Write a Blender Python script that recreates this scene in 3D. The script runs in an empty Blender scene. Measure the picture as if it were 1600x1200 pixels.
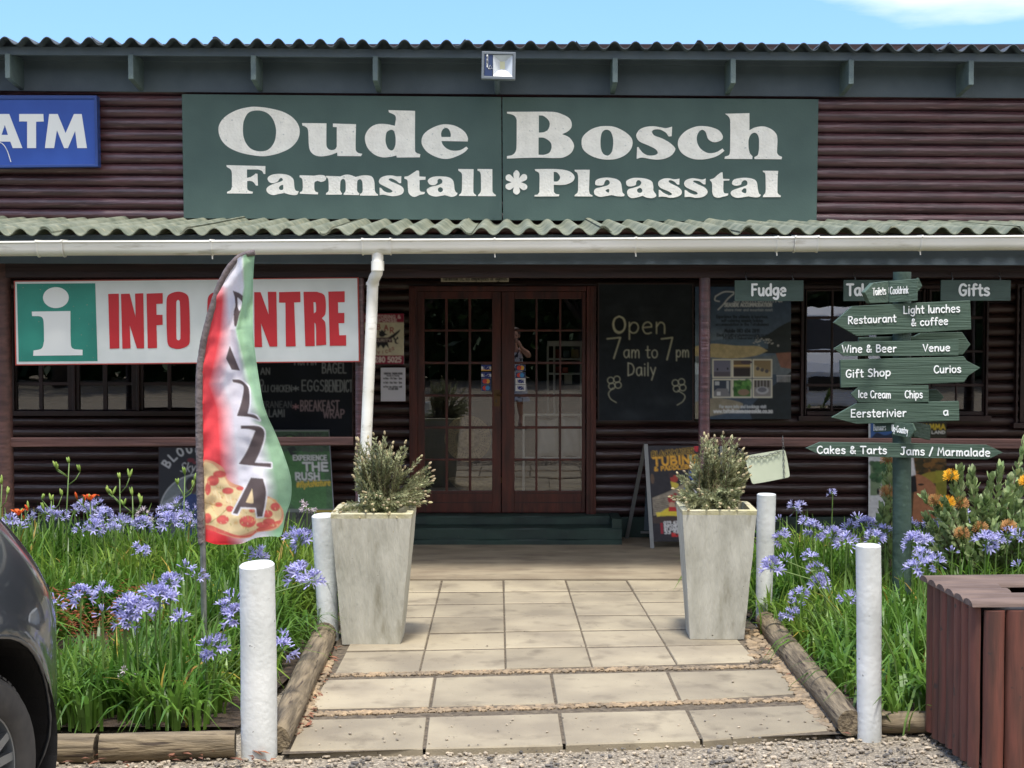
import bpy, math, random
import numpy as np
from mathutils import Vector, noise as mn
from mathutils.geometry import tessellate_polygon
R = math.radians
random.seed(7); rng = np.random.default_rng(7)
S = bpy.context.scene

# ------------------------------------------------------------------ camera, sky, sun, exposure
F = 2350.0; H = 1.95; TH = math.atan(103 / F)
cam_d = bpy.data.cameras.new("camera"); cam = bpy.data.objects.new("camera", cam_d)
S.collection.objects.link(cam); S.camera = cam
cam_d.sensor_width = 36; cam_d.lens = F / 1600 * 36; cam_d.clip_end = 2000; cam_d.clip_start = 0.05
cam.location = (0, 0, H); cam.rotation_euler = (R(90) - TH, 0, 0)
SUN_EL, SUN_AZ = 72.0, 181.0            # azimuth clockwise from +Y: behind the camera
world = bpy.data.worlds.new("World"); S.world = world; world.use_nodes = True
def build_world():
    nt = world.node_tree; n = nt.nodes; l = nt.links
    bg = n['Background']; bg.inputs[1].default_value = 0.12
    sky = n.new('ShaderNodeTexSky'); sky.sky_type = 'NISHITA'; sky.sun_disc = False
    sky.sun_elevation = R(SUN_EL); sky.sun_rotation = R(SUN_AZ)
    sky.air_density = 1.0; sky.dust_density = 0.3; sky.ozone_density = 2.6
    tc = n.new('ShaderNodeTexCoord')
    mp = n.new('ShaderNodeMapping'); mp.inputs['Scale'].default_value = (1.6, 1.6, 7.0)
    mp.inputs['Location'].default_value = (0.35, 0.0, 0.1)
    l.new(tc.outputs['Generated'], mp.inputs[0])
    no = n.new('ShaderNodeTexNoise'); no.inputs['Scale'].default_value = 2.3; no.inputs['Detail'].default_value = 7
    no.inputs['Roughness'].default_value = 0.55
    l.new(mp.outputs[0], no.inputs['Vector'])
    # a bank of cloud to the right of the view
    sep = n.new('ShaderNodeSeparateXYZ'); l.new(tc.outputs['Generated'], sep.inputs[0])
    mr = n.new('ShaderNodeMapRange'); mr.inputs[1].default_value = 0.12; mr.inputs[2].default_value = 0.25
    mr.inputs[3].default_value = -0.20; mr.inputs[4].default_value = 0.16
    l.new(sep.outputs[0], mr.inputs[0])
    mz = n.new('ShaderNodeMapRange'); mz.inputs[1].default_value = 0.168; mz.inputs[2].default_value = 0.220
    mz.inputs[3].default_value = -0.22; mz.inputs[4].default_value = 0.12
    l.new(sep.outputs[2], mz.inputs[0])
    ad = n.new('ShaderNodeMath'); ad.operation = 'ADD'; l.new(no.outputs[0], ad.inputs[0]); l.new(mr.outputs[0], ad.inputs[1])
    ad2 = n.new('ShaderNodeMath'); ad2.operation = 'ADD'; l.new(ad.outputs[0], ad2.inputs[0]); l.new(mz.outputs[0], ad2.inputs[1])
    # bright cloud added in the unseen sky behind the camera, for whiter fill light
    my = n.new('ShaderNodeMapRange'); my.inputs[1].default_value = -0.1; my.inputs[2].default_value = -0.6
    my.inputs[3].default_value = 0.0; my.inputs[4].default_value = 0.26; l.new(sep.outputs[1], my.inputs[0])
    ad3 = n.new('ShaderNodeMath'); ad3.operation = 'ADD'; l.new(ad2.outputs[0], ad3.inputs[0]); l.new(my.outputs[0], ad3.inputs[1])
    # clearer, darker blue towards the horizon over the roof than overhead
    me = n.new('ShaderNodeMapRange'); me.inputs[1].default_value = 0.08; me.inputs[2].default_value = 0.6
    me.inputs[3].default_value = 0.60; me.inputs[4].default_value = 1.25; l.new(sep.outputs[2], me.inputs[0])
    rp = n.new('ShaderNodeValToRGB'); rp.color_ramp.elements[0].position = 0.42; rp.color_ramp.elements[1].position = 0.86
    l.new(ad3.outputs[0], rp.inputs[0])
    mx = n.new('ShaderNodeMix'); mx.data_type = 'RGBA'
    tint = n.new('ShaderNodeMix'); tint.data_type = 'RGBA'; tint.blend_type = 'MULTIPLY'; tint.inputs[0].default_value = 1.0
    vm = n.new('ShaderNodeVectorMath'); vm.operation = 'SCALE'; l.new(sky.outputs[0], vm.inputs[0]); l.new(me.outputs[0], vm.inputs['Scale'])
    l.new(vm.outputs[0], tint.inputs[6]); tint.inputs[7].default_value = (0.68, 0.83, 1.03, 1)
    l.new(rp.outputs[0], mx.inputs[0]); l.new(tint.outputs[2], mx.inputs[6]); mx.inputs[7].default_value = (5.6, 5.3, 5.1, 1)
    l.new(mx.outputs[2], bg.inputs[0])
build_world()
sd = bpy.data.lights.new("sun", 'SUN'); sd.energy = 1.9; sd.angle = R(8.0); sd.color = (1, 0.955, 0.89)
sun = bpy.data.objects.new("sun", sd); S.collection.objects.link(sun)
_a, _e = R(SUN_AZ), R(SUN_EL)
sun_from = Vector((math.sin(_a) * math.cos(_e), math.cos(_a) * math.cos(_e), math.sin(_e)))
sun.location = sun_from * 50; sun.rotation_euler = (-sun_from).to_track_quat('-Z', 'Y').to_euler()
S.view_settings.view_transform = 'Standard'; S.view_settings.look = 'None'
S.view_settings.exposure = 1.45; S.view_settings.gamma = 1.0; S.view_settings.use_curve_mapping = False

# ------------------------------------------------------------------ helpers
def ray(px, py):
    a = (px - 800) / F; b = (600 - py) / F
    return a, math.cos(TH) + b * math.sin(TH), -math.sin(TH) + b * math.cos(TH)
def W(px, py, Y):
    a, y, z = ray(px, py); t = Y / y
    return Vector((a * t, Y, H + z * t))
def G(px, py, z=0.0):
    a, y, zz = ray(px, py); t = (z - H) / zz
    return Vector((a * t, y * t, z))
def lin(c):
    c = np.asarray(c, float) / 255.0
    return np.where(c <= 0.04045, c / 12.92, ((c + 0.055) / 1.055) ** 2.4)
def L3(r, g, b): return tuple(float(v) for v in lin((r, g, b)))

def mat(name, col, rough=0.6, col2=None, scale=8, stretch=(1, 1, 1), detail=5, lo=0.35, hi=0.65, bump=0.0, bscale=None,
        bstretch=None, metal=0.0, spec=0.5, coat=0.0, trans=0.0, spots=None, col3=None, scale3=2.0, lo3=0.5, hi3=0.7, island=0.0):
    m = bpy.data.materials.new(name); m.use_nodes = True
    nt = m.node_tree; n = nt.nodes; l = nt.links; p = n['Principled BSDF']
    p.inputs['Roughness'].default_value = rough; p.inputs['Metallic'].default_value = metal
    p.inputs['Specular IOR Level'].default_value = spec; p.inputs['Coat Weight'].default_value = coat
    p.inputs['Coat Roughness'].default_value = 0.03
    p.inputs['Base Color'].default_value = (*col, 1)
    tc = n.new('ShaderNodeTexCoord'); out = None
    def nz(sc, st, det=5):
        mp = n.new('ShaderNodeMapping'); mp.inputs['Scale'].default_value = st; l.new(tc.outputs['Object'], mp.inputs[0])
        t = n.new('ShaderNodeTexNoise'); t.inputs['Scale'].default_value = sc; t.inputs['Detail'].default_value = det
        l.new(mp.outputs[0], t.inputs['Vector']); return t.outputs[0]
    def ramp(v, a, b):
        r = n.new('ShaderNodeMapRange'); r.inputs[1].default_value = a; r.inputs[2].default_value = b; l.new(v, r.inputs[0]); return r.outputs[0]
    def mix(fac, a, b):
        x = n.new('ShaderNodeMix'); x.data_type = 'RGBA'; l.new(fac, x.inputs[0])
        for s_, v in ((6, a), (7, b)):
            if isinstance(v, tuple): x.inputs[s_].default_value = (*v, 1)
            else: l.new(v, x.inputs[s_])
        return x.outputs[2]
    out = col
    if col2: out = mix(ramp(nz(scale, stretch, detail), lo, hi), out, col2)
    if col3: out = mix(ramp(nz(scale3, stretch, 6), lo3, hi3), out, col3)
    if spots: out = mix(ramp(nz(spots[1], (1, 1, 1), 3), spots[2], spots[2] + 0.03), out, spots[0])
    if island:
        g = n.new('ShaderNodeNewGeometry'); hv = n.new('ShaderNodeHueSaturation')
        r = n.new('ShaderNodeMapRange'); r.inputs[3].default_value = 1 - island; r.inputs[4].default_value = 1 + island
        l.new(g.outputs['Random Per Island'], r.inputs[0]); l.new(r.outputs[0], hv.inputs['Value'])
        if isinstance(out, tuple): hv.inputs['Color'].default_value = (*out, 1)
        else: l.new(out, hv.inputs['Color'])
        out = hv.outputs[0]
    if not isinstance(out, tuple): l.new(out, p.inputs['Base Color'])
    if bump:
        b = n.new('ShaderNodeBump'); b.inputs['Strength'].default_value = bump; b.inputs['Distance'].default_value = 0.01
        l.new(nz(bscale or scale * 3, bstretch or stretch, 6), b.inputs['Height']); l.new(b.outputs[0], p.inputs['Normal'])
    if trans:
        t = n.new('ShaderNodeBsdfTranslucent'); ms = n.new('ShaderNodeMixShader'); ms.inputs[0].default_value = trans
        if isinstance(out, tuple): t.inputs[0].default_value = (*out, 1)
        else: l.new(out, t.inputs[0])
        l.new(p.outputs[0], ms.inputs[1]); l.new(t.outputs[0], ms.inputs[2]); l.new(ms.outputs[0], n['Material Output'].inputs[0])
    return m
def mat_print(name, rough=0.5, trans=0.0, spec=0.4):
    m = bpy.data.materials.new(name); m.use_nodes = True; nt = m.node_tree; n = nt.nodes; l = nt.links; p = n['Principled BSDF']
    at = n.new('ShaderNodeAttribute'); at.attribute_name = 'Col'; l.new(at.outputs['Color'], p.inputs['Base Color'])
    p.inputs['Roughness'].default_value = rough; p.inputs['Specular IOR Level'].default_value = spec
    if trans:
        t = n.new('ShaderNodeBsdfTranslucent'); ms = n.new('ShaderNodeMixShader'); ms.inputs[0].default_value = trans
        l.new(at.outputs['Color'], t.inputs[0]); l.new(p.outputs[0], ms.inputs[1]); l.new(t.outputs[0], ms.inputs[2])
        l.new(ms.outputs[0], n['Material Output'].inputs[0])
    return m
def mat_glass(name, refl=0.11, tint=(0.8, 0.82, 0.82)):
    m = bpy.data.materials.new(name); m.use_nodes = True; nt = m.node_tree; n = nt.nodes; l = nt.links
    n.remove(n['Principled BSDF']); t = n.new('ShaderNodeBsdfTransparent'); t.inputs[0].default_value = (*tint, 1)
    g = n.new('ShaderNodeBsdfGlossy'); g.inputs['Roughness'].default_value = 0.0
    lw = n.new('ShaderNodeLayerWeight'); lw.inputs[0].default_value = 0.2
    mr = n.new('ShaderNodeMapRange'); mr.inputs[3].default_value = refl; mr.inputs[4].default_value = 1.0
    tc = n.new('ShaderNodeTexCoord'); no = n.new('ShaderNodeTexNoise'); no.inputs['Scale'].default_value = 3.0
    l.new(tc.outputs['Object'], no.inputs['Vector'])
    b = n.new('ShaderNodeBump'); b.inputs['Strength'].default_value = 0.02; b.inputs['Distance'].default_value = 0.02
    l.new(no.outputs[0], b.inputs['Height']); l.new(b.outputs[0], g.inputs['Normal'])
    ms = n.new('ShaderNodeMixShader'); l.new(lw.outputs['Facing'], mr.inputs[0])
    pw = n.new('ShaderNodeMath'); pw.operation = 'POWER'; pw.inputs[1].default_value = 4; l.new(lw.outputs['Facing'], pw.inputs[0]); l.new(pw.outputs[0], mr.inputs[0])
    l.new(mr.outputs[0], ms.inputs[0]); l.new(t.outputs[0], ms.inputs[1]); l.new(g.outputs[0], ms.inputs[2])
    l.new(ms.outputs[0], n['Material Output'].inputs[0]); return m

ORG = {}
def thing(name, label, cat, loc, group=None):
    o = bpy.data.objects.new(name, None); S.collection.objects.link(o); o.location = loc; o.empty_display_size = 0.1
    o['label'] = label; o['category'] = cat
    if group: o['group'] = group
    ORG[o.name] = Vector(loc); return o
def tag(o, label, cat, group=None):
    o['label'] = label; o['category'] = cat
    if group: o['group'] = group
    return o
def stuff(o, label, cat):
    o['kind'] = 'stuff'; return tag(o, label, cat)

class MB:
    def __init__(s): s.v = []; s.f = []; s.m = []
    def add(s, vs, fs, m=0):
        b = len(s.v); s.v += [tuple(v) for v in vs]; s.f += [tuple(i + b for i in f) for f in fs]; s.m += [m] * len(fs)
    def box(s, x0, x1, y0, y1, z0, z1, m=0):
        s.add([(x0,y0,z0),(x1,y0,z0),(x1,y1,z0),(x0,y1,z0),(x0,y0,z1),(x1,y0,z1),(x1,y1,z1),(x0,y1,z1)],
              [(0,3,2,1),(4,5,6,7),(0,1,5,4),(1,2,6,5),(2,3,7,6),(3,0,4,7)], m)
    def hexa(s, p, m=0):     # 8 points, bottom ring then top ring
        s.add(p, [(0,3,2,1),(4,5,6,7),(0,1,5,4),(1,2,6,5),(2,3,7,6),(3,0,4,7)], m)
    def pxbox(s, x0, x1, y0, y1, Y, d=0.03, m=0):       # frontal board given by its outline on plane Y, thickness d behind
        a = W(x0, y1, Y); b = W(x1, y0, Y); s.box(a.x, b.x, Y, Y + d, a.z, b.z, m)
    def prism(s, pts, d, m=0, holes=()):   # pts: 3D outline roughly facing -Y; thickness along +Y
        polys = [list(pts)] + [list(h) for h in holes]
        flat = [Vector(p) for q in polys for p in q]
        tri = tessellate_polygon([[Vector((p[0], p[2], 0)) for p in q] for q in polys])
        n = len(flat); vs = flat + [p + Vector((0, d, 0)) for p in flat]
        fs = []
        for t in tri:
            a, b, c = (flat[i] for i in t)
            if (b.x - a.x) * (c.z - a.z) - (b.z - a.z) * (c.x - a.x) < 0: t = t[::-1]
            fs.append(tuple(t)); fs.append(tuple(i + n for i in t[::-1]))
        o = 0
        for k, q in enumerate(polys):
            ar = sum(q[i][0] * q[(i+1) % len(q)][2] - q[(i+1) % len(q)][0] * q[i][2] for i in range(len(q)))
            for i in range(len(q)):
                a, b = o + i, o + (i + 1) % len(q)
                ccw = ar > 0
                if (k == 0) == ccw: fs.append((b, a, a + n, b + n))
                else: fs.append((a, b, b + n, a + n))
            o += len(q)
        s.add(vs, fs, m)
    def tube(s, path, rad, n=10, m=0, cap=True, flat=1.0):
        P = [Vector(p) for p in path]; k = len(P)
        if not hasattr(rad, '__len__'): rad = [rad] * k
        vs = []; ref = None
        for i, p in enumerate(P):
            t = (P[min(i+1, k-1)] - P[max(i-1, 0)]).normalized()
            if ref is None: ref = Vector((0,0,1)) if abs(t.z) < 0.9 else Vector((0,1,0))
            u = (ref - t * ref.dot(t)).normalized(); w = t.cross(u); ref = u
            for j in range(n):
                a = 2 * math.pi * j / n
                vs.append(p + (u * math.cos(a) + w * math.sin(a) * flat) * rad[i])
        fs = [(i*n+j, i*n+(j+1) % n, (i+1)*n+(j+1) % n, (i+1)*n+j) for i in range(k-1) for j in range(n)]
        if cap: fs += [tuple(range(n))[::-1], tuple(range((k-1)*n, k*n))]
        s.add(vs, fs, m)
    def ball(s, c, r, n=8, k=6, m=0, sc=(1,1,1)):
        vs = [(c[0], c[1], c[2]-r*sc[2])]; c = Vector(c)
        for i in range(1, k):
            f = math.pi*i/k
            for j in range(n):
                a = 2*math.pi*j/n
                vs.append(c + Vector((math.sin(f)*math.cos(a)*sc[0], math.sin(f)*math.sin(a)*sc[1], -math.cos(f)*sc[2]))*r)
        vs.append(c + Vector((0,0,r*sc[2])))
        fs = [(0, 1+(j+1) % n, 1+j) for j in range(n)]
        for i in range(k-2):
            fs += [(1+i*n+j, 1+i*n+(j+1) % n, 1+(i+1)*n+(j+1) % n, 1+(i+1)*n+j) for j in range(n)]
        b = 1+(k-2)*n; fs += [(b+j, b+(j+1) % n, b+n) for j in range(n)]
        s.add(vs, fs, m)
    def build(s, name, mats, parent=None, smooth=False, loc=None, bevel=0.0, ang=None):
        if not isinstance(mats, (list, tuple)): mats = [mats]
        v = np.array(s.v, float).reshape(-1, 3)
        if parent is not None: org = ORG[parent.name]
        elif loc is not None: org = Vector(loc)
        else: org = Vector(((v[:,0].min()+v[:,0].max())/2, (v[:,1].min()+v[:,1].max())/2, v[:,2].min()))
        me = bpy.data.meshes.new(name); me.from_pydata((v - np.array(org)).tolist(), [], s.f)
        for mm in mats: me.materials.append(mm)
        if len(mats) > 1: me.polygons.foreach_set('material_index', s.m)
        if smooth:
            me.polygons.foreach_set('use_smooth', [True]*len(me.polygons))
            if ang: me.set_sharp_from_angle(angle=R(ang))
        me.update()
        o = bpy.data.objects.new(name, me); S.collection.objects.link(o)
        if parent is not None: o.parent = parent
        else: o.location = org
        ORG[o.name] = org
        if bevel:
            b = o.modifiers.new('bevel', 'BEVEL'); b.width = bevel; b.segments = 2; b.limit_method = 'ANGLE'; b.angle_limit = R(40)
        return o
def struct(mb, name, m, **k):
    o = mb.build(name, m, loc=(0,0,0), **k); o['kind'] = 'structure'; return o

# --- outlines: "x,y" smooth, "x,y!" corner
def outline(txt, sub=5, closed=True):
    P = []; C = []
    for t in txt.split():
        c = t.endswith('!'); t = t.rstrip('!'); x, y = t.split(','); P.append(np.array((float(x), float(y)))); C.append(c)
    n = len(P); out = []; rngn = range(n if closed else n-1)
    if not closed: C[0] = C[-1] = True
    for i in rngn:
        j = (i+1) % n; p1, p2 = P[i], P[j]
        p0 = P[i-1] if (closed or i > 0) else p1; p3 = P[(j+1) % n] if (closed or j < n-1) else p2
        out.append(p1)
        if C[i] and C[j]: continue
        d = p2 - p1
        t1 = d if C[i] else (p2 - p0)*0.5; t2 = d if C[j] else (p3 - p1)*0.5
        ld = np.linalg.norm(d)
        for T in (t1, t2):
            q = np.linalg.norm(T)
            if q > 1.2*ld: T *= 1.2*ld/q
        for k in range(1, sub):
            t = k/sub; out.append((2*t**3-3*t*t+1)*p1 + (t**3-2*t*t+t)*t1 + (-2*t**3+3*t*t)*p2 + (t**3-t*t)*t2)
    if not closed: out.append(P[-1])
    return [(float(p[0]), float(p[1])) for p in out]

# --- single stroke lettering (cap height 10, x height 6.5)
FONT = {
'a':(6.2,"5.2,5.8 3.5,6.5 1.2,5.5 .6,3 1.6,.6 3.2,.2 4.7,1.8 5.2,4|5.2,6.4 5.2,3 5.7,.2"),
'b':(6.2,".8,10 .8,.2|.8,3.5 2.2,6.2 4.5,6 5.5,3.5 4.6,.8 2.4,0 .8,1"),
'c':(5.6,"5,5.4 3.3,6.5 1.2,5.2 .6,3 1.8,.6 3.5,0 5.2,1"),
'd':(6.2,"5.2,10 5.2,.2|5.2,4.6 3.6,6.4 1.5,5.5 .6,3 1.6,.6 3.2,.1 5.2,1.8"),
'e':(6,".8,3.4! 5.2,3.8! 5,5.4 3.3,6.6 1.3,5.5 .6,3 1.7,.4 3.4,-.1 5,.5"),
'f':(4.8,"4.6,9.3 3.2,10 2.2,8.8 2,6 2,0|.4,5.8 4,6"),
'g':(6,"5,5.8 3.4,6.5 1.3,5.5 .7,3.4 1.7,1.2 3.3,.8 5,2.6|5.1,6.4 5.2,0 4.6,-2.6 2.8,-3.2 .9,-2.2"),
'h':(5.9,".8,10 .8,0|.8,3.6 2.6,6.2 4.4,5.8 5,4 5,0"),'i':(2,"1,6.4 1,0|1,8.7 1,9.1"),
'k':(5.2,".8,10 .8,0|4.5,6.2 .9,3|1.8,3.7 4.8,0"),'l':(2,"1,10 1,0"),'j':(3,"2,6.4 2,-2 .4,-3|2,8.7 2,9.1"),
'm':(8.4,".8,6.4 .8,0|.8,4 2,6.2 3.4,6 4,4.5 4,0|4,4 5.4,6.3 6.8,6 7.3,4.4 7.4,0"),
'n':(5.9,".8,6.4 .8,0|.8,3.8 2.6,6.3 4.4,5.8 5,4 5,0"),
'o':(6.2,"3.1,6.5 1.2,5.4 .6,3.2 1.4,.8 3.2,0 5,1 5.6,3.4 4.9,5.6 3.1,6.5"),
'p':(6.2,".8,6.4 .8,-3.4|.8,4 2.4,6.2 4.6,5.8 5.5,3.4 4.4,.8 2.4,.3 .8,1.6"),
'r':(4.6,".9,6.4 .9,0|.9,3.6 2.4,6 4.2,6"),'s':(5.1,"4.4,5.6 2.8,6.5 1,5.6 1.4,4 3.6,3 4.5,1.6 3.2,.1 .6,.6"),
't':(4.3,"2,9.4 2,1.2 2.6,.1 4,.3|.2,6.2 4,6.3"),'u':(6,".7,6.4 .8,2 2,.2 3.6,.4 5,3|5,6.4 5.1,0"),
'v':(5.4,".4,6.4 2.7,.2! 5,6.4"),'w':(7.2,".4,6.4 2,.2! 3.6,5! 5.2,.2! 6.8,6.4"),'x':(5,".4,6.4 4.6,0|4.6,6.4 .4,0"),
'y':(5.4,".4,6.4 2.8,1|5,6.4 1.4,-3.4"),'z':(5,".4,6.3 4.6,6.3! .4,.2! 4.6,.2"),
'A':(7,".4,0 3.5,10! 6.6,0|1.6,3.6 5.4,3.7"),
'B':(6.4,".9,10 .9,0|.9,9.8! 4.2,9.6 5,7.8 3.8,5.8 .9,5.2!|.9,5.2! 4.6,4.8 5.8,2.6 4.4,.5 .9,.1!"),
'C':(6.8,"6.2,8.6 4.4,9.8 2,8.8 .7,5.4 1.4,1.8 3.4,.1 5.4,.6 6.4,1.8"),
'D':(7,".9,10 .9,0|.9,9.8! 4.4,9 6.3,5.4 5,1.6 .9,.1!"),'E':(6,"5.4,9.8! .9,9.8! .9,.2! 5.5,.2!|.9,5.2 4.8,5.3"),
'F':(5.8,"5.4,9.8! .9,9.7! .9,0!|.9,5.2 4.4,5.3"),
'G':(7.2,"6.4,8.4 4.4,9.8 2,8.8 .8,5.2 1.6,1.6 3.8,.1 6,1.4 6.4,4.4! 4,4.4!"),
'H':(6.8,".8,10 .8,0|6,10 6,0|.8,5 6,5"),'I':(2.4,"1.2,10 1.2,0"),
'J':(6,"2,9.8 6,9.8|4.2,9.8 4.2,2.4 3,.3 .8,1.2"),'K':(6.2,".8,10 .8,0|5.6,10 .9,4.6|2,5.6 6,0"),'L':(5.4,".9,10! .9,.2! 5,.2!"),
'M':(8.2,".6,0! 1.5,10! 4.1,3.4! 6.6,10! 7.6,0!"),'N':(6.8,".8,0! .8,10! 6,.2! 6,10!"),
'O':(7.4,"3.7,9.9 1.4,8.4 .6,5 1.5,1.5 3.7,.1 6,1.6 6.8,5 5.9,8.5 3.7,9.9"),
'P':(6,".9,10 .9,0|.9,9.8! 4.4,9.6 5.6,7.4 4,4.9 .9,4.4!"),'R':(6.4,".9,10 .9,0|.9,9.8! 4.4,9.6 5.5,7.4 4,4.9 .9,4.5!|2.6,4.7 6,0"),
'S':(6,"5,8.8 3,9.9 1,8.4 1.6,6.2 4.4,4.6 5.4,2.4 3.6,.2 .6,.8"),'T':(6.6,".2,9.8 6.4,9.8|3.3,9.8 3.3,0"),
'U':(6.8,".8,10 .9,3 2.4,.3 4.6,.4 5.8,3 5.9,10"),'V':(6.4,".4,10! 3.2,.2! 6,10!"),'W':(8.8,".4,10! 2.4,.2! 4.4,7.5! 6.4,.2! 8.4,10!"),
'X':(6,".4,10 5.6,0|5.6,10 .4,0"),'Y':(6.2,".3,10! 3.1,5! 6,10!|3.1,5 3.1,0"),'Z':(6,".4,9.8! 5.6,9.8! .4,.2! 5.6,.2!"),
'0':(6.2,"3.1,9.9 1.1,8 .6,5 1.2,1.8 3.1,.1 5,1.8 5.6,5 5,8.2 3.1,9.9"),'1':(4,".6,8! 2.2,10! 2.2,0!"),'2':(6,".8,8 2.4,9.9 4.8,9 4.8,6.6 .6,.2! 5.4,.2!"),
'3':(6,".8,9 3,9.9 5,8 3.2,5.4! 5.2,3.4 4,.4 .6,.8"),'5':(6,"5,9.8! 1.2,9.8! 1,5.6! 3.6,6.2 5.4,3.6 3.8,.3 .6,.8"),'6':(6,"4.8,9.4 2,7.4 .8,3.4 2.4,.2 4.8,1 5,4 3,5.6 .9,3.6"),
'7':(5.8,".4,9! 5.2,9.6! 2.8,0!"),'8':(6,"3,5.4 1.2,7.4 3,9.9 4.8,7.6 3,5.4 .8,2.6 3,.1 5.2,2.6 3,5.4"),'9':(6,"5,7 3,5 1,7 2.6,9.9 4.8,8.6 5,5 3.6,.2"),
'&':(6.8,"6,.2 1.6,6.6 1.8,9 3.2,9.6 4.2,8.2 1.2,4 .8,1.6 2.4,.2 4.6,1.4 6,4"),'/':(4.6,".4,-1 4.2,10.4"),'-':(4,".6,4 3.4,4"),'.':(2,"1,0 1,.4"),
',':(2,"1,.4 .6,-1.2"),'*':(5,"2.5,7.6 2.5,2.4|.3,6.2 4.7,3.8|.3,3.8 4.7,6.2"),'#':(6,"1.4,1 2.2,9|3.8,1 4.6,9|.4,3.6 5.6,3.6|.4,6.4 5.6,6.4"),' ':(3.2,""),
'@':(7,"4.6,6 3,6.6 2,4.6 3,3 4.8,4 4.8,6.2! 5,3.6 6.2,4 6.4,7 4,9.4 1.4,8 .6,4.6 2,1 4.6,.6"),
'[':(3,"2.4,10! .8,10! .8,-1! 2.4,-1!"),'Í':(2.6,"1.2,7.6 1.2,0|1,9.6 2.2,11.2"),'ñ':(5.9,".8,6.4 .8,0|.8,3.8 2.6,6.3 4.4,5.8 5,4 5,0|1.4,8.4 2.6,9.2 3.4,8.4 4.6,9.2"),
}
def strokes(txt, x0, x1, y0, y1, cap, slant=0.0, jit=0.0):
    """polylines in pixel space: text spans x0..x1, baseline y0 -> y1, cap height in px"""
    adv = 0; items = []
    for ch in txt:
        w, g = FONT.get(ch, FONT[' ']); items.append((adv, g)); adv += w + 1.0
    adv -= 1.0; out = []
    for ax, g in items:
        if not g: continue
        dy = random.uniform(-jit, jit)
        for st in g.split('|'):
            pl = []
            for (x, y) in outline(st, 4, closed=False):
                t = (ax + x + slant*y)/adv
                pl.append((x0 + (x1-x0)*t, y0 + (y1-y0)*t - (y+dy)/10*cap))
            out.append(pl)
    return out
def ribbon(mb, pl, hw, fn, d0=0.004, m=0):
    """raised painted stroke: pl in px, hw half width px, fn(px,py,depth)->world"""
    P = [np.array(p) for p in pl]
    Q = [P[0]]
    for p in P[1:]:
        if np.linalg.norm(p - Q[-1]) > 0.15*hw: Q.append(p)
    if len(Q) < 2: Q = [P[0], P[0] + np.array((0, -0.3*hw))]
    e0 = (Q[0]-Q[1])/np.linalg.norm(Q[0]-Q[1]); e1 = (Q[-1]-Q[-2])/np.linalg.norm(Q[-1]-Q[-2])
    Q = [Q[0] + e0*hw*0.85] + Q + [Q[-1] + e1*hw*0.85]; ww = [0.45*hw] + [hw]*(len(Q)-2) + [0.45*hw]
    vs = []; n = len(Q)
    for i, p in enumerate(Q):
        a = Q[i] - Q[i-1] if i else Q[1]-Q[0]; b = Q[i+1]-Q[i] if i < n-1 else a
        a = a/np.linalg.norm(a); b = b/np.linalg.norm(b); t = a+b; q = np.linalg.norm(t)
        t = t/q if q > 0.2 else b
        nn = np.array((-t[1], t[0])); k = min(1.25, 1/max(0.5, abs(float(np.dot(t, b)))))
        for s_, d in ((1, 0), (1, d0), (-1, d0), (-1, 0)):
            c = p + nn*ww[i]*k*s_; vs.append(fn(c[0], c[1], d))
    fs = []
    for i in range(n-1):
        for j in range(3): fs.append((i*4+j, i*4+j+1, (i+1)*4+j+1, (i+1)*4+j))
    fs += [(0, 1, 2, 3), ((n-1)*4+3, (n-1)*4+2, (n-1)*4+1, (n-1)*4)]
    mb.add(vs, fs, m)
def write(mb, txt, x0, x1, y0, cap, hw, Y, y1=None, m=0, **k):
    fn = Y if callable(Y) else (lambda px, py, d: W(px, py, Y) - Vector((0, d, 0)))
    for i, pl in enumerate(strokes(txt, x0, x1, y0, y0 if y1 is None else y1, cap, **k)):
        ribbon(mb, pl, hw, fn, 0.003 + 0.0009*(i % 5), m)

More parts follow.
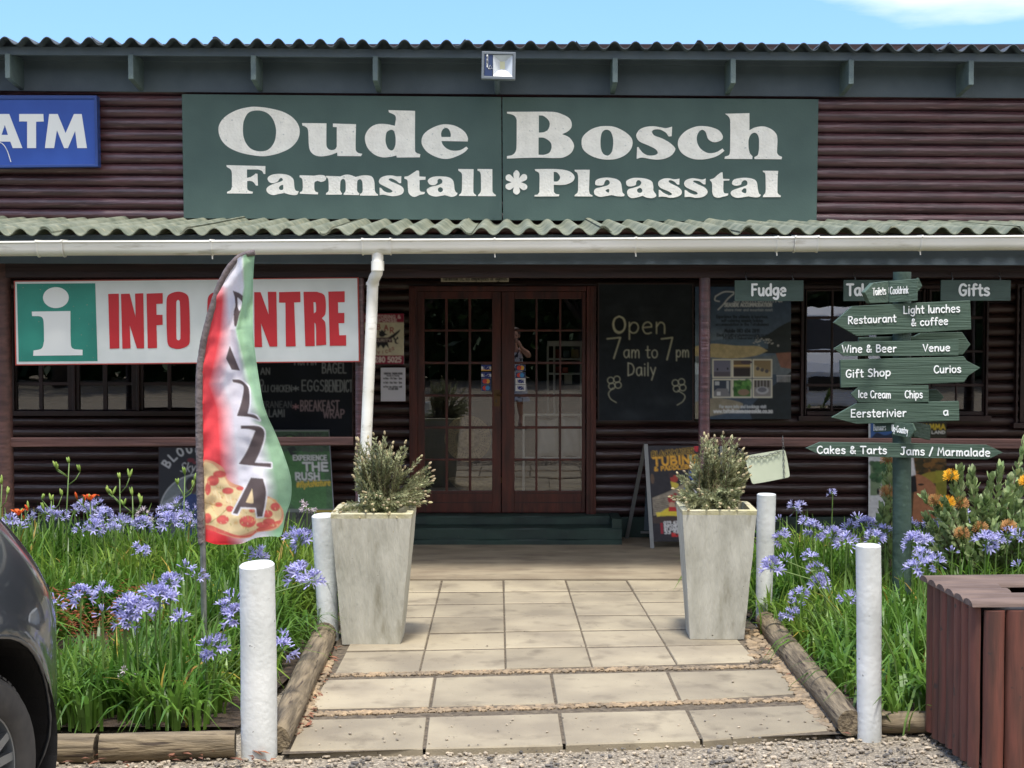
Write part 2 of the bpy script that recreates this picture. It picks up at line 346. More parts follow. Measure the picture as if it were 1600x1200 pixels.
# --- canvas for printed things: colours go to a mesh attribute
class Cv:
    def __init__(s, x0, y0, x1, y1, bg, ss=3):
        s.x0, s.y0, s.ss = x0, y0, ss; s.w = int(round((x1-x0)*ss)); s.h = int(round((y1-y0)*ss)); s.x1, s.y1 = x1, y1
        s.a = np.zeros((s.h, s.w, 3)) + lin(bg)
        s.X, s.Yy = np.meshgrid((np.arange(s.w)+.5)/ss + x0, (np.arange(s.h)+.5)/ss + y0)
    def put(s, mask, c, al=1.0):
        c = lin(c) if not hasattr(c, 'shape') else c; m = (mask*al)[..., None]; s.a = s.a*(1-m) + c*m
    def rect(s, x0, y0, x1, y1, c, al=1.0): s.put(((s.X>=x0)&(s.X<=x1)&(s.Yy>=y0)&(s.Yy<=y1)).astype(float), c, al)
    def ell(s, cx, cy, rx, ry, c, al=1.0, soft=0.0):
        d = np.sqrt(((s.X-cx)/rx)**2 + ((s.Yy-cy)/ry)**2)
        s.put(np.clip((1-d)/soft, 0, 1) if soft else (d <= 1).astype(float), c, al)
    def inside(s, pts):
        X, Y = s.X, s.Yy; r = np.zeros(X.shape, bool); n = len(pts)
        for i in range(n):
            (xa, ya), (xb, yb) = pts[i], pts[(i+1) % n]
            if ya == yb: continue
            c = ((ya > Y) != (yb > Y)) & (X < (xb-xa)*(Y-ya)/(yb-ya) + xa); r ^= c
        return r
    def poly(s, pts, c, al=1.0):
        if isinstance(pts, str): pts = outline(pts)
        s.put(s.inside(pts).astype(float), c, al)
    def line(s, pl, hw, c, al=1.0, chalk=0.0):
        if len(pl) == 1: pl = [pl[0], pl[0]]
        xs = [p[0] for p in pl]; ys = [p[1] for p in pl]
        i0 = max(0, int((min(ys)-hw-1-s.y0)*s.ss)); i1 = min(s.h, int((max(ys)+hw+1-s.y0)*s.ss)+1)
        j0 = max(0, int((min(xs)-hw-1-s.x0)*s.ss)); j1 = min(s.w, int((max(xs)+hw+1-s.x0)*s.ss)+1)
        if i0 >= i1 or j0 >= j1: return
        X = s.X[i0:i1, j0:j1]; Y = s.Yy[i0:i1, j0:j1]; D = np.full(X.shape, 1e9)
        for (xa, ya), (xb, yb) in zip(pl[:-1], pl[1:]):
            dx, dy = xb-xa, yb-ya; q = dx*dx+dy*dy
            t = np.clip(((X-xa)*dx+(Y-ya)*dy)/q, 0, 1) if q > 0 else 0
            D = np.minimum(D, np.hypot(X-xa-t*dx, Y-ya-t*dy))
        m = np.clip((hw - D)*s.ss*0.7 + 0.5, 0, 1)*al
        if chalk: m = m*(1 - chalk*rng.random(m.shape))
        m = m[..., None]; s.a[i0:i1, j0:j1] = s.a[i0:i1, j0:j1]*(1-m) + lin(c)*m
    def text(s, t, x0, x1, y0, cap, hw, c, y1=None, al=1.0, chalk=0.0, **k):
        for pl in strokes(t, x0, x1, y0, y0 if y1 is None else y1, cap, **k): s.line(pl, hw, c, al, chalk)
    def noise(s, amp, cell, per=1.0):
        ny, nx = int(s.h/(cell*s.ss))+2, int(s.w/(cell*s.ss))+2
        g = rng.random((ny, nx)); yi = np.arange(s.h)/(cell*s.ss); xi = np.arange(s.w)/(cell*s.ss)
        y0 = yi.astype(int); x0 = xi.astype(int); fy = (yi-y0)[:, None]; fx = (xi-x0)[None]
        v = (g[y0][:, x0]*(1-fy)*(1-fx) + g[y0+1][:, x0]*fy*(1-fx) + g[y0][:, x0+1]*(1-fy)*fx + g[y0+1][:, x0+1]*fy*fx)
        s.a *= (1 + amp*(v-0.5)*2)[..., None]; return v
    def sample(s, px, py):
        k = s.ss; hh, ww = s.h//k, s.w//k
        a = s.a[:hh*k, :ww*k].reshape(hh, k, ww, k, 3).mean((1, 3))
        xi = np.clip(np.asarray(px)-s.x0-.5, 0, ww-1.001); yi = np.clip(np.asarray(py)-s.y0-.5, 0, hh-1.001)
        x0 = xi.astype(int); y0 = yi.astype(int); fx = (xi-x0)[..., None]; fy = (yi-y0)[..., None]
        x1 = np.minimum(x0+1, ww-1); y1 = np.minimum(y0+1, hh-1)
        return a[y0, x0]*(1-fx)*(1-fy) + a[y0, x1]*fx*(1-fy) + a[y1, x0]*(1-fx)*fy + a[y1, x1]*fx*fy
def grid_print(name, cv, fn, m, parent, nx=None, ny=None, pos=None, dens=1.0):
    """mesh sheet carrying the print; pos(u,v)->px,py (default the canvas rectangle), fn(px,py)->world"""
    nx = nx or int((cv.x1-cv.x0)*dens)+1; ny = ny or int((cv.y1-cv.y0)*dens)+1
    U, V = np.meshgrid(np.linspace(0, 1, nx), np.linspace(0, 1, ny))
    if pos: PX, PY = pos(U, V)
    else: PX = cv.x0 + U*(cv.x1-cv.x0); PY = cv.y0 + V*(cv.y1-cv.y0)
    col = cv.sample(PX, PY).reshape(-1, 3)
    mb = MB(); mb.v = [tuple(fn(x, y)) for x, y in zip(PX.ravel(), PY.ravel())]
    mb.f = [(j*nx+i, (j+1)*nx+i, (j+1)*nx+i+1, j*nx+i+1) for j in range(ny-1) for i in range(nx-1)]; mb.m = [0]*len(mb.f)
    o = mb.build(name, m, parent, smooth=True)
    at = o.data.color_attributes.new('Col', 'FLOAT_COLOR', 'POINT')
    at.data.foreach_set('color', np.c_[np.clip(col, 0, 1), np.ones(len(col))].ravel())
    return o

# ------------------------------------------------------------------ materials
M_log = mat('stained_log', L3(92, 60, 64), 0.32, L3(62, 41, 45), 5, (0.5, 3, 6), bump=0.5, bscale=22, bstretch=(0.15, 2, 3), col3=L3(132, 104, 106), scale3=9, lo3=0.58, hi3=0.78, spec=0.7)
M_log2 = mat('shade_darkened_log', L3(62, 40, 39), 0.34, L3(42, 28, 28), 5, (0.5, 3, 6), bump=0.6, bscale=22, bstretch=(0.15, 2, 3), col3=L3(84, 60, 58), scale3=9, lo3=0.6, hi3=0.8, spec=0.7)  # log colour darkened to hold the shade under the veranda
M_dark = mat('dark_stained_timber', L3(52, 29, 28), 0.5, L3(33, 19, 19), 6, (0.4, 3, 3), bump=0.3, bscale=30, bstretch=(0.1, 2, 2))
M_rail = mat('weathered_rail_timber', L3(92, 62, 56), 0.6, L3(66, 44, 41), 7, (0.3, 4, 4), bump=0.4, bscale=30, bstretch=(0.1, 2, 2))
M_door = mat('mahogany', L3(88, 38, 30), 0.38, L3(55, 24, 22), 5, (3, 3, 0.5), bump=0.25, bscale=30, bstretch=(2, 2, 0.15), col3=L3(110, 58, 42), scale3=4, lo3=0.6, hi3=0.85)
M_frame = mat('window_frame_timber', L3(50, 27, 26), 0.45, L3(34, 19, 19), 6, bump=0.2)
M_green = mat('green_sign_paint', L3(70, 90, 85), 0.55, L3(76, 97, 91), 3, bump=0.12, bscale=60, spots=((0.02, 0.025, 0.025), 30, 0.76), spec=0.35)
M_slate = mat('slate_green_board', L3(88, 100, 108), 0.55, L3(78, 90, 98), 4, bump=0.15, bscale=50, spec=0.35)
M_slate2 = mat('slate_green_rafter', L3(100, 116, 114), 0.6, L3(82, 98, 100), 9, bump=0.4, bscale=60)
M_letter = mat('chipped_white_paint', L3(246, 243, 232), 0.6, L3(234, 231, 220), 12, bump=0.7, bscale=45, col3=L3(196, 198, 192), scale3=40, lo3=0.64, hi3=0.7)
M_white = mat('white_sign_paint', L3(232, 234, 230), 0.5)
M_roof = mat('old_fibre_cement', L3(84, 92, 98), 0.8, L3(60, 68, 76), 4, bump=0.3, bscale=40)
M_canopy = mat('lichened_fibre_cement', L3(122, 126, 108), 0.85, L3(88, 96, 80), 5, bump=0.4, bscale=50, col3=L3(138, 136, 112), scale3=14, lo3=0.55, hi3=0.75)
M_pvc = mat('white_gutter_pvc', L3(240, 239, 231), 0.4, L3(224, 222, 210), 3, (0.4, 2, 2), col3=L3(150, 140, 112), scale3=9, lo3=0.60, hi3=0.85)
M_step = mat('dark_green_step_paint', L3(40, 62, 54), 0.55, L3(28, 46, 42), 5, bump=0.4, bscale=14, col3=L3(72, 82, 74), scale3=18, lo3=0.66, hi3=0.8)
M_glass = mat_glass('window_glass', 0.15)
M_metal = mat('grey_metal', L3(120, 122, 122), 0.4, metal=0.8)
M_steel = mat('galvanised_tube', L3(150, 152, 150), 0.35, L3(120, 122, 120), 20, metal=0.7)
M_black = mat('black_plastic', (0.02, 0.02, 0.022), 0.5)
M_inter = mat('shop_interior', L3(60, 55, 50), 0.8, L3(44, 40, 38), 3)
M_bead = mat('print_white', L3(225, 225, 225), 0.5)
M_print = mat_print('printed_panel', 0.4)
M_chalkb = mat_print('chalkboard_face', 0.75, spec=0.25)

# ------------------------------------------------------------------ the ground
def sheet(name, x0, x1, y0, y1, z, m):
    mb = MB(); mb.add([(x0,y0,z),(x1,y0,z),(x1,y1,z),(x0,y1,z)], [(0,1,2,3)]); return struct(mb, name, m)
M_gravel = mat('gravel', L3(148, 137, 118), 0.95, L3(100, 92, 79), 60, detail=8, lo=0.35, hi=0.62, bump=1.0, bscale=70, col3=L3(190, 178, 156), scale3=90, lo3=0.56, hi3=0.66)
M_soil = mat('soil', L3(70, 56, 42), 0.95, L3(44, 35, 27), 20, bump=0.8, bscale=40)
M_conc = mat('terrace_concrete', L3(150, 138, 115), 0.85, L3(126, 113, 93), 2.5, (1, 2.2, 1), bump=0.15, bscale=60, col3=L3(98, 88, 74), scale3=4, lo3=0.55, hi3=0.85)
def gravel_ground():
    n = 70; mb = MB(); xs = np.linspace(-1, 1, n); ys = np.linspace(-1, 1, n)
    f = lambda t: np.sign(t)*(abs(t)*6 + abs(t)**6*394)
    mb.v = [(f(x), f(y)+7, -0.03) for y in ys for x in xs]
    mb.f = [(j*n+i, j*n+i+1, (j+1)*n+i+1, (j+1)*n+i) for j in range(n-1) for i in range(n-1)]; mb.m = [0]*len(mb.f)
    return struct(mb, 'gravel_ground', M_gravel)
gravel_ground()
GL = lambda px, py, z=0.0: G(px, py, z)
def soil(name, pts):
    mb = MB(); tri = tessellate_polygon([[Vector((p[0], p[1], 0)) for p in pts]])
    mb.add([(p[0], p[1], 0.012) for p in pts], [tuple(t) if (Vector(pts[t[1]])-Vector(pts[t[0]])).cross(Vector(pts[t[2]])-Vector(pts[t[0]])) > 0 else tuple(t[::-1]) for t in tri])
    return struct(mb, name, M_soil)
TER_Y = G(800, 907).y
soil('flower_bed_soil', [(-7, 7.06), (-1.30, 7.06), (-1.10, 9.1), (-1.05, TER_Y-.02), (-7, TER_Y-.02)])
soil('flower_bed_soil', [(1.66, 7.15), (7, 7.15), (7, TER_Y-.02), (1.30, TER_Y-.02), (1.57, 9.5)])
def terrace():
    mb = MB(); e = TER_Y
    mb.box(-7, 7, e, 13.45, -0.03, 0.012)
    o = struct(mb, 'terrace', M_conc); return o
terrace()

# ------------------------------------------------------------------ path of slabs
M_slab = mat('concrete_slab', L3(156, 145, 121), 0.85, L3(130, 120, 101), 2.2, bump=0.2, bscale=120, col3=L3(102, 92, 76), scale3=5, lo3=0.55, hi3=0.8, spots=(L3(92, 84, 70), 45, 0.70), island=0.15)
def path():
    mb = MB()
    def slab(a, b, c, d, gap=0.006):   # px corners TL TR BR BL on the ground
        P = [G(*p) for p in (d, c, b, a)]; ctr = sum(P, Vector())/4
        jit = random.uniform(-0.003, 0.003)
        sg = lambda p: Vector((math.copysign(1, ctr.x-p.x), (4.2 if p.y > 8.4 else 2.4)*math.copysign(1, ctr.y-p.y), 0))
        Q = [p + sg(p)*gap for p in P]; T = [p + sg(p)*(gap+0.003) for p in P]
        v = [Vector((q.x, q.y, -0.05)) for q in Q] + [Vector((q.x, q.y, 0.0+jit)) for q in Q] + [Vector((q.x, q.y, 0.006+jit)) for q in T]
        mb.add(v, [(0,1,5,4),(1,2,6,5),(2,3,7,6),(3,0,4,7),(4,5,9,8),(5,6,10,9),(6,7,11,10),(7,4,8,11),(8,9,10,11)])
    rows = [(907,907),(926.5,924),(945.5,941),(965.5,961.6),(991,984),(1017,1009.5),(1050.4,1039)]
    cols = [((599,907),(524.7,1048)),((690.6,907),(656,1049)),((786.6,907),(790,1046)),((883.5,907),(925,1042.5)),((978.6,907),(1057.5,1039)),((1073,907),(1184,1036))]
    def isect(r, c):
        (x0, y0), (x1, y1) = c; yl, yr = r
        # x = x0+(x1-x0)*(y-y0)/(y1-y0); y = yl+(yr-yl)*(x-640)/420
        y = yl
        for _ in range(8):
            x = x0+(x1-x0)*(y-y0)/(y1-y0); y = yl+(yr-yl)*(x-640)/420
        return x, y
    for i in range(6):
        for j in range(5):
            slab(isect(rows[i], cols[j]), isect(rows[i], cols[j+1]), isect(rows[i+1], cols[j+1]), isect(rows[i+1], cols[j]), 0.004 if i else 0.006)
    for tl, tr, br, bl, js in (((508,1063),(1217,1045.6),(1251,1085),(482,1110),[((680,1059),(672,1106)),((861,1054),(869,1101)),((1042,1050),(1063,1097))]),
                               ((473.5,1124),(1269,1101),(1300,1143),(449,1175.5),[((669,1120),(662.5,1172)),((874,1114.5),(882,1167)),((1072.6,1110),(1097,1160))])):
        tops = [tl] + [a for a, b in js] + [tr]; bots = [bl] + [b for a, b in js] + [br]
        for k in range(4): slab(tops[k], tops[k+1], bots[k+1], bots[k], 0.007)
    o = struct(mb, 'path', M_slab)
    b = MB(); P = [G(*p) for p in ((440,1178),(1325,1146),(1190,985),(1085,906),(600,906),(522,1000))]
    b.add([(p.x, p.y, -0.001) for p in P], [tuple(range(6))])
    struct(b, 'path_bedding', mat('path_sand', L3(104, 93, 76), 0.95, L3(70, 61, 49), 30, bump=0.8))
path()

# ------------------------------------------------------------------ loose stones
def stones(name, label, spots, m, fl=0.6):
    base = np.array([(0,0,-1),(.72,-.53,-.45),(-.28,-.85,-.45),(-.89,0,-.45),(-.28,.85,-.45),(.72,.53,-.45),(.28,-.85,.45),(-.72,-.53,.45),(-.72,.53,.45),(.28,.85,.45),(.89,0,.45),(0,0,1)])
    bf = [(0,1,2),(1,0,5),(0,2,3),(0,3,4),(0,4,5),(1,5,10),(2,1,6),(3,2,7),(4,3,8),(5,4,9),(1,10,6),(2,6,7),(3,7,8),(4,8,9),(5,9,10),(6,10,11),(7,6,11),(8,7,11),(9,8,11),(10,9,11)]
    mb = MB(); ar = np.array(bf)
    for (x, y, z, r) in spots:
        a = random.uniform(0, 6.28); ca, sa = math.cos(a), math.sin(a)
        v = base*(1 + rng.uniform(-.22, .22, (12, 1)))*np.array([random.uniform(.75, 1.3), random.uniform(.6, 1), fl*random.uniform(.7, 1.1)])*r
        v = np.c_[v[:,0]*ca - v[:,1]*sa, v[:,0]*sa + v[:,1]*ca, v[:,2]] + np.array([x, y, z])
        b = len(mb.v); mb.v += v.tolist(); mb.f += [tuple(t) for t in (ar+b).tolist()]
    mb.m = [0]*len(mb.f)
    return stuff(mb.build(name, m, loc=(0,0,0)), label, 'stones')
M_stone = mat('loose_gravel', L3(140, 129, 112), 0.9, L3(170, 156, 134), 6, island=0.38, col3=L3(96, 92, 86), scale3=5, lo3=0.5, hi3=0.6)
M_pebble = mat('river_pebble', L3(152, 130, 100), 0.85, L3(116, 103, 84), 5, island=0.28)
sp = []
for _ in range(9000):
    px, py = random.uniform(-80, 1680), random.uniform(1100, 1330)
    edge = 1176 - (px-449)*0.0385 if px < 1300 else 1143 - (px-1300)*0.02
    if px < 440: edge = 1172
    if py < edge + random.uniform(-4, 6) - (6 if random.random() < .04 else 0): continue
    p = G(px, py); sp.append((p.x, p.y, -0.024 + random.uniform(0, .006), random.choice((.006, .008, .010, .012, .016))*random.uniform(.7, 1.2)))
for _ in range(75):
    px = random.uniform(480, 1280); py = random.uniform(1120, 1168) if random.random() < .9 else random.uniform(1000, 1100); p = G(px, py)
    sp.append((p.x, p.y, 0.010, random.uniform(.004, .010)))
stones('loose_gravel', 'loose grey and tan gravel scattered in front of the path', sp, M_stone)
pb = []; big = False
def band(a, b, wd, n):
    for _ in range(n):
        t = random.random(); px = a[0]+(b[0]-a[0])*t; py = a[1]+(b[1]-a[1])*t; p = G(px, py)
        pb.append((p.x + random.uniform(-.5, .5)*wd[0], p.y + random.uniform(-.5, .5)*wd[1], 0.003, random.uniform(.010, .022)*(1.6 if big else 1)))
band((520,1056),(1215,1041.5),(.02,.065),620); band((478,1117),(1265,1093),(.02,.06),680)
big = True; band((505,1035),(452,1150),(.10,.1),230); band((1195,985),(1290,1120),(.12,.1),330); band((1225,1030),(1315,1140),(.16,.1),240); band((1178,985),(1195,1035),(.14,.1),110)
stones('river_pebbles', 'tan river pebbles bedded between the path slabs', pb, M_pebble, 0.5)

# ------------------------------------------------------------------ the building
B = thing('farmstall_building', 'log clad farm stall building with corrugated roofs and a covered veranda', 'building', (0, 13.3, 0))
YW = 13.30
OPEN = []      # openings in the front wall: x0,x1,z0,z1
def opening(x0, y0, x1, y1):
    a = W(x0, y1, YW); b = W(x1, y0, YW); OPEN.append((a.x, b.x, a.z, b.z))
opening(17, 467, 316, 644); opening(643, 450, 929, 812); opening(1254, 449, 1543, 653); opening(1590, 448, 1835, 664)
tiltz = lambda X, z: -0.0055*X*min(1, max(0, (z-2.3)/.5))
def log_wall():
    mb = MB(); lo_ = MB(); p = 0.0997; r = 0.053; z0 = 2.887 - 30*p
    for k in range(-1, 43):
        zc = z0 + (k+.5)*p
        if zc > 4.02 or zc < 0.02: continue
        iv = [(-6.3, 6.3)]
        for (a, b, c, d) in OPEN:
            if c + .01 < zc < d - .01:
                nv = []
                for (u, v) in iv:
                    if b <= u or a >= v: nv.append((u, v)); continue
                    if a > u: nv.append((u, a))
                    if b < v: nv.append((b, v))
                iv = nv
        for (u, v) in iv:
            n = max(2, int((v-u)/0.12)); vs = []; s_ = random.uniform(0, 99)
            jz = random.uniform(-.003, .003)
            for i in range(n+1):
                X = u+(v-u)*i/n; rr = r*(1 + .05*mn.noise((X*.9, s_, 0)) + .02*mn.noise((X*4, s_, 7)))
                dz = jz + .004*mn.noise((X*.5, s_, 3)) + tiltz(X, zc)
                for j in range(9):
                    a = -math.pi/2 + math.pi*j/8
                    vs.append((X, YW - math.cos(a)*rr*0.95, zc + dz + math.sin(a)*rr*0.93))
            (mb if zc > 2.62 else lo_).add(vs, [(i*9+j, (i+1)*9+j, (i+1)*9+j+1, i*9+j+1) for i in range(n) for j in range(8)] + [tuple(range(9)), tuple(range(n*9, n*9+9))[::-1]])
    mb.build('upper_log_wall', M_log, B, smooth=True, ang=60)['label'] = 'purple brown upper log wall'
    lo_.build('lower_log_wall', M_log2, B, smooth=True, ang=60)['label'] = 'log wall under the veranda, darkened in its colour for shade'
    bk = MB(); xs = [-6.3]
    for (a, b, c, d) in OPEN:
        bk.box(xs[-1], a, YW, YW+.09, 0, 4.35); bk.box(a, b, YW, YW+.09, d, 4.35); bk.box(a, b, YW, YW+.09, 0, c); xs.append(b)
    bk.box(xs[-1], 6.3, YW, YW+.09, 0, 4.35)
    bk.build('wall_core', M_dark, B)
    sw = MB()
    for X in (-6.3, 6.21): sw.box(X, X+.09, YW+.09, 21, 0, 4.35)
    sw.box(-6.3, 6.3, 21, 21.09, 0, 4.35); sw.build('side_and_back_wall', M_log, B)
    it = MB(); it.box(-6.2, 6.2, YW+.1, 20.9, 0.05, 0.20); it.box(-6.2, 6.2, 17.4, 17.5, .2, 3.2); it.box(-6.2, 6.2, YW+.1, 20.9, 3.1, 3.2)
    it.build('interior_shell', M_inter, B)
log_wall()
def corrugated(name, m, x0, x1, yf, zf, yb, zb, amp, pitch, tilt, tiltb=None, phase=0.0, th=0.007, sheetw=1.02):
    """wavy sheet from the eave (yf, zf) back to (yb, zb); zf is the mid height of the wave at X=0"""
    mb = MB(); n = int((x1-x0)/pitch*12); vs = []; tiltb = tilt if tiltb is None else tiltb; rows = 6
    for k in range(rows):
        t = k/(rows-1); y = yf+(yb-yf)*t
        for i in range(n+1):
            X = x0+(x1-x0)*i/n; c = math.cos(2*math.pi*(X+phase)/pitch)
            c = math.copysign(abs(c)**.85, c)
            lap = ((X+phase) // sheetw)
            z = zf+(zb-zf)*t + c*amp/2 - (tilt*(1-t)+tiltb*t)*X
            yy = y + (0.012*math.sin(lap*12.9) if k == 0 else 0)
            vs.append((X, yy, z + 0.004*mn.noise((X*.7, t*3, 1))))
    N = len(vs); m1 = n+1
    fs = [(k*m1+i, k*m1+i+1, (k+1)*m1+i+1, (k+1)*m1+i) for k in range(rows-1) for i in range(n)]
    vs2 = [(v[0], v[1], v[2]-th) for v in vs]
    fs2 = [(a+N, d+N, c+N, b+N) for (a, b, c, d) in fs]
    edge = [(i, i+N, i+1+N, i+1) for i in range(n)]
    # lapped sheets: a second thin strip where two sheets overlap
    mb.add(vs+vs2, fs+fs2+edge)
    L = x0
    while L < x1-.2:
        vv = []; 
        for k in range(rows):
            t = k/(rows-1); y = yf+(yb-yf)*t
            for i in range(7):
                X = L + i*pitch*.5/6; c = math.cos(2*math.pi*(X+phase)/pitch); c = math.copysign(abs(c)**.85, c)
                z = zf+(zb-zf)*t + c*amp/2 - (tilt*(1-t)+tiltb*t)*X + .012 + .004*mn.noise((X*.7, t*3, 1))
                vv.append((X, y - (.012 if k == 0 else 0), z))
        q = len(vv)
        ff = [(k*7+i, k*7+i+1, (k+1)*7+i+1, (k+1)*7+i) for k in range(rows-1) for i in range(6)]
        mb.add(vv + [(a, b, c-.008) for a, b, c in vv], ff + [(i, i+q, i+1+q, i+1) for i in range(6)] + [(k*7+6, (k+1)*7+6+0, (k+1)*7+6+q, k*7+6+q) for k in range(rows-1)] + [(a+q, d+q, c+q, b+q) for (a, b, c, d) in ff])
        L += sheetw
    return mb.build(name, m, B, smooth=True, ang=50)
TU = 0.0070
zr = W(800, 68.5, 12.78).z
corrugated('roof', M_roof, -6.6, 6.6, 12.78, zr, 21.4, zr+.12, 0.062, 0.177, TU, phase=0.02)
corrugated('canopy_roof', M_canopy, -6.5, 6.5, 11.00, W(800, 360.5, 11.0).z, 13.29, W(800, 346, 13.29).z, 0.054, 0.177, -0.0018, 0.0035, phase=0.045)
def upper_trim():
    def slab(name, m, x0, x1, y0, y1, ptop, pbot, bevel=0.003):
        zt = W(800, ptop, y0).z; zb = W(800, pbot, y0).z; mb = MB(); n = 24
        for i in range(1):
            mb.hexa([(x0,y0,zb-TU*x0),(x1,y0,zb-TU*x1),(x1,y1,zb-TU*x1),(x0,y1,zb-TU*x0),(x0,y0,zt-TU*x0),(x1,y0,zt-TU*x1),(x1,y1,zt-TU*x1),(x0,y1,zt-TU*x0)])
        return mb.build(name, m, B, bevel=bevel)
    slab('eaves_batten', M_slate, -6.5, 6.5, 12.90, 12.95, 78, 91)
    slab('frieze_board', M_slate, -6.28, 6.28, 13.235, 13.262, 100, 147.5)
    slab('wall_plate', M_slate, -6.28, 6.28, 13.20, 13.262, 88, 99.5)
    for px in (-168, 18, 209, 399, 588, 777, 960, 1143, 1326, 1512, 1700):
        X = (px-800)/F*12.87; y0, y1 = 12.87, 13.24; c = 5.7 + (0)
        zt = W(800, 89, y0).z - TU*X; zb = W(800, 127.5, y0).z - TU*X; zw = W(800, 146, y1).z - TU*X
        mb = MB(); w = .022
        mb.hexa([(X-w,y0,zb),(X+w,y0,zb),(X+w,y1,zw),(X-w,y1,zw),(X-w,y0,zt),(X+w,y0,zt),(X+w,y1,zt+.02),(X-w,y1,zt+.02)])
        mb.build('rafter_tail', M_slate2, B, bevel=0.004)
upper_trim()
def canopy_trim():
    n = MB(); a = W(800, 393, 11.09).z; b = W(800, 413, 11.09).z
    n.hexa([(-6.4,11.09,b+.012),(6.4,11.09,b-.012),(6.4,11.12,b-.012),(-6.4,11.12,b+.012),(-6.4,11.09,a+.125),(6.4,11.09,a+.125),(6.4,11.12,a+.125),(-6.4,11.12,a+.125)])
    n.build('canopy_fascia', M_slate, B, bevel=.003)
    n = MB(); n.pxbox(-700, 2300, 410, 434, 11.30, .09); n.build('canopy_beam', M_dark, B, bevel=.006)
    n = MB()
    for i in range(14):
        X = -6 + i*.92; n.hexa([(X,11.12,2.40),(X+.05,11.12,2.40),(X+.05,13.24,2.62),(X,13.24,2.62),(X,11.12,2.50),(X+.05,11.12,2.50),(X+.05,13.24,2.72),(X,13.24,2.72)])
    n.build('canopy_rafters', M_dark, B)
    for px, r in ((2, .058), (561, .036), (1102.5, .042), (1760, .05)):
        X = W(px, 500, 11.30).x; mb = MB(); zs = np.linspace(-.03, 2.36, 16)
        mb.tube([(X + .006*mn.noise((px, z*1.3, 0)), 11.345 + .004*mn.noise((px, z*1.3, 5)), z) for z in zs], [r*(1.06-.05*z/2.3+.03*mn.noise((px, z*2, 9))) for z in zs], 14)
        mb.build('veranda_post', M_rail if px < 10 else M_log, B, smooth=True, ang=50)
    for x0, x1, y0, y1, ya, yb in ((10, 552, 684, 699, 683, 696), (1110, 1752, 683.5, 697, 687, 703)):
        p = W(x0, y1, 11.32); q = W(x0, y0, 11.32); r_ = W(x1, yb, 11.32); s_ = W(x1, ya, 11.32); mb = MB()
        mb.hexa([p, r_, r_+Vector((0,.05,0)), p+Vector((0,.05,0)), q, s_, s_+Vector((0,.05,0)), q+Vector((0,.05,0))])
        mb.build('veranda_rail', M_rail, B, bevel=.006)
canopy_trim()
def gutter():
    Yg = 10.93; za = W(0, 387.5, Yg).z; zb = W(1600, 378, Yg).z; xa = W(0, 388, Yg).x; xb = W(1600, 378, Yg).x
    zc = lambda X: za+(zb-za)*(X-xa)/(xb-xa)
    mb = MB(); prof = []
    for j in range(11):
        a = math.pi*(j/10); prof.append((-.062*math.cos(a)*1.0, -.058*math.sin(a)))   # open half round, front at -y
    prof = [(-.062, .046), (-.072, .046), (-.074, .034), (-.063, .030)] + [(y, z-.002) for y, z in prof[1:-1]] + [(.062, .03), (.062, .05)]
    X0, X1 = -6.4, 6.4; n = 40
    vs = [(X0+(X1-X0)*i/n, Yg+y, zc(X0+(X1-X0)*i/n)+z+.003*mn.noise((i*.35, 0, 0))) for i in range(n+1) for y, z in prof]; k = len(prof)
    mb.add(vs, [(i*k+j, i*k+j+1, (i+1)*k+j+1, (i+1)*k+j) for i in range(n) for j in range(k-1)])
    g = mb.build('gutter', M_pvc, B, smooth=True, ang=40)
    sm = g.modifiers.new('t', 'SOLIDIFY'); sm.thickness = .003
    for pa, pb in ((60, 102), (566, 612), (1239, 1277)):
        j = MB(); xs = (W(pa, 388, Yg).x, W(pb, 388, Yg).x); w = .010
        for u, v, e in ((xs[0], xs[1], 1.07), (xs[0], xs[0]+w, 1.16), (xs[1]-w, xs[1], 1.16)):
            vs = [(X, Yg+y*e, zc(X)+z*e) for X in (u, v) for y, z in prof]
            j.add(vs, [(i, i+1, k+i+1, k+i) for i in range(k-1)] + [tuple(range(k)), tuple(range(k, 2*k))[::-1]])
        j.build('gutter_joint', M_pvc, g, smooth=True, ang=40)
    for px in (-60, 332, 773, 993, 1213, 1437, 1650):
        j = MB(); X = W(px, 388, Yg).x
        vs = [(x, Yg+y*1.09, zc(X)+z*1.1) for x in (X-.006, X+.006) for y, z in prof]
        j.add(vs, [(i, i+1, k+i+1, k+i) for i in range(k-1)] + [tuple(range(k)), tuple(range(k, 2*k))[::-1]])
        p0 = Vector((X, Yg-.01, zc(X)-.06)); j.tube([p0, p0+Vector((.002, -.004, -.03))], .005, 6)
        j.build('gutter_bracket', M_pvc, g, smooth=True, ang=40)
    d = MB(); pts = [W(590, 392, Yg), W(590, 405, Yg), W(590, 418, Yg), W(589, 427, Yg+.01), W(585, 434, Yg+.05), W(582.5, 442, Yg+.09), W(582, 452, Yg+.1), W(580.5, 500, Yg+.1), W(575, 620, Yg+.1), W(569, 760, Yg+.1), W(564, 896, Yg+.1)]
    d.tube(pts, .042, 18)
    dp = d.build('downpipe', M_pvc, B, smooth=True, ang=50)
    c = MB()
    for a, b in ((W(590, 408, Yg), W(590, 423, Yg)), (W(582.2, 441, Yg+.1), W(582, 446, Yg+.1))): c = MB(); c.tube([a, b], .0475, 18); c.build('pipe_collar', M_pvc, dp, smooth=True, ang=50)

gutter()

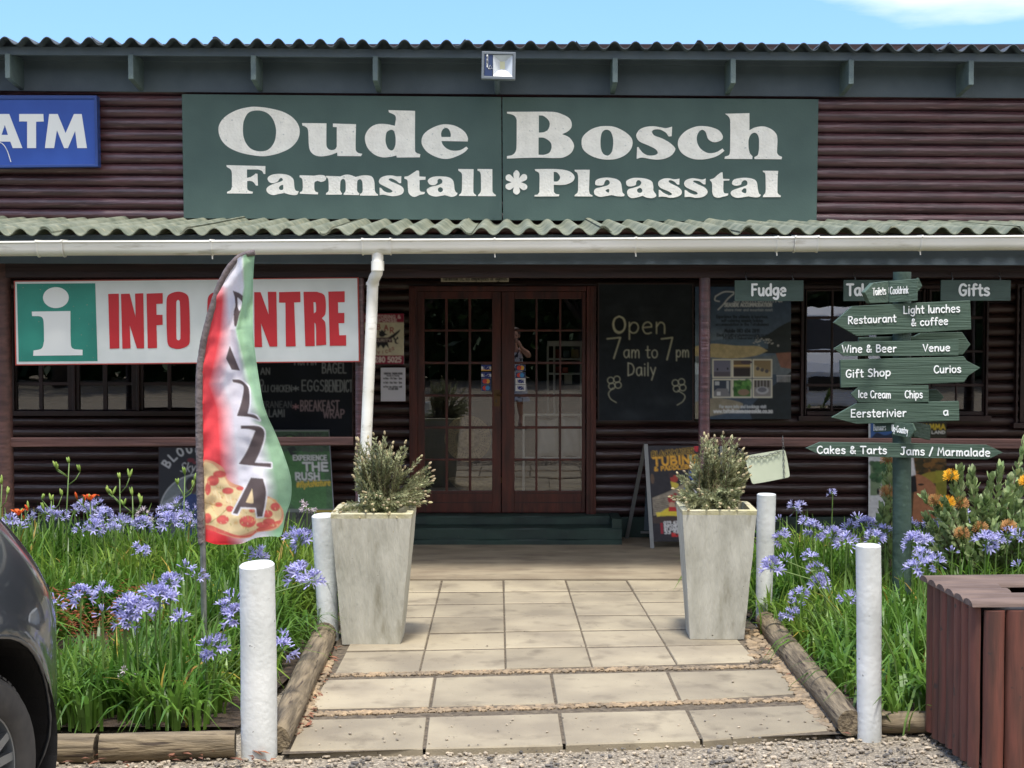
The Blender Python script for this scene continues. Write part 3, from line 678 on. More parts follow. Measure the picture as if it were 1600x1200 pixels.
# doors, windows
def sash(name, mats, stile, cols, rows, Y, parent, d=.045):
    """glazed sash given in px: stile = outer rect, cols/rows = glass intervals"""
    x0, y0, x1, y1 = stile; m = MB(); e = .0
    m.pxbox(x0, cols[0][0], y0, y1, Y, d); m.pxbox(cols[-1][1], x1, y0, y1, Y, d)
    m.pxbox(cols[0][0], cols[-1][1], y0, rows[0][0], Y+.003, d-.006); m.pxbox(cols[0][0], cols[-1][1], rows[-1][1], y1, Y+.003, d-.006)
    for (a, b), (c, dd) in zip(cols[:-1], cols[1:]): m.pxbox(b, c, rows[0][0], rows[-1][1], Y+.010, d-.024)
    for (a, b), (c, dd) in zip(rows[:-1], rows[1:]): m.pxbox(cols[0][0], cols[-1][1], b, c, Y+.013, d-.03)
    return m.build(name, mats, parent, bevel=.003)
def pane(cols, rows, Y, parent):
    g = MB(); a = W(cols[0][0]-1, rows[-1][1]+1, Y); b = W(cols[-1][1]+1, rows[0][0]-1, Y); n = 5
    g.add([(a.x, Y, a.z), (b.x, Y, a.z), (b.x, Y, b.z), (a.x, Y, b.z)], [(0, 1, 2, 3)])
    return g.build('glass', M_glass, parent)
def door():
    f = MB(); Y = 13.19
    f.pxbox(640, 651, 447, 806, Y, .16); f.pxbox(916, 932, 447, 806, Y, .16); f.pxbox(651, 916, 447, 455, Y+.002, .158)
    f.pxbox(643, 648, 450, 806, Y-.012, .011); f.pxbox(922, 928, 450, 806, Y-.012, .011)
    fr = f.build('door_frame', M_door, B, bevel=.004)
    rows = [(467,514.6),(518,565),(569,616),(620,666),(670,716.5),(720,767)]
    for st, cols in (((651.6,455.5,782.6,801), [(663,696),(699.5,732.5),(736,769)]), ((784,455.5,915.4,801), [(804,836.5),(840,873.5),(877,909)])):
        lf = sash('door_leaf', M_door, st, cols, rows, 13.235, B)
        pane(cols, rows, 13.262, lf)
        k = MB(); k.pxbox(cols[0][0]+.5, cols[-1][1]-.5, 784.5, 786, 13.2368, .004); k.pxbox(cols[0][0]-1, cols[-1][1]+1, 770, 771.2, 13.2372, .003); k.build('rail_groove', M_dark, lf)
        if st[0] < 700:
            k = MB(); k.pxbox(771.5, 781, 609, 635, 13.229, .006); k.pxbox(774.5, 776, 624, 629, 13.2275, .002, 1)
            k.tube([W(776, 616, 13.23), W(776, 616, 13.20)], .008, 8); k.tube([W(776, 616, 13.198), W(784, 617, 13.195)], .007, 8)
            k.build('lock_plate', [mat('old_brass', L3(92, 72, 48), .45, metal=.8), M_black], lf)
        x = 752 if st[0] < 700 else 805.5
        w = 15.5
        for i, y in enumerate((570, 581.5, 591, 601.5)):
            s_ = MB(); s_.pxbox(x, x+w, y, y+9.5, 13.259, .0015, 0)
            kind = ('visa', 'visa', 'mc', 'ms')[i] if st[0] < 700 else ('mc', 'ms', 'visa', 'visa')[i]
            mats = [M_bead, mat('card_blue', L3(30, 50, 130), .4), mat('card_gold', L3(215, 160, 60), .4), mat('card_red', L3(205, 60, 45), .4), mat('card_navy', L3(40, 60, 110), .4), mat('card_cyan', L3(60, 140, 200), .4)]
            if kind == 'visa':
                if i < 2:
                    s_.pxbox(x, x+w, y+.1, y+2.6, 13.258, .001, 1); s_.pxbox(x, x+w, y+7.2, y+9.4, 13.258, .001, 2 if i == 0 else 1)
                write(s_, 'VISA', x+3, x+w-3, y+7, 4.4, .75, 13.2585, m=1, slant=.15)
            else:
                s_.pxbox(x+.1, x+w-.1, y+.1, y+9.4, 13.2582, .0008, 4)
                for cx, mm in ((x+5.6, 3), (x+10, 2 if kind == 'mc' else 5)):
                    c = W(cx, y+4.7, 13.2575); r = 3.6/F*13.26
                    s_.add([c + Vector((0, -.0006*mm, 0))] + [c + Vector((math.cos(t*.3927)*r, -.0006*mm, math.sin(t*.3927)*r)) for t in range(16)], [(0, 1+t, 1+(t+1) % 16) for t in range(16)], mm)
            so = s_.build('payment_sticker', mats, lf)
            so['label'] = {'visa': 'white and blue card sticker', 'mc': 'red and yellow circles card sticker', 'ms': 'red and blue circles card sticker'}[kind]
door()
def window(frame, cases, rows, mull):
    f = MB(); x0, y0, x1, y1 = frame; Y = 13.195
    f.pxbox(x0, x0+6, y0, y1, Y, .13); f.pxbox(x1-6, x1, y0, y1, Y, .13); f.pxbox(x0+6, x1-6, y0, y0+5, Y+.002, .128); f.pxbox(x0-3, x1+3, y1-6, y1+2, Y-.02, .15)
    for a, b in mull: f.pxbox(a, b, y0+5, y1-6, Y+.004, .12)
    w = f.build('window', M_frame, B, bevel=.004)
    for st, cols in cases:
        s_ = sash('casement', M_frame, (st[0], y0+6, st[1], y1-7), cols, rows, 13.225, w)
        pane(cols, rows, 13.25, w)
window((14, 464, 318, 648), [((20.5,113),[(24,61),(65,106)]), ((115.5,213.5),[(122,161),(166,206)]), ((216,312),[(222,262),(266,306)])], [(472,511),(515,554),(558,597),(602,640)], [(113,115.5),(213.5,216)])
window((1251, 446, 1546, 656), [((1257.5,1347),[(1261,1298),(1303,1341)]), ((1350,1447),[(1357,1397),(1402,1441)]), ((1450,1540),[(1456,1493),(1498,1536)])], [(455,494),(498.5,547),(551,599.5),(604,643)], [(1347,1350),(1447,1450)])
window((1587, 444, 1838, 667), [((1593.5,1712),[(1603,1655),(1660,1702)]), ((1715,1832),[(1724,1770),(1775,1822)])], [(458,510),(515,567),(572,624),(628,655)], [(1712,1715)])
def steps():
    s_ = MB(); a = W(600, 855, 12.80); b = W(972, 827, 12.80); n = 40
    def wobbly(x0, x1, y0, y1, z0, z1):
        vs = []
        for i in range(n+1):
            X = x0+(x1-x0)*i/n; q = .004*mn.noise((X*3, z1, 0))
            vs += [(X, y0+q, z0), (X, y0+q+.002, z1-.012), (X, y0+.012, z1+q), (X, y1, z1)]
        s_.add(vs, [(i*4+j, (i+1)*4+j, (i+1)*4+j+1, i*4+j+1) for i in range(n) for j in range(3)] + [(0,1,2,3), (n*4+3,n*4+2,n*4+1,n*4)])
    wobbly(a.x, b.x, 12.80, 13.24, 0.0, .058); wobbly(a.x+.002, b.x-.002, 12.806, 13.24, .06, .152)
    wobbly(a.x+.1, b.x-.09, 13.05, 13.24, .1535, .225)
    s_.box(b.x-.085, b.x-.004, 12.82, 13.24, .153, .23)
    s_.build('step', M_step, B)
    p = MB(); p.box(-6.3, a.x-.01, 13.235, 13.30, 0.0125, .16); p.box(b.x+.01, 6.3, 13.232, 13.30, 0.0125, .19); p.build('plinth', M_step, B, bevel=.005)
steps()

# ------------------------------------------------------------------ signs on the front
def board(name, parent, m, pts, Y, d, bevel=.003):
    mb = MB(); mb.prism([W(x, y, Y) for x, y in pts], d); return mb.build(name, m, parent, bevel=bevel)
def glyphs(mb, gl, ox, oy, sc, Y, d=.006, m=0, sub=5):
    for g in gl:
        cs = [[W(ox+x/sc, oy+y/sc, Y) for x, y in outline(c, sub)] for c in g]
        mb.prism(cs[0], d, m, cs[1:])
def main_sign():
    Y = 13.19; t = thing('name_sign', 'long dark green name board with white Oude Bosch Farmstall lettering above the canopy roof', 'sign', W(782, 347, Y))
    board('panel', t, M_green, [(284,147),(783.2,151.5),(784.2,344),(287,341)], Y, .04)
    board('panel', t, M_green, [(784.8,151.6),(1279,155),(1276,347),(785.8,344)], Y+.004, .036)
    mb = MB(); Y -= .003
    glyphs(mb, [["75,280 100,200 170,130 280,75 400,48 480,46 600,60 740,95 840,150 900,220 922,300 900,390 830,470 720,525 600,555 520,560 400,545 280,515 170,460 100,380",
                 "330,270 340,190 380,115 440,87 520,87 590,115 640,170 668,240 676,310 662,400 620,470 560,505 480,507 410,480 360,420 335,350"],
                ["945,215! 1200,218! 1200,440 1215,480 1250,497 1290,488 1308,460! 1308,258! 1268,255! 1268,220! 1508,227! 1505,490 1530,525 1573,535! 1560,560! 1315,558! 1312,522! 1240,548 1150,562 1080,550 1035,510 1018,450 1010,300 995,262 950,240!"]], 330, 160, 6.667, Y)
    glyphs(mb, [["313,80! 590,88! 590,500 605,525 645,540! 640,572! 400,574! 395,553! 330,567 250,572 170,545 100,480 70,400 75,330 120,265 190,228 280,225 380,243! 390,160 375,130 318,103!",
                 "340,285 370,300 385,350 388,400 383,450 365,490 340,500 305,475 285,420 283,370 295,310"],
                ["865,402! 1138,407! 1140,370 1110,310 1040,258 960,232 870,230 780,260 700,310 662,370 663,440 710,510 790,560 880,587 960,583 1050,550 1110,515 1143,480! 1125,460! 1060,497 980,502 920,480 880,440",
                 "865,360! 862,320 880,280 915,265 945,285 962,330 960,360!"]], 560, 160, 6.667, Y)
    glyphs(mb, [["80,98! 560,98 660,125 730,165 755,215 750,265 710,305 655,330! 730,365 775,430 775,480 740,535 660,575 560,580! 380,575 80,585! 80,560! 140,545 175,500 182,400! 182,180! 165,145 130,125 82,115!",
                 "413,135! 460,140 510,180 527,225 510,280 470,308 413,315!", "410,365! 470,370 530,410 546,460 525,520 470,545 410,545!"],
                ["858,410 875,350 950,285 1040,252 1120,246 1200,255 1300,300 1370,360 1390,420 1370,490 1310,550 1220,588 1120,596 1020,580 930,540 870,480",
                 "1055,400 1065,330 1090,292 1130,285 1165,310 1185,370 1187,440 1175,510 1145,548 1115,553 1080,530 1060,480"]], 780, 160, 6.667, Y)
    glyphs(mb, [["335,252! 330,352! 298,352 270,315 210,283 150,283 125,305 150,345 230,375 310,420 362,470 365,500 330,550 260,585 180,596 100,588 30,575 -10,580 -30,588! -35,583! -30,465! -15,467 20,515 70,548 130,553 175,540 185,518 160,485 80,445 0,410 -35,365 -35,325 0,280 60,255 140,248 210,258 270,268"],
                ["395,420 415,360 480,295 570,255 650,246 740,258 820,290 860,345 855,385 810,410 760,412 710,380 685,310 650,285 615,305 592,360 600,430 640,490 710,527 790,520 860,480! 880,505! 820,550 740,580 640,595 540,585 450,540 405,480"],
                ["888,118! 1140,112! 1140,290! 1200,260 1290,250 1370,280 1420,330 1432,390 1428,520 1445,550 1480,568! 1475,592! 1193,590! 1193,570! 1228,545 1240,490! 1240,380 1225,335 1195,315 1155,335 1132,390 1132,470 1145,530 1172,560! 1170,590! 880,588! 885,565! 930,545 940,490! 940,190 925,150"]], 1000, 160, 6.667, Y)
    glyphs(mb, [["92,120! 497,130! 497,212! 480,212! 460,180 420,165! 305,165! 305,252! 340,245 375,225 395,208! 415,210! 420,333! 400,333! 375,300 345,285 308,285! 308,360 325,385 368,398! 362,417! 97,415! 100,398! 135,380 150,345! 148,200 135,165 95,138!"],
                ["520,260 545,230 600,213 680,212 750,230 790,270 800,350 815,385 845,392! 830,425 795,433 745,425 695,410! 640,420 580,432 530,415 508,380 520,350 570,320 655,292! 680,275 665,253 645,262 625,290 580,308 540,298",
                 "640,350 660,330 683,325! 683,370 660,380 642,370"],
                ["855,225! 1005,230! 1060,222 1110,228 1130,250 1120,280 1080,295 1040,283! 1010,300 1008,370 1020,395 1047,405! 1045,425! 857,418! 858,402 880,390 888,350! 885,285 875,258 853,245!"],
                ["1130,232! 1280,237! 1330,220 1380,222 1440,243! 1490,230 1550,226 1607,240 1632,290 1637,385! 1650,410 1672,425! 1670,438! 1482,437! 1482,422! 1505,405 1512,375! 1508,300 1495,272 1475,268 1455,290 1452,380! 1460,400 1478,415! 1470,432! 1313,430! 1313,415! 1330,395 1335,370! 1333,300 1322,270 1300,265 1280,290 1275,380! 1285,400 1297,412! 1290,427! 1128,428! 1130,412! 1152,395 1158,370! 1155,290 1148,260 1132,248!"]], 340, 240, 6.667, Y)
    glyphs(mb, [["447,235! 445,307! 425,307 390,280 340,258 315,268 340,290 400,315 455,345 473,380 460,415 420,435 360,443 300,435 260,428 222,432! 220,355! 235,357 260,385 300,405 340,405 355,390 330,370 270,340 225,315 213,285 235,250 290,230 350,228 400,237"],
                ["480,240! 520,232 570,200 610,175! 632,178! 635,238! 700,242! 698,272! 637,275! 637,370 650,395 692,400! 685,420 640,430 590,450 550,440 520,400 513,290! 505,272 478,260!"],
                ["722,285 745,255 800,238 880,238 950,250 990,290 1002,370 1015,400 1033,410! 1020,435 970,450 900,432! 860,440 800,447 740,430 712,390 720,365 760,345 830,328 870,305 872,278 850,262 825,275 822,306 790,328 745,322",
                 "855,350 878,365 878,388 855,403 832,390 830,364"],
                ["1040,160! 1200,162! 1197,385 1205,415 1228,432! 1225,443! 1047,440! 1050,428! 1070,410 1078,380! 1080,230 1072,200 1042,178!"],
                ["1240,160! 1395,162! 1397,390 1410,415 1433,432! 1430,443! 1245,443! 1248,430! 1270,405 1278,380! 1275,220 1265,190 1242,178!"]], 560, 240, 6.667, Y)
    glyphs(mb, [["148,205 180,172 212,205 205,258! 245,215 285,225 285,270 228,298! 285,325 288,365 250,380 208,350! 215,400 180,427 145,400 152,350! 110,378 70,360 72,322 130,298! 72,272 72,230 110,217 153,258!"],
                ["370,162! 560,160 680,170 750,195 785,240 770,285 710,318 640,327 568,325! 570,400! 590,420 627,425! 620,445! 368,447! 368,432! 400,425 418,400! 420,240 412,200 375,178!", "568,190! 600,195 630,230 632,260 605,290 568,290!"],
                ["785,168! 943,168! 935,380! 945,420 972,435! 970,447! 785,445! 788,430! 812,410 822,380! 822,240 812,200 788,185!"],
                ["1000,300 1010,275 1060,255 1140,250 1220,265 1265,300 1278,360 1285,405 1305,425! 1300,443 1240,445 1170,432! 1110,443 1050,450 1000,430 987,395 1005,365 1060,350 1130,330 1152,305 1140,278 1115,275 1098,298 1085,326 1040,332 1005,325", "1108,385 1130,370 1145,372 1145,400 1130,405"],
                ["1322,305 1330,280 1380,257 1450,252 1530,262 1590,290 1605,340 1605,380! 1615,400 1632,420! 1635,445 1600,462 1545,460 1495,440! 1440,455 1380,463 1340,435 1333,395 1350,370 1400,355 1460,335 1480,305 1468,282 1445,278 1428,298 1420,328 1370,342 1335,335", "1465,357 1488,372 1488,398 1465,410 1442,400 1437,375"]], 780, 240, 6.667, Y)
    glyphs(mb, [["412,260! 410,322! 390,322 355,290 310,277 300,295 340,320 400,350 435,390 425,430 380,452 320,460 270,452 230,447 195,453! 195,378! 210,380 240,405 290,430 325,432 330,415 290,390 220,360 192,330 195,290 240,262 300,257 360,268"],
                ["685,258! 683,320! 660,318 620,290 570,280 555,290 600,318 670,350 703,390 690,430 640,455 580,460 520,450 465,453! 465,380! 480,382 520,410 570,427 600,420 590,400 530,375 475,345 460,310 480,275 540,257 600,262 650,270"],
                ["728,270! 770,255 810,220 845,195! 860,195! 865,262! 933,265! 930,280! 870,283! 868,380 880,412 920,415! 915,435 860,450 815,460 770,445 752,400! 752,320 745,295 730,280!"],
                ["960,300 980,270 1040,255 1110,252 1180,265 1215,295 1228,370 1240,415 1260,430! 1240,452 1190,455 1130,445! 1070,455 1010,460 960,440 945,405 970,380 1040,355 1110,330 1120,305 1110,283 1085,278 1060,298 1050,323 1000,335 965,322", "1060,385 1085,362 1108,365! 1108,405 1090,412 1065,400"],
                ["1280,178! 1440,180! 1435,230 1432,400 1445,425 1467,438! 1465,452! 1280,453! 1285,435 1305,410 1310,380! 1308,230 1300,200 1282,192!"]], 1000, 240, 6.667, Y)
    mb.build('lettering', M_letter, t)
main_sign()
def atm_sign():
    Y = 13.10; m1 = mat('bank_sign_blue', L3(40, 76, 158), .45, L3(46, 84, 168), 3, bump=.05); m2 = mat('bank_sign_frame', L3(42, 70, 135), .4)
    t = thing('atm_sign', 'blue light box sign reading ATM in white at the left end of the log wall', 'sign', W(0, 262, Y))
    board('face', t, m1, [(-150,155),(148,154),(149.5,257),(-148,259)], Y+.012, .08, .002)
    mb = MB()
    P = [(-156,148),(151,149),(153,260.5),(-156,264)]; Q = [(-150,155),(147,154.5),(148.5,256.5),(-148,259)]
    mb.prism([W(x, y, Y) for x, y in P], .10, 0, [[W(x, y, Y) for x, y in Q]]); mb.build('frame', m2, t, bevel=.004)
    mb = MB()
    glyphs(mb, [["0,395! 38,395! 93,537! 53,537! 43,510! -3,510! -13,537! -53,537!", "6,482! 33,482! 20,440!"], ["80,395! 180,395! 182,426! 150,427! 150,537! 113,537! 113,426! 80,426!"],
                ["205,395! 240,395! 273,475! 308,395! 340,395! 362,537! 322,537! 313,465! 283,537! 267,537! 237,462! 225,537! 187,537!"]], 0, 30, 2.667, Y+.008, .004)
    mb.build('lettering', M_white, t)
    mb = MB(); mb.tube([W(x, y, Y+.008) for x, y in outline("-8,222 3,224 11,235 17,253", closed=False)], .004, 6); mb.build('peeling_trim', M_white, t)
atm_sign()
def info_sign():
    Y = 11.27; red = mat('info_red', L3(196, 42, 48), .5); teal = mat('info_teal', L3(48, 142, 124), .5, L3(40, 128, 112), 4, spots=(L3(150, 140, 120), 70, .70))
    w = mat('info_white', L3(226, 230, 226), .5, L3(212, 217, 212), 3, spots=(L3(120, 110, 100), 45, .77)); ed = mat('info_edge', L3(170, 70, 60), .6)
    t = thing('info_centre_sign', 'white INFO CENTRE sign board with a teal i symbol behind the pizza flag', 'sign', W(290, 570, Y))
    board('panel', t, w, [(23,440),(558.5,434.5),(561,564),(25.5,569.5)], Y, .03)
    mb = MB(); P = [(21.6,438.6),(559.8,433.2),(562.3,565.6),(24,571)]; Q = [(23.2,440.2),(558.3,434.7),(560.8,563.8),(25.7,569.2)]
    mb.prism([W(x, y, Y-.003) for x, y in P], .036, 0, [[W(x, y, Y-.003) for x, y in Q]]); mb.build('edging', ed, t)
    mb = MB(); mb.prism([W(x/3.53, 380+y/3.53, Y-.002) for x, y in ((93,224),(525,221),(538,650),(103,653))], .0015); mb.build('symbol_square', teal, t)
    mb = MB(); dot = ' '.join('%g,%g' % (308+71*math.cos(k*.524), 300+58*math.sin(k*.524)) for k in range(12))
    glyphs(mb, [[dot], ["175,377! 388,374! 390,540 400,580 455,588! 455,618! 183,621! 185,592! 230,580 243,540! 240,430 225,405 177,402!"]], 0, 380, 3.53, Y-.004, .002)
    mb.build('symbol_letter', M_white, t)
    mb = MB()
    glyphs(mb, [["597,280! 655,278! 658,580! 605,582!"], ["667,280! 715,278! 748,410! 745,278! 790,276! 795,580! 755,580! 715,450! 720,580! 675,582!"],
                ["808,278! 897,275! 897,333! 862,335! 863,395! 896,395! 897,450! 863,452! 866,578! 815,580!"],
                ["918,330 930,285 985,267 1032,285 1043,330 1047,530 1035,565 985,583 935,570 922,530", "972,325 982,312 992,325 995,525 984,536 973,525"]], 0, 380, 3.53, Y-.004, .002)
    glyphs(mb, [["85,330 97,285 145,266 190,285 202,330 203,385! 150,385! 150,325 143,310 135,325 138,525 147,540 156,525 155,460! 205,460! 206,530 196,565 150,582 102,570 88,530"],
                ["215,270! 305,268! 306,326! 268,327! 269,386! 303,385! 303,441! 270,442! 272,510! 312,509! 312,567! 222,569!"],
                ["343,270! 378,270! 423,395! 418,268! 465,268! 470,570! 428,570! 380,440! 387,572! 345,573!"],
                ["480,270! 597,267! 598,325! 563,327! 572,568! 518,570! 515,328! 480,328!"],
                ["615,268! 690,268! 728,285 738,330 735,390 716,414! 735,440 740,560! 685,565! 683,450 675,437! 677,567! 625,568!", "670,325! 682,328 684,375 672,387!"],
                ["752,267! 842,265! 842,325! 805,326! 806,385! 840,384! 840,440! 808,441! 812,508! 850,507! 850,565! 760,566!"]], 300, 380, 3.53, Y-.004, .002)
    mb.build('lettering', red, t)
info_sign()
M_hang = mat('green_board_paint', L3(66, 86, 79), .6, L3(57, 76, 70), 6, (1, 3, 3), bump=.3, bscale=40, bstretch=(.3, 2, 3))
M_text = mat('white_brush_lettering', L3(236, 238, 236), .5)
for rect, word, tx, lab in (((1148,438,1255.5,470.5),'Fudge',(1174,1228),'green hanging board reading Fudge in front of the seaside poster'),
                       ((1318,437.5,1426,470.5),'Takeaways',(1323,1421),'green hanging board reading Takeaways half hidden by the signpost top'),
                       ((1470,437.5,1579.5,470),'Gifts',(1498,1546),'green hanging board reading Gifts to the right of the signpost')):
    Y = 11.24; t = thing('hanging_sign', lab, 'sign', W((rect[0]+rect[2])/2, rect[3], Y), 'green boards hanging from the veranda beam')
    mb = MB(); mb.pxbox(*[rect[i] for i in (0, 2, 1, 3)], Y, .02); mb.build('board', M_hang, t, bevel=.002)
    mb = MB(); write(mb, word, tx[0], tx[1], 461.5, 17.5, 1.75, Y); mb.build('lettering', M_text, t)
    for fx in (.16, .84):
        x = rect[0]+(rect[2]-rect[0])*fx; mb = MB()
        mb.tube([W(x, rect[1]+2, Y+.01), W(x+1.5, rect[1]-2.5, Y+.01), W(x-.5, rect[1]-6, Y+.02), W(x, rect[1]-12, Y+.04)], .003, 6); mb.build('hook', M_metal, t)

# ------------------------------------------------------------------ printed panels and blackboards
def panel_thing(name, label, cat, cv, Y, d, m=None, frame=None, fw=2.0, lean=None, group=None, dens=1.0):
    """flat printed panel hung on plane Y; lean = (Ytop, Ybottom, Zbottom) not used when None"""
    x0, y0, x1, y1 = cv.x0, cv.y0, cv.x1, cv.y1
    t = thing(name, label, cat, W((x0+x1)/2, y1, Y), group)
    grid_print('print', cv, lambda x, y: W(x, y, Y), m or M_print, t, dens=dens)
    mb = MB(); mb.pxbox(x0, x1, y0, y1, Y+.002, d); mb.build('backing', M_frame if frame else M_white, t)
    if frame:
        mb = MB(); P = [(x0-fw,y0-fw),(x1+fw,y0-fw),(x1+fw,y1+fw),(x0-fw,y1+fw)]; Q = [(x0+.2,y0+.2),(x1-.2,y0+.2),(x1-.2,y1-.2),(x0+.2,y1-.2)]
        mb.prism([W(x, y, Y-.008) for x, y in P], d+.01, 0, [[W(x, y, Y-.008) for x, y in Q]]); mb.build('frame', frame, t, bevel=.002)
    return t
def chalkboards():
    c = Cv(936, 444, 1082, 657, (34, 40, 46)); c.noise(.28, 22); c.noise(.15, 6); c.noise(.10, 1.5)
    for k in range(16): c.ell(random.uniform(940, 1080), random.uniform(450, 655), random.uniform(10, 40), random.uniform(4, 14), (84, 92, 98), .07, .6)
    ch = (222, 222, 200); yl = (212, 212, 186); K = dict(chalk=.5, al=.88)
    c.text('Open', 956, 1041, 521, 27, 1.0, yl, **K); c.text('O', 957, 979, 519, 25, 1.1, yl, **K)
    c.text('7', 947, 972, 560, 34, 1.1, yl, **K); c.text('am to', 974, 1028, 559, 19, .75, ch, **K); c.text('7', 1032, 1053, 562, 36, 1.1, yl, **K); c.text('pm', 1056, 1077, 558, 17, .75, ch, **K)
    c.text('Daily', 980, 1025, 587, 20, .8, ch, **K)
    for cx, cy, s_ in ((960, 598, 1), (1061, 602, -1)):
        for a in range(4):
            px, py = cx+7*math.cos(a*1.57+.6), cy+6.5*math.sin(a*1.57+.6)
            c.line([(px+5*math.cos(q*.42), py+5*math.sin(q*.42)) for q in range(16)], .6, yl, **K)
        c.line(outline(f"{cx-2},{cy+8} {cx-9*s_},{cy+16} {cx-6*s_},{cy+25} {cx+3*s_},{cy+31}", closed=False), .6, yl, **K)
    panel_thing('chalkboard', 'blackboard with chalked opening hours between the door and the veranda post', 'blackboard', c, 13.17, .04, M_chalkb, M_frame)
    c = Cv(322, 452, 550, 689, (24, 28, 36)); c.noise(.25, 25); c.noise(.12, 2)
    g = (146, 150, 152); K = dict(chalk=.4)
    c.text('BAGEL', 503, 541, 583, 16, .8, g, **K); c.text('MUFFIN', 460, 494, 570, 15, .75, g, **K)
    c.text('EGGS', 471, 507, 611, 17, .85, g, **K); c.text('BENEDICT', 508, 551, 612, 18, .85, g, **K); c.text('*', 457, 467, 614, 14, .8, g, **K)
    c.text('BREAKFAST', 469, 530, 642, 16, .85, (160, 140, 146), **K); c.text('WRAP', 505, 538, 653, 13, .8, (160, 140, 146), **K); c.text('*', 457, 467, 643, 15, .9, (170, 130, 136), **K)
    c.text('AN', 407, 422, 585, 10, .7, g, **K); c.text('MAYO', 385, 412, 603, 10, .7, g, **K); c.text('CHILLI CHICKEN', 396, 456, 612, 10, .6, g, **K)
    c.text('MEDITERRANEAN', 370, 456, 637, 10, .6, (110, 112, 116), **K); c.text('SALAMI', 405, 445, 651, 11, .75, g, **K)
    panel_thing('menu_board', 'dark chalk menu board under the info sign listing eggs benedict', 'blackboard', c, 13.17, .04, M_chalkb, M_frame)
chalkboards()
def posters():
    c = Cv(1086, 448, 1236, 655, (70, 92, 116))
    for i in range(60):
        t = i/60; c.rect(1086, 448+i*1.9, 1236, 450+i*1.9, (52+55*t, 72+52*t, 98+46*t))
    c.ell(1120, 530, 70, 18, (130, 146, 158), .5, .7)
    c.poly("1240,500! 1222,508 1200,522 1180,530 1165,536! 1160,552! 1240,552!", (46, 54, 56)); c.poly("1086,536! 1130,530 1175,528 1200,534! 1200,545! 1086,545!", (90, 110, 128))
    for k in range(26): c.ell(random.gauss(1200, 14), random.gauss(533, 4), 1.6, .9, (205, 205, 200), .8)
    c.poly("1086,541! 1115,537 1150,540 1185,541 1200,548! 1180,556 1140,560 1086,556!", (196, 178, 134)); c.poly("1086,556! 1130,561 1200,556! 1240,552! 1240,585! 1086,585!", (112, 122, 128))
    c.poly("1086,566! 1105,575 1110,600 1100,625 1086,636!", (186, 198, 206)); c.poly("1086,585! 1240,585! 1240,655! 1086,655!", (66, 74, 84), .55)
    c.poly("1086,628! 1120,622 1160,630 1150,642 1086,655!", (150, 142, 124)); c.poly("1212,552! 1240,550! 1240,577! 1220,574!", (148, 104, 88)); c.poly("1170,640! 1185,622 1236,580! 1240,655! 1175,655!", (34, 40, 42), .9)
    for k in range(9): c.rect(1214+k*2.4, 588, 1215+k*2.4, 597, (190, 190, 190))
    c.rect(1213, 586, 1236, 587.5, (190, 190, 190)); c.noise(.16, 5); c.noise(.12, 1.4)
    for i, (x, col) in enumerate(((1113,(120,120,140)),(1144,(120,100,80)),(1176,(150,130,96)))):
        for j, y in enumerate((561, 592)):
            c.rect(x, y, x+30.5, y+29.5, (232, 228, 210)); c.rect(x+2, y+2, x+28.5, y+27.5, ((col), (60, 70, 86), (70, 116, 58), (150, 146, 146))[0 if j == 0 else i+1])
            if j == 0 and i == 0: c.rect(x+2, y+20, x+28.5, y+27.5, (98, 92, 104)); c.ell(x+8, y+16, 1.2, 2, (20, 20, 24)); c.ell(x+24, y+15, 1.2, 2, (20, 20, 24))
            if j == 0 and i == 1: c.rect(x+2, y+14, x+28.5, y+27.5, (58, 50, 52)); c.rect(x+2, y+9, x+28.5, y+12, (206, 178, 120)); c.ell(x+22, y+5, 9, 3, (90, 76, 84))
            if j == 0 and i == 2: c.poly([(x+2,y+9),(x+28,y+20),(x+28,y+27),(x+2,y+27)], (188, 170, 130)); [c.ell(x+8+7*q, y+15+2*q, 3, 3, (96, 90, 92)) for q in range(3)]
            if j == 1 and i == 0: c.rect(x+4, y+4, x+11, y+10, (190, 195, 200)); c.rect(x+22, y+3, x+26, y+20, (180, 186, 190)); c.poly([(x+2,y+20),(x+8,y+15),(x+24,y+15),(x+28,y+27),(x+2,y+27)], (132, 132, 138)); c.rect(x+7, y+20, x+13, y+26, (215, 216, 220))
            if j == 1 and i == 1: [c.ell(x+random.uniform(3,28), y+random.uniform(3,20), 3, 3, random.choice(((90,150,70),(50,96,46),(120,170,90))), .8) for q in range(40)]; c.ell(x+18, y+21, 9, 5, (150, 126, 106))
            if j == 1 and i == 2: [c.rect(x+3+q*5, y+2, x+5.5+q*5, y+13, (74, 66, 62)) for q in range(5)]; c.ell(x+15, y+18, 10, 6, (190, 190, 196)); c.ell(x+15, y+17, 7, 4, (120, 120, 130))
    wt = (206, 212, 218); lt = (170, 182, 194); dk = (30, 40, 52)
    c.line(outline("1118,463 1132,456 1150,457 1156,459", closed=False), .9, wt); c.line(outline("1148,458 1138,466 1130,476 1122,484", closed=False), .9, wt); c.line(outline("1118,463 1117,469 1124,471", closed=False), .8, wt)
    c.text('sitsikamma', 1146, 1222, 472, 12, .7, wt, slant=.3); c.text('SEASIDE ACCOMMODATION', 1132, 1206, 479, 5.4, .75, wt); c.text('where river and mountain meet', 1132, 1207, 486, 4, .38, lt)
    for y, s_, a, b in ((497, 'Experience the ultimate in luxurious,', 1119, 1200), (503, 'self-catering seaside holiday', 1127, 1192), (509, 'accommodation in the Tsitsikamma', 1118, 1201)): c.text(s_, a, b, y, 4.6, .5, dk)
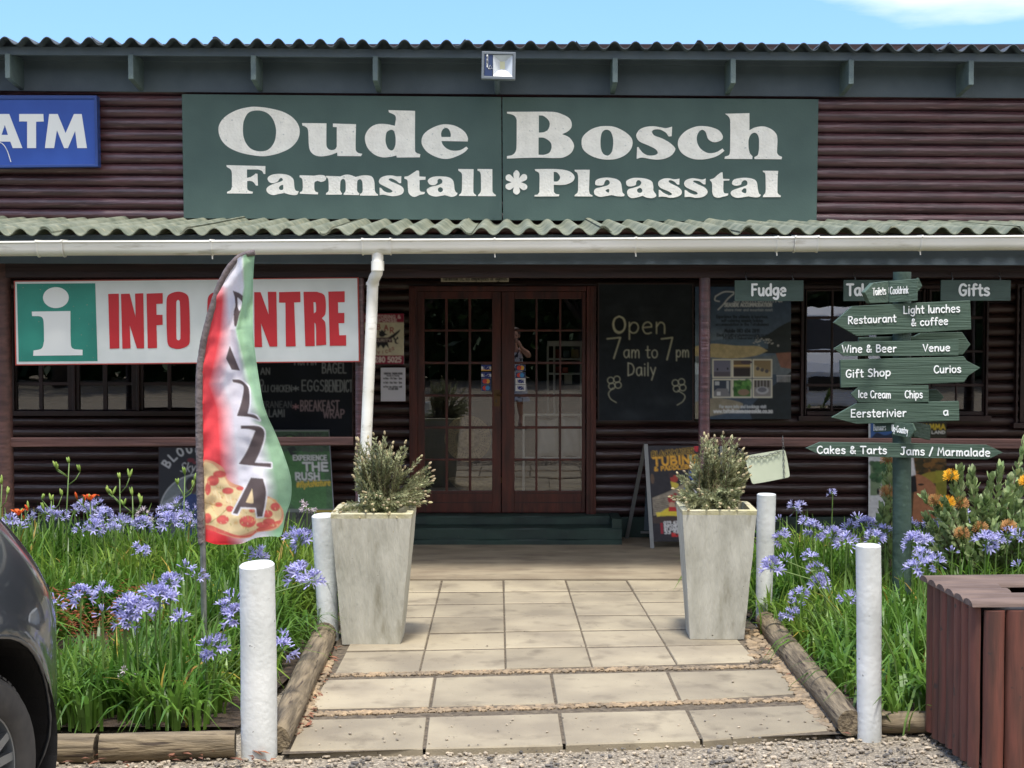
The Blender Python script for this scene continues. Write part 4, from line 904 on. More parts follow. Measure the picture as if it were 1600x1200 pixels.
    c.text('Mobile 083 656 2891', 1132, 1187, 519.5, 5.4, .7, dk); c.text('Email info@tsitsikammaseaside.co.za', 1120, 1200, 525.5, 4.4, .45, dk); c.text('PO BOX 7 Oubosrand 6302', 1130, 1188, 530, 4, .45, dk)
    c.text('For more info and bookings visit', 1124, 1197, 637.5, 4.6, .5, wt); c.text('www.tsitsikammaseaside.co.za', 1115, 1207, 645, 5.6, .75, (226, 228, 230))
    panel_thing('seaside_poster', 'blue seaside accommodation poster with six small photos behind the veranda post', 'poster', c, 13.16, .03)
    # security plate and paper notice by the door
    c = Cv(561, 490, 631, 569, (206, 198, 174)); c.rect(561, 490, 631, 503.5, (140, 30, 60)); c.rect(561, 555.5, 631, 569, (140, 30, 60))
    c.text('MONITORING &', 570, 626, 497.5, 5, .55, (220, 200, 200)); c.text('RESPONSE', 575, 620, 502.8, 4.2, .55, (220, 200, 200)); c.text('533 280 5025', 566, 627, 565.8, 8, .8, (232, 220, 214))
    for ch, x, y in (('S', 572, 519), ('A', 580, 516), ('B', 588, 514.5), ('A', 600, 516), ('R', 609, 520)): c.text(ch, x, x+6.5, y, 8, .8, (150, 40, 50))
    c.poly([(604,529),(626,514),(624,519),(616,527),(606,531)], (30, 30, 36)); c.poly([(566,514),(588,529),(586,532),(572,527)], (30, 30, 36)); c.ell(597, 522, 5, 4.5, (36, 36, 42)); c.poly([(600,520),(606,523),(600,524.5)], (36, 36, 42))
    c.poly([(591,515),(594,518),(597,515),(600,518),(603,515),(602,519),(592,519)], (40, 38, 44)); c.poly([(575,528),(612,527),(613,535),(576,535)], (64, 34, 50)); c.text('SECURITY', 578, 611, 533.8, 4, .4, (200, 190, 180))
    c.poly([(588,535),(606,535),(608,545),(603,539),(599,545),(595,539),(590,545)], (30, 30, 36)); c.ell(620, 533, 3.6, 4.5, (40, 38, 44)); c.ell(621.5, 533, 2.2, 3, (206, 198, 174)); c.ell(616, 529, 1.3, 2, (40, 38, 44)); c.ell(621, 528, 1.3, 2, (40, 38, 44))
    for ch, x, y in zip('SERVICES', (571, 577, 583, 589.5, 596, 602, 607.5, 612), (548, 550.5, 552, 553, 552.6, 551.4, 549.5, 547)): c.text(ch, x, x+4, y, 4.6, .5, (140, 50, 56))
    c.noise(.1, 3); panel_thing('security_plate', 'cream and crimson security company plate with an eagle emblem left of the door', 'sign', c, 13.18, .012)
    c = Cv(595, 574.5, 633.5, 627, (206, 206, 218)); k = (50, 50, 60)
    c.text('FARMSTALL TRADING HOURS', 600, 629, 585, 2.6, .4, k); c.text('Monday to Sunday', 604, 624, 588, 2, .3, k)
    for y, s_ in ((592.5, 'Mon - Fri 7am - 7pm'), (599, 'Sat - Sun 7am - 7pm'), (605.5, 'For enquiries call')): c.text(s_, 602, 628, y, 2.6, .4, k); c.ell(600, y-1, 1.2, 1.2, k)
    c.text('042 280 3000', 607, 622, 609, 2.6, .4, k); panel_thing('paper_notice', 'white printed paper notice below the security plate', 'notice', c, 13.2, .004)
    c = Cv(689, 424, 795, 440.5, (176, 168, 148)); k = (40, 34, 32)
    c.text('negligence on the part of Oudebosch', 692, 791, 431, 6, .62, k); c.text('farmstall cc, its employees or agents.', 692, 793, 438, 6, .62, k); c.noise(.08, 2)
    panel_thing('disclaimer_notice', 'narrow beige disclaimer notice above the double door', 'notice', c, 13.15, .012)
    # poster behind the signpost
    c = Cv(1357, 659, 1479, 816, (60, 60, 50)); c.rect(1357, 659, 1400, 816, (198, 202, 206)); c.poly("1360,660! 1398,660! 1398,688 1360,692!", (58, 96, 158)); c.poly("1362,684! 1370,676 1384,680 1398,674! 1398,692! 1362,692!", (30, 44, 70))
    c.rect(1360, 721, 1398, 774, (120, 140, 110)); [c.ell(random.uniform(1362,1396), random.uniform(723,752), 5, 4, random.choice(((66,104,70),(44,78,52),(96,132,92))), .8) for q in range(60)]
    c.poly([(1378,752),(1386,752),(1397,774),(1370,774)], (170, 170, 168)); c.ell(1372, 768, 2, 5, (30, 30, 34)); c.ell(1376, 762, 1.6, 4, (30, 30, 34)); c.rect(1357, 776, 1400, 816, (206, 208, 210))
    c.rect(1400, 659, 1479, 816, (70, 58, 40)); c.rect(1400, 659, 1479, 700, (38, 36, 26)); [c.ell(random.uniform(1402,1478), random.uniform(700,742), 6, 4, random.choice(((96,70,36),(56,50,26),(130,92,44),(40,40,26))), .8) for q in range(120)]
    c.poly("1432,745! 1452,738 1479,735! 1479,752! 1440,758!", (150, 138, 54)); c.poly("1430,740! 1445,745 1462,760 1479,800! 1479,816! 1425,816!", (166, 112, 80)); c.rect(1462, 735, 1479, 816, (150, 150, 50), .6)
    c.poly([(1420,716),(1427,714),(1431,742),(1420,745)], (216, 214, 216)); c.poly([(1420,745),(1431,744),(1433,768),(1424,770)], (28, 28, 34)); c.ell(1439, 757, 5, 1.6, (40, 34, 30))
    c.text('TSITSIKAMMA', 1402, 1477, 671, 8, 1.0, (196, 170, 50)); c.text('ADVENTURE LAND', 1402, 1477, 677.5, 4.2, .55, (220, 220, 214)); c.noise(.15, 3)
    panel_thing('adventure_poster', 'adventure land poster with forest road picture on the wall behind the signpost', 'poster', c, 13.19, .015)
posters()
def leaning():
    # two boards leaning against the wall on the left and the a-frame at the right
    def lean_panel(name, label, cv, y_top, y_bot, skew=0.0, thick=.02, edge=None):
        x0, yt, x1, yb = cv.x0, cv.y0, cv.x1, cv.y1
        def fn(x, y):
            t = (y-yt)/(yb-yt); return W(x + skew*t + .0*(x-x0), y, y_top+(y_bot-y_top)*t)
        t = thing(name, label, 'poster board', fn((x0+x1)/2, yb))
        grid_print('print', cv, fn, M_print, t)
        mb = MB(); q = Vector((0, .004, 0)); r = Vector((0, thick, 0)); e = 1.5
        P = [fn(x0-e, yb), fn(x1+e, yb), fn(x1+e, yt-e), fn(x0-e, yt-e)]
        mb.hexa([P[0]+q, P[1]+q, P[1]+r, P[0]+r, P[3]+q, P[2]+q, P[2]+r, P[3]+r]); mb.build('board', edge or M_metal, t)
        return t, fn
    c = Cv(392, 673, 513, 838, (66, 104, 60))
    c.rect(392, 673, 513, 705, (62, 84, 62)); c.noise(.3, 6); c.noise(.25, 2); c.rect(392, 672, 513, 674, (150, 160, 150))
    c.poly("395,700! 405,720 412,760 408,800! 395,800!", (34, 50, 34)); c.poly("440,715 455,708 480,712 500,722 500,800 455,800", (70, 128, 56), .5)
    c.ell(452, 686, 12, 7, (30, 38, 30)); c.ell(452, 686, 8, 5, (90, 130, 80)); c.text('BUNGY', 466, 502, 684, 7, 1.0, (50, 56, 50)); c.text('SWING', 466, 498, 692, 6, .9, (60, 66, 60))
    c.poly([(447,700),(458,697),(462,704),(454,706),(464,708),(452,712)], (34, 44, 34)); c.text('WILDLIFE', 470, 503, 706, 6, .8, (70, 78, 68))
    for sh, cl in ((1.2, (40, 46, 40)), (0, (206, 208, 206))):
        c.text('EXPERIENCE', 455+sh, 508+sh, 719+sh, 7.5, .85, cl); c.text('THE', 470+sh, 509+sh, 735.5+sh, 12.5, 1.7, cl); c.text('RUSH', 457+sh, 495+sh, 749.5+sh, 10.5, 1.4, cl)
    c.line([(458,752.5),(510,750)], .4, (190, 190, 180)); c.text('#flyAsNature', 458, 511, 762, 9, .9, (206, 176, 50), y1=758, slant=.15)
    c.rect(392, 795, 513, 800, (110, 120, 112)); c.rect(392, 800, 513, 838, (70, 74, 60)); c.text('083', 452, 470, 810, 8, 1, (30, 32, 30)); c.rect(485, 797, 513, 801, (170, 150, 50)); c.noise(.1, 1.5)
    lean_panel('rush_poster', 'tall green EXPERIENCE THE RUSH board leaning behind the rail right of the pizza flag', c, 12.98, 12.72, 10)
    c = Cv(249, 700, 390, 850, (26, 27, 31)); c.noise(.2, 10)
    for i, ch in enumerate('BLOUKRANS'):
        a = -1.02+i*.255; c2 = (310+52*math.sin(a), 752-46*math.cos(a))
        pl = strokes(ch, -4.6, 4.6, 0, 0, 13); [c.line([(c2[0]+x*math.cos(a)-y*math.sin(a), c2[1]+x*math.sin(a)+y*math.cos(a)) for x, y in s_], 1.35, (200, 200, 200)) for s_ in pl]
    c.ell(298, 719, 7, 4, (120, 26, 36), .9, .4); c.ell(305, 723, 5, 2.5, (120, 26, 36), .9, .4); c.text('Skywalk', 281, 335, 737, 14, .75, (196, 196, 196), slant=.3)
    c.ell(312, 800, 63, 60, (190, 192, 192)); c.ell(312, 800, 61.3, 58.3, (120, 128, 130)); c.poly("249,790! 275,775 300,768 330,780 375,775! 375,850! 249,850!", (72, 82, 84), .8); c.poly("250,788! 276,772! 278,792! 252,796!", (150, 156, 158))
    c.ell(300, 757, 10, 12, (30, 24, 24)); c.ell(301, 762, 7, 9, (70, 50, 44)); c.poly("283,785! 292,773 303,772 318,778! 320,850! 282,850!", (40, 62, 116)); c.noise(.12, 2)
    t_, f_ = lean_panel('skywalk_poster', 'black arched skywalk advertising board leaning behind the flowers left of the flag', c, 13.0, 12.8, 0, .02, M_dark)
    # a-frame
    c = Cv(1011, 697, 1125, 846, (34, 32, 38)); c.noise(.2, 8)
    for dx, dy, cl in ((-1, 1, (200, 160, 50)), (1, -1, (200, 160, 50)), (0, 0, (22, 22, 24))): c.text('BLACKWATER', 1017.5+dx*.6, 1083+dx*.6, 714+dy*.5, 8, 1.0 if cl[0] > 99 else .8, cl, y1=708+dy*.5)
    c.text('TUBING', 1019, 1090, 728, 12.5, 1.7, (226, 168, 50), y1=723); c.text('& PADDLEBOARD', 1020, 1100, 736, 6, .9, (226, 168, 50), y1=730)
    c.poly("1014,778! 1040,768 1060,758 1075,752 1100,752 1125,760! 1125,800! 1014,806!", (150, 140, 122)); c.noise(.3, 3)
    for k in range(9): c.line(outline(f"1014,{782+k*3} 1040,{777+k*3} 1070,{764+k*4}", closed=False), .6, (74, 66, 60), .7)
    c.ell(1016, 748, 3, 8, (96, 74, 54)); c.ell(1050, 748, 6, 6, (170, 60, 46)); c.ell(1046, 742, 4, 4, (60, 40, 40)); c.poly("1044,752! 1056,756 1054,762 1046,764!", (210, 190, 70)); c.ell(1085, 742, 12, 10, (30, 80, 170)); c.poly("1066,760! 1078,768! 1074,772! 1064,764!", (60, 120, 190)); c.poly("1074,752! 1092,752! 1092,780! 1086,782!", (230, 230, 230)); c.ell(1091, 757, 4, 10, (190, 40, 60)); c.ell(1088, 700, 4, 6, (190, 40, 50))
    c.ell(1044, 780, 6, 7, (160, 40, 44)); c.ell(1043, 776, 3, 3, (190, 70, 60)); c.ell(1050, 774, 3.6, 4, (150, 50, 50)); c.poly("1019,802! 1026,800 1040,793 1052,798 1070,800! 1068,806 1040,808 1024,806!", (224, 200, 60)); c.ell(1044, 789, 4.6, 4.6, (196, 160, 130)); c.poly("1039,792! 1049,792! 1052,799! 1038,799!", (190, 44, 44)); c.poly("1018,801! 1024,800! 1026,806! 1020,808!", (226, 206, 80)); c.poly("1012,808! 1040,806 1080,808! 1125,806! 1125,816! 1012,818!", (64, 50, 44))
    for i, s_ in enumerate(('079 636 8008', 'INFO@TUBING', '81 DARNELL ST', '33 58 20.9')): c.text(s_, 1029.5, 1075, 819+i*5, 4, .7, (216, 216, 214), y1=817.5+i*5)
    c.text('BLACKWATER', 1041, 1090, 838, 4.6, .9, (206, 40, 40), y1=836); c.rect(1024, 817, 1028, 834, (150, 32, 46)); c.noise(.1, 1.5)
    fn = lambda x, y: W(x + (y-697)/149*9.5, y, 12.78 - (y-697)/149*.17)
    t = thing('a_frame_sign', 'black tubing a-frame board standing on the terrace behind the right planter', 'a-frame sign', Vector((W(1065, 850, 12.7).x, 12.72, .012)))
    grid_print('print', c, fn, M_print, t)
    q = Vector((0, .004, 0)); r = Vector((0, .02, 0)); mb = MB(); P = [fn(1010.5, 846.5), fn(1126, 846.5), fn(1126, 696.5), fn(1010.5, 696.5)]
    mb.hexa([P[0]+q, P[1]+q, P[1]+r, P[0]+r, P[3]+q, P[2]+q, P[2]+r, P[3]+r]); mb.build('panel', M_black, t)
    al = mat('aluminium_leg', L3(130, 132, 130), .45, metal=.5)
    for x in (1009.3, 1127.5):
        mb = MB(); a = fn(x, 694); b = fn(x-.3, 857); b.z = .013; w = .016; mb.hexa([b+Vector((-w,0,0)), b+Vector((w,0,0)), b+Vector((w,.03,0)), b+Vector((-w,.03,0)), a+Vector((-w,0,0)), a+Vector((w,0,0)), a+Vector((w,.03,0)), a+Vector((-w,.03,0))]); mb.build('front_leg', al, t)
        mb = MB(); a2 = a+Vector((0,.034,0)); b2 = Vector((a.x-.13 if x < 1050 else a.x, 13.16, .013)); mb.hexa([b2+Vector((-w,0,0)), b2+Vector((w,0,0)), b2+Vector((w,.03,0)), b2+Vector((-w,.03,0)), a2+Vector((-w,0,0)), a2+Vector((w,0,0)), a2+Vector((w,.03,0)), a2+Vector((-w,.03,0))]); mb.build('rear_leg', al, t)
    a = fn(1009.3, 694); b1 = W(1001, 832, 13.08); mb = MB(); mb.tube([b1, b1+Vector((.66,0,0))], .012, 6); mb.build('cross_bar', al, t)
    c1 = a + Vector((.02,.05,-.04)); mb = MB(); mb.hexa([b1+Vector((.03,.0,.02)), b1+Vector((.62,0,.02)), b1+Vector((.62,.012,.02)), b1+Vector((.03,.012,.02)), c1, c1+Vector((.66,0,0)), c1+Vector((.66,.012,0)), c1+Vector((0,.012,0))]); mb.build('rear_panel', M_slate, t)
leaning()
def blank_plate():
    Y = 11.28; m = mat('blank_cream_plate', L3(206, 212, 186), .5, L3(190, 198, 172), 3)
    t = thing('blank_plate', 'blank cream plate hanging crooked from two chains under the right rail', 'sign', W(1198, 755, Y))
    mb = MB(); mb.prism([W(x, y, Y) for x, y in outline("1164.5,716 1168,712 1222,703 1227,705 1234,742 1231,746 1178,756 1174,752", 4)], .004); mb.build('plate', m, t)
    for pts in (((1223,684),(1224,700),(1224.5,720),(1225.5,750)), ((1152,698),(1160,708),(1172,714),(1195,713),(1222,704))):
        mb = MB(); P = [W(x, y, Y-.012) for x, y in pts]; L = []
        for a, b in zip(P[:-1], P[1:]):
            n = max(2, int((b-a).length/.022)); L += [a+(b-a)*i/n for i in range(n)]
        for i, p in enumerate(L):
            d = (P[-1]-P[0]).normalized(); d = (L[min(i+1, len(L)-1)]-L[max(i-1, 0)]).normalized(); s_ = Vector((0,1,0)).cross(d) if i % 2 else Vector((0,1,0))
            mb.tube([p+d*.014*math.cos(q*.7854)+s_*.007*math.sin(q*.7854) for q in range(9)], .0022, 5, cap=False)
        mb.build('chain', M_metal, t)
blank_plate()
def floodlight():
    Y = 12.62; t = thing('floodlight', 'square grey floodlight fixed under the eaves above the name sign', 'floodlight', W(778, 125, Y))
    hs = mat('floodlight_grey', L3(104, 112, 118), .5); pnl = mat('floodlight_panel', L3(48, 62, 96), .25); rf = mat('reflector', L3(215, 220, 224), .3, L3(180, 188, 194), 4)
    mb = MB(); P = [(753,80),(806,81.5),(805,124.5),(752,123)]; Q = [(757,84.5),(802,85.5),(801,120),(756,118.5)]
    mb.prism([W(x, y, Y) for x, y in P], .07, 0, [[W(x, y, Y) for x, y in Q]]); mb.prism([W(x, y, Y+.055) for x, y in Q], .014); mb.build('housing', hs, t, bevel=.004)
    mb = MB(); mb.prism([W(x, y, Y+.008) for x, y in ((757.5,85),(770,85.3),(769.4,119),(756.6,118.2))], .04, 0)
    write(mb, 'LUMINUS', 759.6, 761.4, 112, 2, .3, lambda px, py, d: W(760.5+(py-110)*.9, 95+ (760.5-px)*-9, Y+.007)-Vector((0,d,0)), m=1)
    mb.tube([W(763, 107.5, Y+.006), W(766, 101.5, Y+.006), W(769, 107.5, Y+.006), W(763, 107.5, Y+.006)], .002, 5, 1); mb.build('control_panel', [pnl, M_white], t)
    mb = MB(); O = [W(x, y, Y+.01) for x, y in ((770.5,86),(801,86),(800.5,119.5),(770.5,118.5))]; I = [W(x, y, Y+.05) for x, y in ((781,96),(789,96.3),(789,108.5),(781,108))]
    mb.add(O+I, [(0,4,5,1),(1,5,6,2),(2,6,7,3),(3,7,4,0)], 0); mb.add(I, [(0,3,2,1)], 1); mb.build('reflector', [rf, mat('led_array', L3(206, 206, 170), .5)], t)
    mb = MB(); mb.tube([W(776, 123, Y+.06), W(776.5, 140, Y+.35), W(777, 144, 13.2)], .022, 8); mb.build('bracket', M_slate, t)
floodlight()

# things inside the shop, seen through the door glass
def shop():
    straw = mat('woven_straw', L3(190, 165, 118), .8, L3(150, 128, 88), 30, bump=.5, bscale=60); cl = mat('white_cotton', L3(215, 215, 210), .9, L3(195, 195, 190), 4, bump=.3, bscale=10)
    Y = 13.75; t = thing('straw_hat', 'wide brimmed straw hat displayed inside the left door glass', 'hat', W(733, 720, Y)); c = W(731, 686, Y)
    mb = MB(); n = 28
    rings = [(.0,-.10),(.06,-.10),(.095,-.07),(.10,-.01),(.11,.0),(.17,.008),(.215,.03)]
    vs = []
    for r, y in rings:
        for k in range(n): vs.append(c + Vector((r*math.cos(k*6.2832/n), y, r*math.sin(k*6.2832/n))))
    mb.add(vs, [(i*n+k, i*n+(k+1) % n, (i+1)*n+(k+1) % n, (i+1)*n+k) for i in range(len(rings)-1) for k in range(n)]); mb.build('hat_body', straw, t, smooth=True)
    mb = MB()
    for r in (.135, .155, .175, .195):
        for k in range(40): a = k*6.2832/40; p = c + Vector((r*math.cos(a), .0, r*math.sin(a))); mb.ball(p, .004, 5, 4)
    mb.build('perforations', M_dark, t)
    t = thing('basket', 'low woven straw basket on the floor inside the left door glass', 'basket', W(742, 768, 13.8)); mb = MB(); c = W(744, 768, 13.8)
    for i in range(9): 
        r = .13+.012*i; mb.tube([c + Vector((r*math.cos(k*.2618)*1.15, r*.7*math.sin(k*.2618), .012+i*.013)) for k in range(25)], .009, 5)
    mb.build('weave', straw, t, smooth=True)
    t = thing('display_rack', 'thin white metal display rack inside the right door glass', 'rack', W(862, 768, 13.8)); mb = MB(); q = []
    for a, b in (((818,648),(909,648)),((818,648),(818,768)),((909,648),(909,716)),((818,716),(909,716))): mb.tube([W(*a, 13.8), W(*b, 13.8)], .012, 6)
    mb.build('rack_frame', M_white, t)
    for lab, (x0, x1, y0, y1) in (('plump white cotton cushion, nearer the door centre, on the white rack', (838,872,653,716)), ('plump white cotton cushion, nearer the right jamb, on the white rack', (876,908,649,716))):
        a = W(x0, y1, 13.9); b = W(x1, y0, 13.9); mb = MB(); vs = []; n = 12
        for s_ in (-1, 1):
            for j in range(n+1):
                for i in range(n+1):
                    u, v = i/n*2-1, j/n*2-1; e = max(0, (1-u**4)*(1-v**4))**.5
                    k = 1 - .10*(1-abs(u*v)) ; vs.append((a.x+(b.x-a.x)*(.5+.5*u*(1-.1*(1-v*v)*0)), 13.9+s_*.08*e+.012*math.sin(u*5+v*3), a.z+(b.z-a.z)*(.5+.5*v*(1-.12*(1-u*u)))))
        N = (n+1)**2
        for s_ in (0, 1): mb.f += [(s_*N+j*(n+1)+i, s_*N+j*(n+1)+i+1, s_*N+(j+1)*(n+1)+i+1, s_*N+(j+1)*(n+1)+i)[::1 if s_ == 0 else -1] for j in range(n) for i in range(n)]
        mb.v = vs; mb.m = [0]*len(mb.f); tag(mb.build('cushion', cl, smooth=True), lab, 'cushion', 'white cushions inside the shop')
    t = thing('shelf_unit', 'white shelf unit with small goods inside the right door glass', 'shelf', W(882, 640, 14.3)); mb = MB()
    for a, b in (((856,540),(856,646)),((866,540),(866,646)),((908,540),(908,646))): mb.tube([W(*a, 14.3), W(*b, 14.3)], .012, 6)
    for y in (560, 583, 612): mb.pxbox(856, 908, y, y+2.5, 14.3, .25)
    mb.build('shelf_frame', M_white, t)
    mb = MB(); mb.pxbox(856, 912, 533, 541, 14.28, .27); mb.build('top_panel', M_white, t)
    for k, (x, y, w, h, col) in enumerate(((868,560,9,-14,(150,60,50)),(880,560,10,-12,(90,110,120)),(893,560,11,-14,(160,140,90)),(868,583,8,-10,(140,40,40)),(879,583,9,-9,(180,60,50)),(882,600,12,-17,(200,196,180)))):
        mb = MB(); mb.pxbox(x, x+w, y+h, y, 14.35, .08); o = mb.build('gift_box', mat('packaging', L3(*col), .5), bevel=.006)
        tag(o, 'small packaged good on the white shelves behind the right door glass', 'package', 'packaged goods on the shop shelf')
    t = thing('counter', 'long wooden shop counter in the dim interior behind the windows', 'counter', (0, 15.6, .2)); mb = MB(); mb.box(-5.6, 5.6, 15.5, 16.1, .2, 1.1); mb.build('base', M_dark, t); mb = MB(); mb.box(-5.65, 5.65, 15.45, 16.15, 1.101, 1.14); mb.build('top', M_rail, t)
shop()

# ------------------------------------------------------------------ posts, logs, planters, bin, signpost, flag
M_post = mat('lumpy_white_paint', L3(218, 220, 216), .65, L3(192, 195, 191), 4, bump=.28, bscale=40, spots=(L3(120, 118, 112), 30, .735), col3=L3(158, 154, 142), scale3=7, lo3=.62, hi3=.82)
def post(label, base, top, d_base, d_top, seed, cut=.0):
    """base/top are world points of the axis"""
    mb = MB(); n = 28; k = 26; vs = []
    for i in range(k):
        t = i/(k-1); c = base.lerp(top, t); r = (d_base+(d_top-d_base)*t)/2
        for j in range(n):
            a = 6.2832*j/n; q = 1+.05*mn.noise((math.cos(a)*1.2, math.sin(a)*1.2+seed, t*2.2)) + .022*mn.noise((math.cos(a)*5, math.sin(a)*5+seed, t*22))
            z = c.z + (cut*math.cos(a-1) if i == k-1 else 0)
            vs.append((c.x+math.cos(a)*r*q, c.y+math.sin(a)*r*q, z))
    f = [(i*n+j, i*n+(j+1) % n, (i+1)*n+(j+1) % n, (i+1)*n+j) for i in range(k-1) for j in range(n)]
    c = top; b = len(vs); ri = []
    for j in range(n):
        v = Vector(vs[(k-1)*n+j]); ri.append(v.lerp(Vector((top.x, top.y, v.z)), .08) + Vector((0,0,.006)))
    vs += ri; vs.append(top+Vector((0,0,.009)))
    f += [((k-1)*n+j, (k-1)*n+(j+1) % n, b+(j+1) % n, b+j) for j in range(n)] + [(b+j, b+(j+1) % n, b+n) for j in range(n)]
    mb.add(vs, f); tag(mb.build('white_post', M_post, smooth=True, ang=35), label, 'post', 'white painted posts along the path')
p = G(405.5, 1172); q = W(401.5, 883, p.y+.02)
post('thick white post, nearest the pizza flag, at the front left of the path', p-Vector((0,0,.03)), q, .162, .160, 1, .008)
p = G(1358.5, 1146); q = W(1356.5, 853, p.y)
post('white post at the front right of the path beside the slatted bin', p-Vector((0,0,.03)), q, .113, .117, 5)
p = G(514, 999); q = W(505, 806, p.y+.02)
post('leaning white post touching the left planter', p-Vector((0,0,.03)), q, .125, .142, 9, .006)
p = G(1193, 976); q = W(1197.5, 773, p.y)
post('slim white post touching the right planter', p-Vector((0,0,.03)), q, .098, .120, 13)
LOGK = dict(col=L3(128, 114, 90), rough=.9, col2=L3(92, 81, 63), scale=7, lo=.4, hi=.62, bump=1.0, bscale=16, col3=L3(62, 51, 40), scale3=9, lo3=.56, hi3=.66)
M_logw = mat('grey_weathered_log', stretch=(5, .5, 5), **LOGK); M_logx = mat('grey_weathered_log', stretch=(.5, 5, 5), **LOGK)
def edging(label, a, b, r0, r1, seed, m=None):
    mb = MB(); n = 18; k = 40; d = (b-a).normalized(); u = Vector((0,0,1)); w = d.cross(u); vs = []
    for i in range(k):
        t = i/(k-1); c = a.lerp(b, t) + Vector((.008*mn.noise((t*3, seed, 0)), 0, .006*mn.noise((t*3, seed, 4)))); r = r0+(r1-r0)*t
        for j in range(n):
            an = 6.2832*j/n; q = 1+.05*mn.noise((math.cos(an)+seed, math.sin(an), t*5)) - .05*max(0, mn.noise((an*2.5, seed, t*1.2)) - .35)*4
            vs.append(c+(u*math.cos(an)+w*math.sin(an))*r*q)
    mb.add(vs, [(i*n+j, i*n+(j+1) % n, (i+1)*n+(j+1) % n, (i+1)*n+j) for i in range(k-1) for j in range(n)] + [tuple(range(n))[::-1], tuple(range((k-1)*n, k*n))])
    tag(mb.build('edging_log', M_logw if abs(b.y-a.y) > .5 else M_logx, smooth=True, ang=45), label, 'log', 'half sunk logs edging the flower beds')
UP = Vector((0,0,1))
edging('weathered edging log running from the thick white post along the left of the path', G(440, 1176)+UP*.045+Vector((-.03,0.05,0)), G(512, 1003)+UP*.045+Vector((-.02,0,0)), .062, .075, 1)
edging('long weathered edging log along the right of the path', G(1333, 1152)+UP*.05+Vector((.0,.06,0)), G(1190, 984)+UP*.05+Vector((.03,0,0)), .062, .068, 4)
y0 = G(260, 1176).y
edging('weathered edging log lying left of the thick white post', Vector((G(376, 1160).x, y0+.03, .03)), Vector((G(160, 1176).x, y0-.03, .03)), .062, .064, 8)
edging('weathered edging log partly hidden by the dark car', Vector((G(158, 1176).x-.012, y0-.03, .025)), Vector((-3.3, y0-.05, .025)), .066, .066, 12)
edging('dark edging log between the right front post and the slatted bin', Vector((G(1382, 1150).x, G(1400, 1140).y+.02, .03)), Vector((3.6, G(1400, 1140).y, .03)), .052, .056, 16)

M_planter = mat('cast_concrete', L3(188, 186, 172), .85, L3(164, 162, 148), 5, (2.2, 2.2, .5), bump=.5, bscale=30, col3=L3(134, 130, 112), scale3=6, lo3=.57, hi3=.74, spots=(L3(90, 86, 76), 50, .73))
M_lichen = mat('stained_rim', L3(186, 182, 158), .9, L3(166, 160, 122), 8, bump=.5, bscale=40, col3=L3(196, 190, 160), scale3=20)
def planter(label, base_c, top_c, wb, wt, ztop, rot, ml):
    t = thing('planter', label, 'planter', Vector((base_c.x, base_c.y, 0)), 'tall tapered concrete planters')
    def sq(c, w, z): return [Vector((c.x+(math.cos(rot)*x-math.sin(rot)*y)*w/2, c.y+(math.sin(rot)*x+math.cos(rot)*y)*w/2, z)) for x, y in ((-1,-1),(1,-1),(1,1),(-1,1))]
    mb = MB(); k = 14; rings = []
    lev = [(i/(k-1)) for i in range(k)]
    n = 12
    def ring(c, w, z, wob=1):
        s_ = sq(c, w, z); out = []
        for e in range(4):
            for i in range(n):
                u = i/n; p = s_[e].lerp(s_[(e+1) % 4], u)
                if i == 0: p = p.lerp(Vector((c.x, c.y, z)), .018)
                out.append(p + Vector((.004*mn.noise(p*7), .004*mn.noise(p*7+Vector((9,0,0))), 0))*wob)
        return out
    N = 4*n; vs = []
    for u in lev: vs += ring(base_c.lerp(top_c, u), wb+(wt-wb)*u, .006+(ztop-.03-.006)*u)
    mb.add(vs, [(i*N+j, i*N+(j+1) % N, (i+1)*N+(j+1) % N, (i+1)*N+j) for i in range(k-1) for j in range(N)] + [tuple(range(N))[::-1]])
    mb.build('body', ml[0], t, smooth=True, ang=40)
    r = MB(); vs = ring(top_c, wt, ztop-.03) + ring(top_c, wt+.004, ztop-.004) + ring(top_c, wt-.008, ztop) + ring(top_c, wt-.075, ztop) + ring(top_c, wt-.09, ztop-.10)
    r.add(vs, [(i*N+j, i*N+(j+1) % N, (i+1)*N+(j+1) % N, (i+1)*N+j) for i in range(4) for j in range(N)]); r.build('rim', ml[1], t, smooth=True, ang=40)
    s_ = MB(); s_.add(ring(top_c, wt-.07, ztop-.06), [tuple(range(N))]); s_.build('soil', M_soil, t)
    return t
pl = planter('pale concrete planter at the left of the path beside the leaning white post', Vector((W(579.7, 1013, 8.87).x, 8.87+.19, 0)), Vector((W(579.5, 805, 8.81).x, 8.81+.245, 0)), .352, .482, .80, .0, (M_planter, M_lichen))
pr = planter('pale concrete planter at the right of the path in front of the a-frame board', Vector((W(1119.5, 1005, 9.02).x+.01, 9.02+.18, 0)), Vector((W(1126.5, 798, 8.97).x, 8.97+.23, 0)), .33, .452, .80, -.03, (M_planter, M_lichen))

